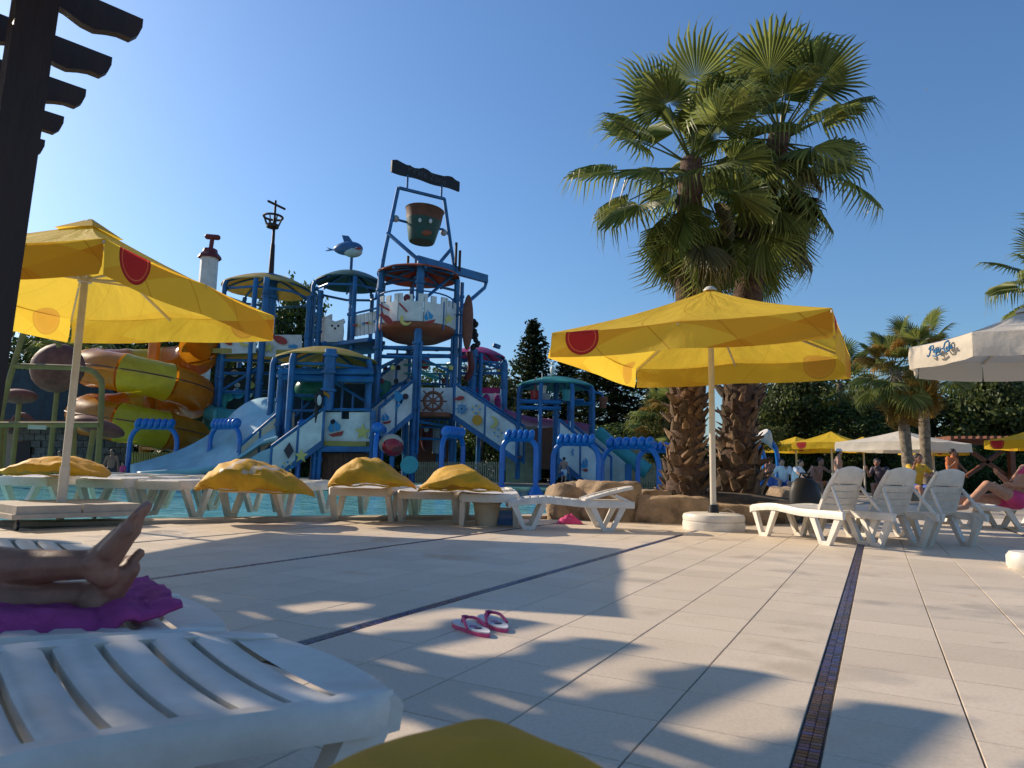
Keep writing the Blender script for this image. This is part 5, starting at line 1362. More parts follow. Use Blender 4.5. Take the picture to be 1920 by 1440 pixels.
for i in range(len(upp)-1):
    for j in range(nr): fs.append((i*(nr+1)+j, i*(nr+1)+j+1, (i+1)*(nr+1)+j+1, (i+1)*(nr+1)+j))
mb.add(vs, fs); o_ = mb.build('chute', 'slideblue', sl_, True, 60)
sm = o_.modifiers.new('thick', 'SOLIDIFY'); sm.thickness = .08
mb = MB(); v2 = [p+Vector((0, .02, -.02)) for p in low]; mb.add([q for p in low for q in (p+Vector((0, -.05, .02)), Vector((p.x, p.y-.05, -.15)))], [(2*i, 2*i+1, 2*i+3, 2*i+2) for i in range(len(low)-1)]); mb.build('skirt', 'slideblue', sl_)
for i in (8, 14, 20, 26): 
    if i < len(upp): mb = MB(); mb.tube([upp[i].lerp(low[i], k/6)+Vector((0, 0, .012)) for k in range(7)], .014, 5); mb.build('joint', 'grey', sl_)
# teal flume behind
tf = thing('teal_slide', 'teal curved flume and trough under the mast tower', 'slide', Q(430, 860, 29))
mb = MB(); mb.tube(smooth_path([Q(395, 775, 30.4), Q(430, 785, 30), Q(470, 780, 30), Q(505, 760, 30.4)], 5), .42, 14); mb.build('flume', 'teal', tf)
mb = MB(); mb.tube(smooth_path([Q(392, 800, 31), Q(404, 770, 30.6), Q(415, 740, 30.8)], 5), .36, 12); mb.build('flume', 'teal', tf)
for px in (400, 455): vpost(tf, px, 770, 890, 28.8, .10, 'teal', 'support')

# ---- magenta canopy tower
pt = thing('play_tower', 'blue tower with magenta canopy and pink figures right of the main tower', 'play tower', Q(900, 900, 33), GP)
dome(pt, 893, 55, 650, 668, 33, 'magenta', 8, .2, posts=(0, 3, 5, 6), ybase=880, pr=.11)
vpost(pt, 886, 655, 780, 31.6, .22); vpost(pt, 943, 680, 800, 31.8, .13)
mb = MB(); mb.tube([Q(930, 652, 32)+Vector((0, 0, 0)), Q(932, 646, 32)], .2, 8); mb.build('roof_float', 'blue', pt)
panel(pt, [(893, 727, 34.6), (937, 727, 34.6), (937, 737, 34.6), (893, 737, 34.6)], .1, 'magenta', 'back_panel')
panel(pt, [(896, 738, 31.6), (939, 738, 31.6), (939, 800, 31.6), (896, 782, 31.6)])
for px, s_ in ((912, .34), (933, .3)):
    mb = MB(); a = Q(px, 748, 31.3); mb.ball(a, s_*.5, .2, s_*.7); mb.tube([a, a+Vector((.05, 0, -.55)), a+Vector((.22, 0, -.9))], [.16, .12, .04], 8); mb.build('octopus_figure', 'magenta', pt)
mb = MB(); mb.box(Q(918, 792, 32.8), (1.6, 2.0, .18)); mb.build('platform', 'magenta', pt, False)
for a, b in (((840, 668, 32), (945, 690, 32)), ((860, 700, 32), (945, 700, 32)), ((845, 730, 33), (885, 745, 33))): pbeam(pt, a, b, .07)
pipe(pt, [(782, 695, 31.0), (822, 710, 31.3)], .10, 'teal', 'water_pipe')
mb = MB(); mb.ball(Q(797, 680, 31), .24, .2, .34); mb.build('parrot_figure', 'red', pt)
mb = MB(); mb.tube(smooth_path([Q(880, 660, 30.5), Q(883, 690, 30.5), Q(872, 715, 30.8)], 4), [.16]*8+[.05], 8); mb.build('parrot_figure', 'dkred', pt)
ps = thing('pink_slide', 'pink slide running down right from the magenta tower behind the green gazebo', 'slide', Q(1000, 880, 31))
mb = MB(); path = smooth_path([Q(945, 776, 31.6), Q(985, 790, 31.2), Q(1030, 796, 30.8), Q(1070, 800, 30.4), Q(1108, 808, 30)], 4); vs = []; fs = []
for p in path:
    for j in range(9):
        a = PI*j/8; vs.append(p+Vector((0, -.55*math.cos(a), -.42*math.sin(a)+.2)))
for i in range(len(path)-1):
    for j in range(8): fs.append((i*9+j, i*9+j+1, (i+1)*9+j+1, (i+1)*9+j))
mb.add(vs, fs); o_ = mb.build('chute', 'pink', ps); sm = o_.modifiers.new('thick', 'SOLIDIFY'); sm.thickness = .06
for px in (975, 1050, 1100): vpost(ps, px, 805, 895, 30.6, .09, 'blue', 'support')

# ---- green gazebo on the right
gz = thing('play_tower', 'blue gazebo with teal green canopy at the right end of the playground', 'play tower', Q(1040, 900, 29), GP)
dome(gz, 1042, 71, 706, 723, 29, 'tealcan', 8, .35, posts=(0, 1, 3, 4, 5, 6, 7), ybase=900, pr=.09, ring=False)
vpost(gz, 1042, 706, 900, 29.0, .12)
for a, b in (((975, 752, 27.6), (1052, 755, 27.4)), ((975, 764, 27.6), (1052, 766, 27.4)), ((1065, 757, 28.6), (1112, 757, 28.2)), ((1010, 752, 30.6), (1095, 752, 30.6))): pbeam(gz, a, b, .09)
mb = MB(); a = Q(1036, 695, 29); mb.ball(a, .10, .10, .22); mb.ball(a+Vector((0, 0, .3)), .08); mb.build('finial', 'whitep', gz)
for px, py, mn in ((1003, 740, 'red'), (1022, 745, 'grey'), (1062, 738, 'teal'), (1016, 730, 'whitep')):
    mb = MB(); a = Q(px, py, 28.0); mb.lathe([(0, -.3), (.14, -.3), (.22, .15), (0, .18)], a, 10); mb.tube([a+Vector((0, 0, .15)), a+Vector((0, 0, .7))], .02, 5); mb.build('hanging_bucket', mn, gz)
pipe(gz, [(1112, 735, 28.3), (1128, 738, 28.2), (1132, 748, 28.2)], .05, 'blue', 'bucket_arm')
mb = MB(); a = Q(1131, 752, 28.2); mb.lathe([(0, -.3), (.12, -.3), (.2, .15), (0, .2)], a, 10); mb.build('hanging_bucket', 'brown', gz)
panel(gz, [(1000, 805, 29.6), (1046, 800, 29.6), (1046, 880, 29.6), (1000, 880, 29.6)], .1, 'brown', 'wall')
panel(gz, [(948, 800, 30.4), (1006, 800, 30.4), (1006, 905, 30.4), (948, 905, 30.4)], .1, 'sandwall', 'wall')
st6 = thing('stair_flight', 'white sided stair flight going down right from the green gazebo', 'stairs', Q(1090, 900, 28), 'playground stairs')
stairs(st6, (1048, 862), (1130, 935), 27.0, 26.2, 1.5)
wheelem(st6, 1078, 848, 26.75, .2); boatem(st6, 1100, 872, 26.5, .24)
st7 = thing('teal_slide', 'teal open slide beside white boards behind the right arches', 'slide', Q(1160, 900, 29))
panel(st7, [(1110, 815, 28.6), (1172, 868, 27.8), (1172, 920, 27.8), (1110, 920, 28.6)], .06, 'whitep', 'side_board')
mb = MB(); path = [Q(1120, 812, 29.4), Q(1150, 838, 29), Q(1190, 868, 28.6), Q(1215, 885, 28.4)]; mb.tube(path, .34, 12); mb.build('flume', 'teal', st7)
panel(st7, [(1172, 870, 27.7), (1184, 870, 27.7), (1184, 915, 27.7), (1172, 915, 27.7)], .1, 'blue', 'end_board')
# red fish bucket, teal disc
fb = thing('fish_figure', 'shiny red fish head figure with white back beside the blue arch', 'figure', Q(737, 860, 24.6))
a = Q(736, 838, 24.6); mb = MB(); mb.ball(a, .40, .38, .34, 18, 12, rot=Matrix.Rotation(R(18), 3, 'Y')); mb.build('head', 'red', fb)
mb = MB(); mb.ball(a+Vector((-.08, .14, .10)), .45, .4, .38, 14, 10); mb.build('back', 'cream', fb)
mb = MB(); mb.prism([a+Vector((x, -.36, z)) for x, z in ((.0, -.05), (.38, .02), (.42, -.14), (.1, -.22))], (0, .2, 0)); mb.build('mouth', 'dkred', fb, False)
mb = MB(); mb.tube([a+Vector((0, 0, -.2)), Vector((a.x, a.y, -.1))], .09, 8); mb.build('stand', 'blue', fb)
mb = MB(); mb.lathe([(0, -.05), (.32, -.05), (.32, .05), (0, .05)], Q(768, 872, 24.2), 20, M4=Matrix.Rotation(R(80), 3, 'X'))
one(mb, 'float_disc', 'teal', 'round turquoise disc standing right of the red fish head', 'disc', Q(768, 872, 24.2))
# picket fence
fc = thing('picket_fence', 'low pale picket fence in shade behind the arches', 'fence', Q(870, 900, 29))
for i in range(40):
    x = 778+i*4.1
    panel(fc, [(x, 866, 27.4), (x+2.6, 866, 27.4), (x+2.6, 905, 27.4), (x, 905, 27.4)], .03, 'picket', 'picket')
for y in (873, 895): pbeam(fc, (776, y, 27.5), (942, y, 27.5), .04, 'picket', 'rail')
fc2 = thing('picket_fence', 'low pale picket fence right of the teal slide, left of the palms', 'fence', Q(1210, 900, 29))
for i in range(16):
    x = 1186+i*4.3; panel(fc2, [(x, 868, 28.4), (x+2.7, 868, 28.4), (x+2.7, 918, 28.4), (x, 918, 28.4)], .03, 'picket', 'picket')
for y in (876, 908): pbeam(fc2, (1184, y, 28.5), (1254, y, 28.5), .04, 'picket', 'rail')
mb = MB(); 
bw = thing('boundary_wall', 'plain sand coloured wall behind the right arches under the pine', 'wall', Q(1190, 880, 32))
panel(bw, [(1115, 820, 33), (1265, 822, 33), (1265, 905, 33), (1115, 905, 33)], .3, 'sandwall', 'wall_face')
fc3 = thing('picket_fence', 'yellow timber fence under the spiral slide', 'fence', Q(280, 880, 28))
for i in range(20):
    x = 238+i*4.6; panel(fc3, [(x, 848, 27.6), (x+3, 848, 27.6), (x+3, 882, 27.6), (x, 882, 27.6)], .03, 'yelcan', 'picket')
for y in (853, 872): pbeam(fc3, (236, y, 27.7), (332, y, 27.7), .04, 'yelcan', 'rail')

# ---- spiral slide
ss = thing('spiral_slide', 'orange and yellow spiral tube slide coiling twice at the left', 'slide', Q(272, 880, 29))
SY = 29.6; sc_ = Q(268, 775, SY); Rs = 2.08; tr_ = .78; pitch = 2.02; z0 = Q(268, 792, SY).z-.1
segA = R(45)
mats_ = ['orange', 'lime', 'orange', 'orange', 'lime']
def helix(a, rr=Rs): return Vector((sc_.x+rr*math.cos(a), SY+rr*math.sin(a), z0-(a-1.5*PI)/(2*PI)*pitch))
a = -2*PI+R(6.5); k = 0
while a < 2*PI+R(10):
    pts = [helix(a+segA*i/6) for i in range(7)]; mb = MB()
    # tube section with flanges at the joints and a seam along the side
    mb.tube(pts, [tr_+.045]+[tr_]*5+[tr_+.045], 20, cap=False)
    mb.build('tube_section', 'lime' if (k % 4 == 2) else 'orange', ss, True, 50)
    mb = MB(); mb.tube([Vector((p.x+(p.x-sc_.x)/Rs*tr_, p.y+(p.y-SY)/Rs*tr_, p.z+.10)) for p in pts], .03, 5); mb.build('seam', 'brown', ss)
    a += segA; k += 1
for px, Y in ((280, 29.6),): vpost(ss, px, 610, 895, Y, .24, 'orange', 'support')
for ang in (1.1*PI, 1.8*PI):
    p = helix(ang); mb = MB(); mb.bar(Vector((sc_.x, SY, p.z-.7)), p-Vector((0, 0, tr_)), .12, .12); mb.build('bracket', 'orange', ss)
mb = MB(); mb.tube(smooth_path([helix(-2*PI+R(8)), Q(395, 640, 30.5), Q(430, 640, 31.2)], 5), .62, 16); mb.build('entry_chute', 'orange', ss)
mb = MB(); mb.prism([Q(*p, 32) for p in ((255, 626), (270, 618), (300, 612), (330, 622), (330, 632), (255, 632))], (0, .8, 0)); mb.build('entry_roof', 'brown', ss, False)

# ---- olive pipe frame, brown pods, stone house on the left
of = thing('pipe_frame', 'olive green bent pipe climbing frame at left behind the parasol pole', 'climbing frame', Q(100, 880, 20))
for pts in ([(52, 598, 20), (4, 765, 20), (-6, 890, 20)], [(52, 598, 20), (95, 618, 20.8), (112, 650, 21.2)], [(22, 686, 20), (100, 688, 20), (160, 692, 20), (184, 706, 20), (191, 735, 20), (182, 892, 20)], [(-10, 796, 19.6), (185, 796, 19.8)], [(139, 800, 20.6), (137, 885, 20.6)], [(176, 806, 20.4), (161, 892, 20.4)], [(52, 600, 20), (20, 620, 21), (5, 650, 21)], [(8, 800, 20.2), (2, 890, 20.2)]):
    mb = MB(); mb.tube(smooth_path([Q(*p) for p in pts], 4), .082, 8); mb.build('pipe', 'olive', of)
mb = MB(); mb.box(Q(70, 801, 19.4), (.5, .06, .12)); mb.build('plate', 'cream', of)
for i, (px, py, wx, wz, Y, lab) in enumerate(((108, 690, 50, 47, 23, 'large split brown pod shape behind the left parasol pole'), (34, 743, 34, 14, 23.5, 'thin brown pod shape low at the left edge'), (185, 800, 50, 16, 24, 'long tilted brown pod shape under the spiral slide'))):
    t = thing('brown_pod', lab, 'figure', Q(px, py, Y), 'brown pod shapes'); c = Q(px, py, Y); rot = Matrix.Rotation(R((0, 0, 17)[i]), 3, 'Y')
    for s_ in ((1, -1) if i == 0 else (1,)):
        mb = MB(); vs_ = MB(); vs_.ball((0, 0, 0), wx*PX(Y), .5, wz*PX(Y), 20, 12)
        if i == 0: mb.v = [c+rot @ Vector((q.x, q.y, s_*max(.05, s_*q.z))) for q in vs_.v]
        else: mb.v = [c+rot @ q for q in vs_.v]
        mb.f = vs_.f; mb.m = vs_.m; mb.build('shell', 'pod', t)
    mb = MB(); mb.tube([Vector((c.x, Y+.1, c.z-wz*PX(Y)*.8)), Vector((c.x, Y+.1, -.1))], .08, 8); mb.build('stand', 'olive', t)
sh_ = thing('stone_house', 'low grey stone block building in shade at the far left', 'building', Q(120, 890, 31))
for row_ in range(7):
    for i in range(11):
        x0 = 20+i*20+(row_ % 2)*9; y0 = 802+row_*12.5
        if x0 < 60 and row_ > 1: continue
        dep = random.uniform(0, .10); panel(sh_, [(x0, y0, 31-dep), (x0+18.8, y0, 31-dep), (x0+18.8, y0+11.6, 31-dep), (x0, y0+11.6, 31-dep)], .25, 'stone', 'stone')
panel(sh_, [(-60, 800, 31.3), (245, 800, 31.3), (245, 892, 31.3), (-60, 892, 31.3)], .3, 'grout', 'wall')
panel(sh_, [(-60, 690, 33), (190, 700, 33), (240, 790, 33), (240, 802, 33), (-60, 802, 33)], .4, 'dark_backing', 'hill_backdrop')  # added flat backdrop standing in for the dark hill behind the house
mb = MB(); mb.bar(Q(-40, 792, 30.4), Q(240, 797, 30.4), 1.4, .22); mb.build('roof_edge', 'redwood', sh_, False)
panel(sh_, [(24, 828, 30.8), (58, 828, 30.8), (58, 892, 30.8), (24, 892, 30.8)], .1, 'black', 'door')
mb = MB(); mb.tube(smooth_path([Q(20, 805, 30), Q(30, 782, 30), Q(50, 780, 30), Q(66, 800, 30)], 4), .12, 8); mb.build('arch_trim', 'brown', sh_)

# ---- arches
AR = [(237, 326, 782, 897, 26.5, 'leftmost of the blue arches, under the spiral slide', 26.5),
      (388, 444, 782, 900, 26.0, 'blue arch in front of the broad pale slide', 25.2),
      (556, 584, 786, 908, 25.0, 'narrow turned blue arch left of the sailboat panel', 27.4),
      (701, 712, 792, 905, 24.2, 'blue arch seen edge on beside the red fish head', 26.6),
      (826, 866, 798, 912, 24.0, 'small blue arch right of the main tower, below the ship wheel', 25.2),
      (940, 1004, 804, 924, 23.0, 'blue arch left of the boy in swim shorts', 22.8),
      (1036, 1122, 812, 922, 23.4, 'wide blue arch framing the boy in swim shorts', 23.0),
      (1128, 1236, 818, 926, 24.0, 'widest blue arch just left of the palm trunk', 23.0),
      (1196, 1268, 826, 924, 25.5, 'blue arch half hidden behind the left palm trunk', 25.5)]
for (x0, x1, yt_, yb, Y0, lab, Y1) in AR:
    t = thing('spray_arch', 'bright blue '+lab.replace('blue ', '') if 'blue' in lab else lab, 'arch', (0, 0, 0), 'bright blue spray arches')
    A = Q(x0, yb, Y0); B = Q(x1, yb, Y1); A.z = B.z = -.12; top = Q((x0+x1)/2, yt_+12, (Y0+Y1)/2).z; W_ = (B-A).length; u = (B-A).normalized(); rr = min(.75, W_*.32)
    zs = top-rr*1.1
    pts = [A, A+Vector((0, 0, zs*.5)), A+Vector((0, 0, zs))]
    for i in range(1, 6): th = PI/2*i/6; pts.append(A+u*(rr*(1-math.cos(th)))*.9+Vector((0, 0, zs+(top-zs)*math.sin(th))))
    pts2 = [B+Vector((0, 0, (p-A).z))-u*((p-A).dot(u)) for p in pts][::-1]
    mb = MB(); mb.tube(pts+pts2, .092, 12); mb.build('tube', 'archblue', t)
    for p in (A, B): mb = MB(); mb.lathe([(.26, -.05), (.26, .05), (.20, .18), (.12, .30), (.10, .30)], p, 14); mb.build('foot', 'archblue', t)
    nbulb = 6 if W_ > 1.2 else 5
    for i in range(nbulb):
        k = .16+.68*i/(nbulb-1); p = A.lerp(B, k); p = Vector((p.x, p.y, top+.06)); mb = MB()
        Rm = Matrix((u, Vector((-u.y, u.x, 0)), Vector((0, 0, 1)))).transposed()
        mb.ball(p-Vector((0, 0, .07)), max(.12, W_*.080), .22, .22, 14, 10, rot=Rm @ Matrix.Rotation(R(18), 3, 'Y')); mb.build('bulb', 'archblue', t)
# flower sprayers on the right
for px, py, bx, by, Y, lab in ((1413, 828, 1420, 916, 25.0, 'blue stemmed sprayer with white head, left of the two by the palm'), (1438, 822, 1446, 916, 25.6, 'blue stemmed sprayer with white head, right of the two by the palm')):
    t = thing('spray_flower', lab, 'sprayer', (0, 0, 0), 'white headed sprayers'); h = Q(px, py, Y); b = Q(bx, by, Y); b.z = -.12
    path = smooth_path([b, b+Vector((.16, 0, .55)), b+Vector((.28, 0, 1.15)), h+Vector((.34, 0, -.45)), h+Vector((.16, 0, -.12))], 5)
    mb = MB(); mb.tube(path, .085, 10); mb.build('stem', 'archblue', t)
    mb = MB(); d = Vector((-.62, -.2, .75)).normalized(); Mz = d.to_track_quat('Z', 'Y').to_matrix(); mb.lathe([(.08, -.45), (.13, -.2), (.24, .06), (.27, .18), (.22, .28), (0, .33)], h, 16, M4=Mz); mb.build('head', 'white', t)
    mb = MB(); mb.lathe([(.2, -.02), (.2, .1), (.1, .25), (.09, .25)], b, 12); mb.build('foot', 'white', t)

# ================================================================== FAR SIDE ON THE RIGHT
def far_parasol(label, px, ypeak, yeave, hw, Y, rot, matn, group='far yellow parasols', segs=4, val=.28):
    pk = P(px, ypeak, Y); ev = P(px, yeave, Y); half = hw*PX(Y)
    return parasol('parasol', label, Vector((pk.x, Y, -.02)), rot, half, ev.z+.05, pk.z, val, matn, group, segs, sub=8, pole_r=.045, ribs=False)
far_parasol('far yellow parasol furthest left, right behind the white headed sprayers', 1492, 818, 838, 52, 33, R(20), 'parasoly')
far_parasol('middle far yellow parasol with a red disc, tallest of the far group', 1558, 808, 832, 52, 30, R(45), 'parasoly')
far_parasol('far yellow parasol partly behind the pale one', 1618, 818, 838, 40, 34, R(30), 'parasoly')
far_parasol('far pale cream parasol behind the trunks of the two small palms', 1690, 806, 832, 82, 26, R(32), 'parasolw', 'far pale parasols', val=.32)
far_parasol('far yellow parasol right of the small palm trunks', 1748, 826, 842, 40, 29, R(10), 'parasoly')
far_parasol('far yellow and white parasol cut by the right edge', 1935, 804, 828, 55, 22, R(25), 'parasoly')
# dark timber pergola far right
rp = thing('pergola', 'red brown timber pergola with crossed braces at the far right', 'pergola', P(1845, 890, 27))
for px in (1790, 1896):
    a = P(px, 860, 27); mb = MB(); mb.box(Vector((a.x, 27, a.z*.5+.6)), (.2, .2, 2*(P(px, 832, 27).z*.5))); 
    mb = MB(); mb.bar(Vector((a.x, 27, 0)), Vector((a.x, 27, P(px, 828, 27).z)), .2, .2); mb.build('post', 'redwood', rp, False)
mb = MB(); mb.bar(P(1780, 829, 26.8), P(1905, 829, 26.8), .10, .22); mb.build('beam', 'redwood', rp, False)
for i in range(9):
    a = P(1786+i*13.5, 827, 26.2); mb = MB(); mb.bar(a+Vector((0, 0, .12)), a+Vector((.4, 3.0, .12)), .12, .16); mb.build('rafter', 'redwood', rp, False)
for a, b in (((1800, 832), (1892, 895)), ((1892, 836), (1812, 893))): mb = MB(); mb.bar(P(*a, 27.2), P(*b, 27.2), .14, .14); mb.build('brace', 'redwood', rp, False)
hg = thing('clipped_hedge', 'long dark clipped hedge along the far side of the pool area', 'hedge', P(1700, 890, 40))
for i in range(16):
    mw = Matrix.Translation(Vector((8+i*2.6, 39+2*math.sin(i), 1.1))-ORG[hg.name]) @ Matrix.Rotation(i*1.1, 4, 'Z') @ Matrix.Diagonal((2.0, 1.6, 1.7, 1))
    share('hedge_section', CROWN['bush', 'foliage'][i % 2], hg, mw)
hg = thing('clipped_hedge', 'dark hedge behind the playground towers', 'hedge', P(700, 890, 46))
for i in range(22):
    mw = Matrix.Translation(Vector((-34+i*2.7, 45+1.5*math.sin(i*2), 1.3))-ORG[hg.name]) @ Matrix.Rotation(i*1.1, 4, 'Z') @ Matrix.Diagonal((2.2, 1.7, 2.0+.5*math.sin(i*1.7), 1))
    share('hedge_section', CROWN['bush', 'foliage'][i % 2], hg, mw)
# hazy apartment block far behind the trees
ab = thing('apartment_block', 'pale distant apartment block rising between trees right of the palms', 'building', P(1490, 880, 160))
a = P(1492, 688, 160); mb = MB(); mb.box(Vector((a.x, 160, a.z/2)), (8, 8, a.z)); M['far'] = mat('pale_render', (.42, .40, .42), .8, .05, .2); mb.build('wall', 'far', ab, False)
M['farwin'] = mat('far_window', (.12, .13, .16), .3, .05, 1)
for r_i in range(5):
    for c_i in range(3):
        mb = MB(); mb.box(Vector((a.x-2.4+c_i*2.4, 155.97, a.z-2.2-r_i*3.2)), (1.2, .06, 1.5)); mb.build('window', 'farwin', ab, False)

# ================================================================== YELLOW BEANBAGS
def cushion(name, label, x0, x1, ytop, ybot, Y, depth, seed, shape_pts=None, tilt=0, mats=('cushion',), peak=.5, group='yellow beanbags on the pool row', stripes=False):
    """soft bag between two picture columns; pinched ends, crumpled skin"""
    a = P(x0, ybot, Y); b = P(x1, ytop, Y); w_ = (b.x-a.x)/2; h = (b.z-a.z); c = Vector(((a.x+b.x)/2, Y+depth*.5, a.z))
    n, k = 40, 22; mb = MB()
    for i in range(k+1):
        v = -1+2*i/k
        for j in range(n):
            t = 2*PI*j/n
            # v along the length, t round the section
            e = (1-abs(v)**2.4)**.62 if abs(v) < 1 else 0
            pk = math.exp(-((v-(peak*2-1))/.75)**2)*.55+.45
            x = w_*v; y = depth*.55*e*math.cos(t); z = h*.5*(1+math.sin(t))*e*pk if math.sin(t) > -.2 else h*.5*(.8+.25*math.sin(t))*e*.55
            p = Vector((x, y, z+h*.02*(1-e)+tilt*v)); cr = noise.noise(p*3.2+Vector((seed*5, 0, 0)))*.035+noise.noise(Vector((p.x*2+p.z*7, p.y*9, seed)))*.018+abs(noise.noise(Vector((p.x*6+p.y*3, p.z*3, seed+4))))*.045+abs(noise.noise(Vector((p.x*2.5-p.z*9, p.y*5, seed+9))))*.05
            mb.v.append(c+p*1.04+Vector((0, -cr*e, cr*1.1*e)))
    for i in range(k):
        for j in range(n): mb.f.append((i*n+j, i*n+(j+1) % n, (i+1)*n+(j+1) % n, (i+1)*n+j)); 
    mb.m = [0]*len(mb.f)
    if stripes:
        for q, f in enumerate(mb.f):
            i, j = divmod(q, n)
            s_ = (i+j*.35) % 4.2; mb.m[q] = 1 if (6 < i < 15 and 5 < j < 19 and s_ < 1.5) else 0
    o = thing(name, label, 'beanbag', c, group); mb.build('bag', list(mats), o, True, 60)
    mb = MB(); mb.tube([mb_v for mb_v in [Vector((c.x-w_*.86+w_*1.72*i/14, Y-.02+depth*.02+.10*abs(2*i/14-1)**2, a.z+h*.16+tilt*(2*i/14-1)+.012*math.sin(i))) for i in range(15)]], .009, 5); mb.build('seam', mats[0], o)
    return o
cushion('beanbag', 'flat yellow beanbag behind the left parasol pole', -40, 156, 862, 893, 7.75, .9, 1, peak=.6)
cushion('beanbag', 'yellow beanbag with faded white stripes hanging over a lounger corner', 340, 572, 868, 928, 7.7, .8, 2, mats=('cushion', 'cream'), peak=.42, stripes=True, tilt=-.02)
cushion('beanbag', 'tall domed yellow beanbag with a crumpled right end', 600, 772, 862, 918, 7.9, .8, 3, peak=.36)
cushion('beanbag', 'low yellow beanbag on the two right loungers of the pool row', 776, 942, 880, 925, 7.9, .8, 4, peak=.42)
# near yellow cushion corner
mb = MB(); n = 28
def pil(u, v, s_):
    k_ = max(abs(u), abs(v))/max(1e-6, (abs(u)**5+abs(v)**5)**(1/5)); e = 1-max(abs(u), abs(v))**2.4; return Vector((u*.20*k_, v*.20*k_, s_*.06*max(0, e)**.7))
for s_ in (1, -1):
    o = len(mb.v)
    for i in range(n+1):
        for j in range(n+1):
            u, v = -1+2*i/n, -1+2*j/n; p = pil(u, v, s_); p.z += .01*noise.noise(Vector((u*2.2, v*2.2, 3))); mb.v.append(p)
    for i in range(n):
        for j in range(n):
            q = (o+i*(n+1)+j, o+(i+1)*(n+1)+j, o+(i+1)*(n+1)+j+1, o+i*(n+1)+j+1); mb.f.append(q if s_ > 0 else q[::-1]); mb.m.append(0)
cc_ = P(893, 1338, .66)
mb.v = [Matrix.Rotation(R(45), 3, 'Z') @ p for p in mb.v]
off = Vector((cc_.x, cc_.y-.235, cc_.z-.060)); mb.v = [Matrix.Rotation(R(11), 3, 'X') @ p+off for p in mb.v]
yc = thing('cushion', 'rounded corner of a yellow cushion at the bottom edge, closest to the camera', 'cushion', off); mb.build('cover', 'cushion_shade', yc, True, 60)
dup(L0, (off.x, off.y+.30, 0), R(-90), 'white lounger under the yellow cushion at the bottom edge', scale=.90)

# ================================================================== FLIP FLOPS, SMALL THINGS
def flipflop(label, toe, heel):
    t = thing('flip_flop', label, 'flip flop', (0, 0, 0), 'pink and white flip flops'); d = (toe-heel); ln = d.length; wd = ln*.19
    out = []
    for i in range(24):
        a = 2*PI*i/24; x = .5*ln*math.cos(a); k = .86+.28*math.cos(a)*.5-.18*math.exp(-((math.cos(a)+.12)/.3)**2); out.append((x, wd*math.sin(a)*k*(1.0)))
    for nm, m_, z0_, z1_, s_ in (('sole', 'flippink', 0, .016, 1.0), ('footbed', 'flipwhite', .016, .021, .985)):
        mb = MB(); mb.prism([Vector((x*s_, y*s_, z0_)) for x, y in out], (0, 0, z1_-z0_)); mb.build(nm, m_, t, True, 40)
    mb = MB(); tp = Vector((.27*ln, 0, .022)); 
    for s_ in (1, -1):
        mb.tube(smooth_path([tp, tp+Vector((-.02, s_*.01, .022)), Vector((.02*ln, s_*wd*.62, .045)), Vector((-.16*ln, s_*wd*.86, .02))], 4), .0065, 6)
    mb.tube([tp, tp+Vector((-.012, 0, .022))], .006, 6); mb.build('strap', 'flippink', t)
    mb = MB(); mb.lathe([(0, .0), (.014, .0), (.016, .006), (0, .010)], tp+Vector((-.02, 0, .024)), 10); mb.build('flower', 'magenta', t)
    for x in (-.2, -.05): mb = MB(); mb.lathe([(0, .0205), (.018, .0205), (.018, .022), (0, .022)], (x*ln, 0, 0), 12); mb.build('print', 'decdark' if x < -.1 else 'pink', t)
    c = (toe+heel)/2; place(t, (c.x, c.y, .0), math.atan2(d.y, d.x)); return t
flipflop('left pink and white flip flop of the pair on the open deck, nearer the camera', G(866, 1170)+Vector((-.03, -.005, 0)), G(916, 1196))
flipflop('right pink and white flip flop of the pair on the open deck', G(903, 1160), G(948, 1187))
def small(px, py, Y=None): return G(px, py)
p = small(912, 985); mb = MB(); mb.lathe([(0, 0), (.13, 0), (.17, .26), (.185, .27), (.185, .30), (.16, .29), (.12, .04), (0, .04)], (p.x, p.y, 0), 20)
t = thing('sand_bucket', 'cream plastic bucket under the rightmost lounger of the pool row', 'bucket', p); mb.build('pail', 'cream', t)
mb = MB(); mb.tube([p+Vector((.175*math.cos(PI*i/10), 0, .29+.06*math.sin(PI*i/10))) for i in range(11)], .006, 5); mb.build('handle', 'white', t)
p = small(928, 986); p += Vector((.12, .25, 0)); t = thing('cool_box', 'small blue cool box under the rightmost lounger of the pool row', 'cool box', p); mb = MB(); mb.box(p+Vector((0, 0, .09)), (.22, .16, .18)); mb.build('box', 'archblue', t, False)
mb = MB(); mb.box(p+Vector((0, 0, .195)), (.24, .18, .03)); mb.build('lid', 'white', t, False)
def cloth_heap(name, label, c, sx, sy, h, matn, seed):
    mb = MB(); n = 14
    for i in range(n+1):
        for j in range(n+1):
            u, v = -1+2*i/n, -1+2*j/n; e = max(0, 1-u*u)*max(0, 1-v*v); wv = .05*noise.noise(Vector((u*1.5+seed, v*1.5, 0)))
            mb.v.append(Vector(c)+Vector((u*sx*(1+wv*2), v*sy*(1+wv*3), h*e*(.6+.9*abs(noise.noise(Vector((u*2.3, v*2.3, seed)))))+.008)))
    for i in range(n):
        for j in range(n): mb.f.append((i*(n+1)+j, (i+1)*(n+1)+j, (i+1)*(n+1)+j+1, i*(n+1)+j+1)); mb.m.append(0)
    return one(mb, name, matn, label, 'towel', Vector(c))
p = small(1068, 982); cloth_heap('red_towel', 'crumpled red towel on the deck behind the sideways white lounger', p, .18, .12, .13, 'pinkcloth', 3)
q = FR[0][0]+FR[0][1]*.7; cloth_heap('lime_towel', 'lime green towel on the lounger behind the right group', (q.x, q.y, .36), .3, .25, .10, 'limecloth', 5)
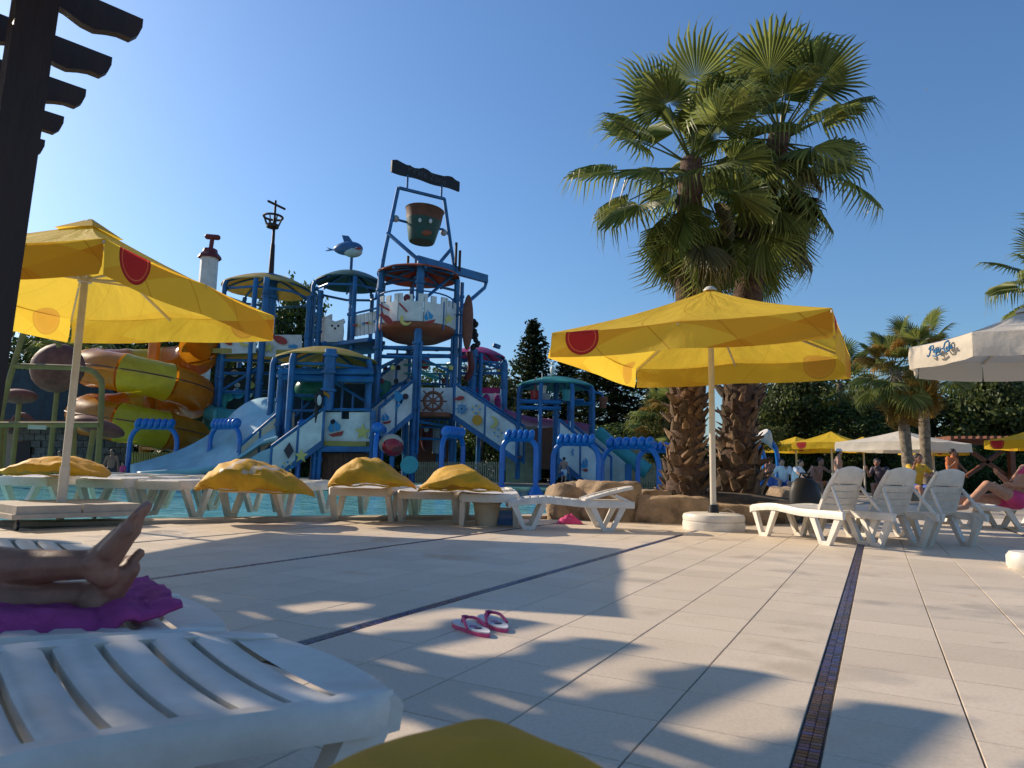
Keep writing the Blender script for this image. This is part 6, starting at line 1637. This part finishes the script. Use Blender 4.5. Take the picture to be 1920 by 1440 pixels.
gl = thing('small_bird', 'tiny white bird high in the blue sky on the right', 'bird', P(1737, 168, 60)); a = P(1737, 168, 60)
mb = MB(); mb.ball(a, .12, .05, .05, 8, 6); mb.build('body', 'whitep', gl)
mb = MB(); mb.add([a, a+Vector((-.06, 0, .0)), a+Vector((-.22, 0, .14)), a+Vector((.05, 0, 0)), a+Vector((.20, 0, .12))], [(0, 1, 2), (0, 3, 4)]); mb.build('wing', 'whitep', gl)

# ================================================================== PEOPLE
def remesh(mb, name, matn, parent, vox, smooth_it=3, fac=.6):
    me = mb.mesh('tmp', matn, False); o = bpy.data.objects.new('tmp', me); C.objects.link(o)
    r = o.modifiers.new('r', 'REMESH'); r.mode = 'VOXEL'; r.voxel_size = vox; r.use_smooth_shade = True
    s_ = o.modifiers.new('s', 'SMOOTH'); s_.iterations = smooth_it; s_.factor = fac
    bpy.context.view_layer.update()
    m2 = bpy.data.meshes.new_from_object(o.evaluated_get(bpy.context.evaluated_depsgraph_get()))
    bpy.data.objects.remove(o); org = ORG.get(parent.name, Vector((0, 0, 0)))
    for v in m2.vertices: v.co -= org
    m2.name = name; m2.materials.clear(); m2.materials.append(M[matn]); m2.polygons.foreach_set('use_smooth', [True]*len(m2.polygons))
    q = bpy.data.objects.new(name, m2); C.objects.link(q); q.parent = parent; ORG[q.name] = org; return q
def hand(mb, wrist, d, up, L=.17, curl=.5):
    d = Vector(d).normalized(); up = Vector(up); sd = d.cross(up).normalized(); up = sd.cross(d)
    pe = wrist+d*L*.5; mb.capsule(wrist, pe, .022, .03); mb.ball(wrist+d*L*.3, .038, .04, .02, rot=Matrix((sd, d, up)).transposed())
    for i, (o, f) in enumerate(((-.03, .40), (-.01, .48), (.011, .45), (.031, .35))):
        b = pe+sd*o; m1 = b+(d-up*curl*.4).normalized()*L*f*.5; e = m1+(d-up*curl*1.3).normalized()*L*f*.5; mb.capsule(b, m1, .0095, .009); mb.capsule(m1, e, .009, .0075)
    t0_ = wrist+d*L*.15-sd*.02; t1 = t0_+(d*.6-sd*.8).normalized()*L*.25; mb.capsule(t0_, t1, .012, .011); mb.capsule(t1, t1+(d*.9-sd*.2-up*.3).normalized()*L*.18, .011, .009)
def person(label, base, J, skin='skin', hair='hair', wear=(), sc=1.0, cap=None, vox=.017, fem=False, face=(0, -1, 0), group=None):
    """J: joint positions relative to base in metres for a 1.7 m adult; wear: list of (part name, material, [(joint, joint, ra, rb)...])"""
    t = thing('person', label, 'person', base, group); j = {k: Vector(base)+Vector(v)*sc for k, v in J.items()}; mb = MB(); s_ = sc
    def cap_(a, b, ra, rb): mb.capsule(j[a], j[b], ra*s_, rb*s_)
    fw = Vector(face).normalized()
    cap_('pelvis', 'chest', .125 if fem else .13, .15); cap_('chest', 'neck', .12, .06); cap_('neck', 'head', .055, .055)
    for S_ in 'LR':
        sh_ = j['sh'+S_]; mb.capsule(j['chest'].lerp(j['neck'], .5), sh_, .08*s_, .062*s_); cap_('sh'+S_, 'el'+S_, .055, .042); cap_('el'+S_, 'wr'+S_, .042, .028)
        cap_('hip'+S_, 'kn'+S_, .092, .056); cap_('kn'+S_, 'an'+S_, .058, .038); mb.capsule(j['pelvis'], j['hip'+S_], .12*s_, .09*s_)
        toe = j['an'+S_]+Vector((fw.x*.16, fw.y*.16, -.05))*s_; mb.capsule(j['an'+S_]+Vector((0, 0, -.03))*s_, toe, .036*s_, .028*s_)
        d = (j['wr'+S_]-j['el'+S_]).normalized(); hand(mb, j['wr'+S_], d, fw, .17*s_)
    hd = j['head']; hr = .098*s_; mb.ball(hd, hr*.82, hr*.95, hr*1.15, 14, 10); mb.ball(hd+fw*hr*.35-Vector((0, 0, hr*.6)), hr*.6, hr*.6, hr*.5)
    mb.ball(hd+fw*hr*.98-Vector((0, 0, hr*.18)), hr*.16, hr*.2, hr*.2, 8, 6)
    side = Vector((fw.y, -fw.x, 0))
    for q in (-1, 1): mb.ball(hd+side*q*hr*.84, hr*.14, hr*.2, hr*.26, 8, 6)
    remesh(mb, 'body', skin, t, vox*s_)
    for q in (-1, 1): e = MB(); e.ball(hd+fw*hr*.86+side*q*hr*.34+Vector((0, 0, hr*.06)), hr*.13, hr*.13, hr*.10, 8, 6); e.build('eye', 'black', t)
    e = MB(); e.ball(hd+fw*hr*.86-Vector((0, 0, hr*.62)), hr*.30, hr*.14, hr*.07, 8, 6, rot=Vector((0, -1, 0)).rotation_difference(fw).to_matrix()); e.build('mouth', 'decred', t)
    hm = MB(); hm.ball(hd-fw*hr*.22+Vector((0, 0, hr*.28)), hr*1.0, hr*1.0, hr*1.02, 14, 10)
    if fem: hm.capsule(hd-fw*hr*.8, hd-fw*hr*1.1-Vector((0, 0, hr*2)), hr*.55, hr*.25)
    hm.build('hair', hair, t)
    if cap:
        cm = MB(); cm.lathe([(hr*1.1, .0), (hr*1.08, hr*.45), (hr*.8, hr*.95), (0, hr*1.15)], hd+Vector((0, 0, hr*.32))-fw*hr*.1, 16); o = len(cm.v)
        cm.prism([hd+Vector((0, 0, hr*.36))+fw*hr*(.75+a)+side*hr*b for a, b in ((0, -.8), (.5, -.75), (1.0, -.35), (1.0, .35), (.5, .75), (0, .8))], (0, 0, hr*.1)); cm.build('cap', cap, t)
    for nm, mt_, segs_ in wear:
        wm = MB()
        for a, b, ra, rb in segs_:
            pa = j[a] if isinstance(a, str) else j[a[0]].lerp(j[a[1]], a[2]); pb = j[b] if isinstance(b, str) else j[b[0]].lerp(j[b[1]], b[2]); wm.capsule(pa, pb, ra*s_, rb*s_)
        remesh(wm, nm, mt_, t, vox*s_, 2)
    return t
STAND = dict(pelvis=(0, 0, .92), chest=(0, 0, 1.26), neck=(0, 0, 1.46), head=(0, -.02, 1.60), shL=(-.18, 0, 1.40), shR=(.18, 0, 1.40), elL=(-.25, .02, 1.12), elR=(.25, .02, 1.12), wrL=(-.26, -.06, .88), wrR=(.26, -.06, .88),
             hipL=(-.09, 0, .88), hipR=(.09, 0, .88), knL=(-.10, -.03, .48), knR=(.12, -.06, .48), anL=(-.11, .06, .08), anR=(.12, -.02, .08))
SIT = dict(pelvis=(0, 0, .12), chest=(0, -.06, .46), neck=(0, -.10, .66), head=(0, -.14, .80), shL=(-.18, -.09, .60), shR=(.18, -.09, .60), elL=(-.24, -.16, .34), elR=(.24, -.16, .34), wrL=(-.14, -.36, .30), wrR=(.14, -.36, .30),
           hipL=(-.1, 0, .1), hipR=(.1, 0, .1), knL=(-.14, -.42, .14), knR=(.14, -.42, .14), anL=(-.12, -.46, -.28), anR=(.12, -.46, -.28))
def rotj(J, a): 
    m_ = Matrix.Rotation(a, 3, 'Z'); return {k: m_ @ Vector(v) for k, v in J.items()}
def fdir(a): return Matrix.Rotation(a, 3, 'Z') @ Vector((0, -1, 0))
shorts = [('pelvis', 'hipL', .14, .11), ('pelvis', 'hipR', .14, .11), ('hipL', ('hipL', 'knL', .6), .115, .09), ('hipR', ('hipR', 'knR', .6), .115, .09)]
shirt = [('pelvis', 'chest', .14, .165), ('chest', 'neck', .14, .075), ('chest', 'shL', .12, .075), ('chest', 'shR', .12, .075), ('shL', ('shL', 'elL', .6), .07, .06), ('shR', ('shR', 'elR', .6), .07, .06)]
trunks = [('pelvis', 'hipL', .14, .11), ('pelvis', 'hipR', .14, .11), ('hipL', ('hipL', 'knL', .2), .11, .10), ('hipR', ('hipR', 'knR', .2), .11, .10)]
bra = [(('chest', 'neck', .15), ('chest', 'neck', .3), .165, .14)]
def at_px(px, yfoot, Y, z=None):
    p = P(px, yfoot, Y); return Vector((p.x, Y, -.12 if z is None else z))
# boy in the pool, seen from behind
b = P(1057, 905, 26.0); a_ = R(160); walk = dict(STAND); walk['knR'] = (.12, -.12, .5); walk['anR'] = (.12, .10, .10)
person('boy with bare back in white and blue swim shorts wading under the wide arch', Vector((b.x, 26.0, b.z-.1)), rotj(walk, a_), 'skin2', wear=[('swim_shorts', 'whitecloth', shorts), ('short_panel', 'bluecloth', [(('hipR', 'knR', .1), ('hipR', 'knR', .55), .118, .095)])], sc=.62, face=fdir(a_))
# group at the far right pool side
P1 = [(1445, 905, 24, 'standing', .95, R(20), 'bare chested person standing behind the white headed sprayers', [('swim_shorts', 'bluecloth', shorts)], 'skin'),
      (1470, 918, 21, 'sit', .95, R(-20), 'person in a blue and white shirt sitting by the water right of the sprayers', [('shirt', 'whitecloth', shirt), ('swim_shorts', 'bluecloth', shorts)], 'skin2'),
      (1492, 920, 20, 'sit', .9, R(40), 'person in a white top leaning beside the seated blue shirt', [('shirt', 'whitecloth', shirt), ('swim_shorts', 'decdark', shorts)], 'skin2'),
      (1532, 918, 21, 'sit', 1.0, R(10), 'tanned person in orange shorts sitting in the shade of the far parasols', [('swim_shorts', 'orangecloth', shorts)], 'skin'),
      (1572, 890, 24, 'standing', 1.0, R(70), 'person with bare shoulders and white cap under the middle far parasol', [('swim_shorts', 'decdark', shorts)], 'skin2'),
      (1652, 900, 20, 'sit', 1.0, R(-40), 'dark haired person in shade between the first two raised backs', [('shirt', 'decdark', shirt)], 'skin'),
      (1716, 905, 16, 'sit', 1.0, R(0), 'person in a yellow top seen over the second raised back', [('shirt', 'yellowcloth', shirt), ('shorts', 'bluecloth', shorts)], 'skin'),
      (1786, 905, 19, 'standing', .92, R(30), 'person in an orange red top standing right of the last raised back', [('shirt', 'orangecloth', shirt), ('shorts', 'yellowcloth', shorts)], 'skin')]
for px, yf, Y, pose, sc2, ang, lab, wear, skn in P1:
    b = P(px, yf, Y)
    J_ = dict(STAND if pose == 'standing' else SIT); rv = random.Random(px)
    for S_, sg_ in (('L', -1), ('R', 1)):
        e_ = Vector(J_['el'+S_])+Vector((sg_*rv.uniform(-.02, .10), rv.uniform(-.12, .06), rv.uniform(-.02, .16))); J_['el'+S_] = e_
        J_['wr'+S_] = e_+Vector((rv.uniform(-.14, .14), rv.uniform(-.22, -.02), rv.uniform(-.14, .20))).normalized()*.26
    lean_ = rv.uniform(-.10, .14)
    for k_ in ('neck', 'head'): J_[k_] = Vector(J_[k_])+Vector((lean_*.6, -abs(lean_)*.6, -abs(lean_)*.2))
    base = Vector((b.x, Y, 0)) if pose == 'standing' else Vector((b.x, Y, .38))
    if pose == 'standing' and px == 1445: base.z = -.25
    person(lab, base, rotj(J_, ang), skn, wear=wear, sc=sc2*(1 if pose == 'standing' else 1.0), face=fdir(ang), cap='whitecloth' if px == 1572 else None)
# children and adults in the water on the left
for px, yf, Y, sc2, ang, lab, wear in ((205, 905, 24, .85, R(30), 'bare chested person bending in the pool under the spiral slide', [('swim_shorts', 'decdark', shorts)]),
        (228, 900, 26, .6, R(-20), 'child in pink swimwear beside the leftmost blue arch', [('swimsuit', 'pinkcloth', shirt+trunks)]),
        (107, 905, 25, .8, R(50), 'person in a teal swimsuit standing in the pool near the olive pipes', [('swimsuit', 'teal', shirt+trunks)]),
        (300, 893, 30, .8, R(10), 'tanned person in red shorts behind the yellow fence under the slide', [('swim_shorts', 'red', shorts)]),
        (712, 790, 30.0, .75, R(40), 'child in dark swimwear climbing the upper stairs of the main tower', [('swimsuit', 'decdark', trunks)])):
    b = P(px, yf, Y); person(lab, Vector((b.x, Y, b.z if yf < 800 else -.35)), rotj(STAND, ang), 'skin2' if sc2 < .7 else 'skin', wear=wear, sc=sc2, face=fdir(ang))
# sunbather with cap on the right, reclining and looking left
lc, lax = FR[1]
b = P(1896, 930, 8.9); 
REC = dict(pelvis=(.05, 0, .12), chest=(.28, 0, .40), neck=(.38, 0, .57), head=(.40, -.01, .71), shL=(.33, -.18, .52), shR=(.33, .18, .52), elL=(.20, -.24, .28), elR=(.16, .22, .30), wrL=(-.02, -.16, .30), wrR=(-.04, .12, .42),
           hipL=(.02, -.1, .11), hipR=(.02, .1, .11), knL=(-.38, -.11, .30), knR=(-.40, .09, .12), anL=(-.66, -.10, .04), anR=(-.80, .10, .04))
person('sunbather in a pale cap, sunglasses and pink bikini reclining at the right edge', Vector((b.x, 8.9, .34)), REC, 'skin2', wear=[('bikini_top', 'pinkcloth', bra), ('bikini_bottom', 'pinkcloth', trunks)], cap='whitecloth', fem=True, face=(-1, -.25, 0), vox=.011)
# legs of the sunbather on the near lounger
YL = 1.60
lg = thing('person', 'person lying with crossed bare feet on the purple towel at left', 'person', P(-200, 1150, YL))
def q3(px, py, Y=YL): return P(px, py, Y)
mb = MB()
def foot(heel, ball, toe, ankle, sidev, r=1.0, big_near=True):
    """heel/ball/toe along the sole, ankle above; sidev points across the foot"""
    d = (ball-heel).normalized(); s_ = Vector(sidev).normalized(); up = d.cross(s_)
    if up.dot(ankle-heel) < 0: up = -up
    mb.ball(heel+up*.012, .031*r, .031*r, .034*r, 14, 10)
    mb.capsule(heel+up*.020, heel.lerp(ball, .55)+up*.030, .030*r, .027*r)
    mb.capsule(ankle, heel+up*.030, .036*r, .032*r); mb.capsule(ankle, heel.lerp(ball, .5)+up*.036, .034*r, .025*r)
    for k in (-1, -.4, .3, 1): mb.capsule(heel.lerp(ball, .45)+s_*(k*.020)+up*.026, ball+s_*(k*.030)+up*.010, .023*r, .0185*r)
    mb.capsule(heel+up*.028, ball+up*.014, .033*r, .026*r)
    mb.capsule(ankle.lerp(heel, .35)+up*.012, heel.lerp(ball, .8)+up*.022, .036*r, .027*r)
    for sgn in (-1, 1): mb.ball(ankle+s_*(sgn*.031)+up*.0, .014, .014, .014, 8, 6)
    ln = [1.0, .97, .88, .77, .64]; rad = [.0135, .0100, .0095, .0090, .0085]; ofs = [-.031, -.012, .004, .019, .032]
    for i in range(5):
        o = ofs[i]*(1 if big_near else -1); bs_ = ball+s_*o*.95+up*.008; e = ball.lerp(toe, ln[i])+s_*o*1.05+up*.004
        m1 = bs_.lerp(e, .55)+up*.006; mb.capsule(bs_, m1, rad[i]*1.15, rad[i]); mb.capsule(m1, e, rad[i], rad[i]*.95)
h1, b1, t1, a1 = q3(207, 1080), q3(252, 998), q3(273, 948), q3(176, 1058)
s1 = Vector((.28, -.95, .14))
foot(h1, b1, t1, a1, s1, .95)
kn1 = q3(-170, 1052, 1.66); cf1 = q3(20, 1066, 1.62)
mb.capsule(a1, q3(110, 1060), .034, .036); mb.capsule(q3(110, 1060), cf1, .036, .046); mb.capsule(cf1, kn1, .048, .054)
h2, b2, t2, a2 = q3(208, 1140, 1.65), q3(247, 1070, 1.67), q3(259, 1039, 1.68), q3(180, 1118, 1.65)
foot(h2, b2, t2, a2, Vector((.62, -.77, .12)), 1.22, big_near=False)
kn2 = q3(-180, 1112, 1.58); cf2 = q3(10, 1128, 1.61)
mb.capsule(a2, q3(110, 1122, 1.64), .036, .040); mb.capsule(q3(110, 1122, 1.64), cf2, .040, .052); mb.capsule(cf2, kn2, .054, .058)
axn = Vector((-.93, -.36, 0)); hp1 = kn1+axn*.40+Vector((0, 0, -.03)); hp2 = kn2+axn*.42+Vector((0, 0, -.0))
mb.capsule(kn1, hp1, .062, .085); mb.capsule(kn2, hp2, .062, .085)
pv = (hp1+hp2)/2+axn*.06; chs = pv+axn*.32+Vector((0, 0, .14)); nk = chs+axn*.17+Vector((0, 0, .09)); hd_ = nk+axn*.12+Vector((0, 0, .09))
mb.capsule(pv, chs, .13, .15); mb.capsule(chs, nk, .13, .06); mb.capsule(nk, hd_, .055, .06); mb.ball(hd_, .10, .085, .11)
spn = Vector((axn.y, -axn.x, 0))
for s_ in (-1, 1):
    sh1 = chs.lerp(nk, .5)+spn*s_*.18; el1 = sh1-axn*.22+spn*s_*.08-Vector((0, 0, .12)); wr1 = el1-axn*.24-spn*s_*.10+Vector((0, 0, .03))
    mb.capsule(chs.lerp(nk, .5), sh1, .09, .06); mb.capsule(sh1, el1, .054, .042); mb.capsule(el1, wr1, .042, .028); hand(mb, wr1, -axn, (0, 0, 1), .17)
remesh(mb, 'body', 'skin', lg, .0045, 3, .55)
mb = MB(); mb.capsule(pv, pv.lerp(hp1, .9), .142, .105); mb.capsule(pv, pv.lerp(hp2, .9), .142, .105); remesh(mb, 'swim_shorts', 'decdark', lg, .012, 2)
mb = MB(); mb.ball(hd_+axn*.02+Vector((0, 0, .01)), .108, .095, .115); mb.build('hair', 'hair', lg)
# purple towel under the feet
mb = MB(); n1_, n2_ = 70, 30
tc0 = G(318, 1150, .315); tw = .46
for i in range(n1_+1):
    for j in range(n2_+1):
        u = i/n1_; v = j/n2_
        edge = .012*noise.noise(Vector((v*3, 1, 0)))+.006*noise.noise(Vector((v*9, 2, 0)))
        base = tc0+Vector((-.8, -.6, 0))*(u*1.0+edge)+Vector((-.6, .8, 0))*((v-.30)*tw*(1+.06*noise.noise(Vector((u*5, 0, 2)))))
        fold = .022*math.exp(-(u/.05)**2)+.018*math.exp(-((u-.11)/.03)**2)*(1-.6*v)
        xl = max(.0, (base-L1p).dot(Vector((-.8, -.6, 0)))); z = lz(xl/NS)*NS+.010+fold*1.4+.007*noise.noise(Vector((u*9, v*5, 0)))+.008*noise.noise(Vector((u*25, v*9, 4)))+.004*noise.noise(Vector((u*60, v*40, 4)))
        drop = max(0, (.12-v)/.12); z -= .07*drop**1.5*min(1, u*3)
        mb.v.append(Vector((base.x, base.y, z)))
for i in range(n1_):
    for j in range(n2_): mb.f.append((i*(n2_+1)+j, (i+1)*(n2_+1)+j, (i+1)*(n2_+1)+j+1, i*(n2_+1)+j+1)); mb.m.append(0)
o = one(mb, 'purple_towel', 'towel', 'crumpled purple towel under the bare feet on the second lounger', 'towel', tc0)
sm = o.modifiers.new('thick', 'SOLIDIFY'); sm.thickness = .012
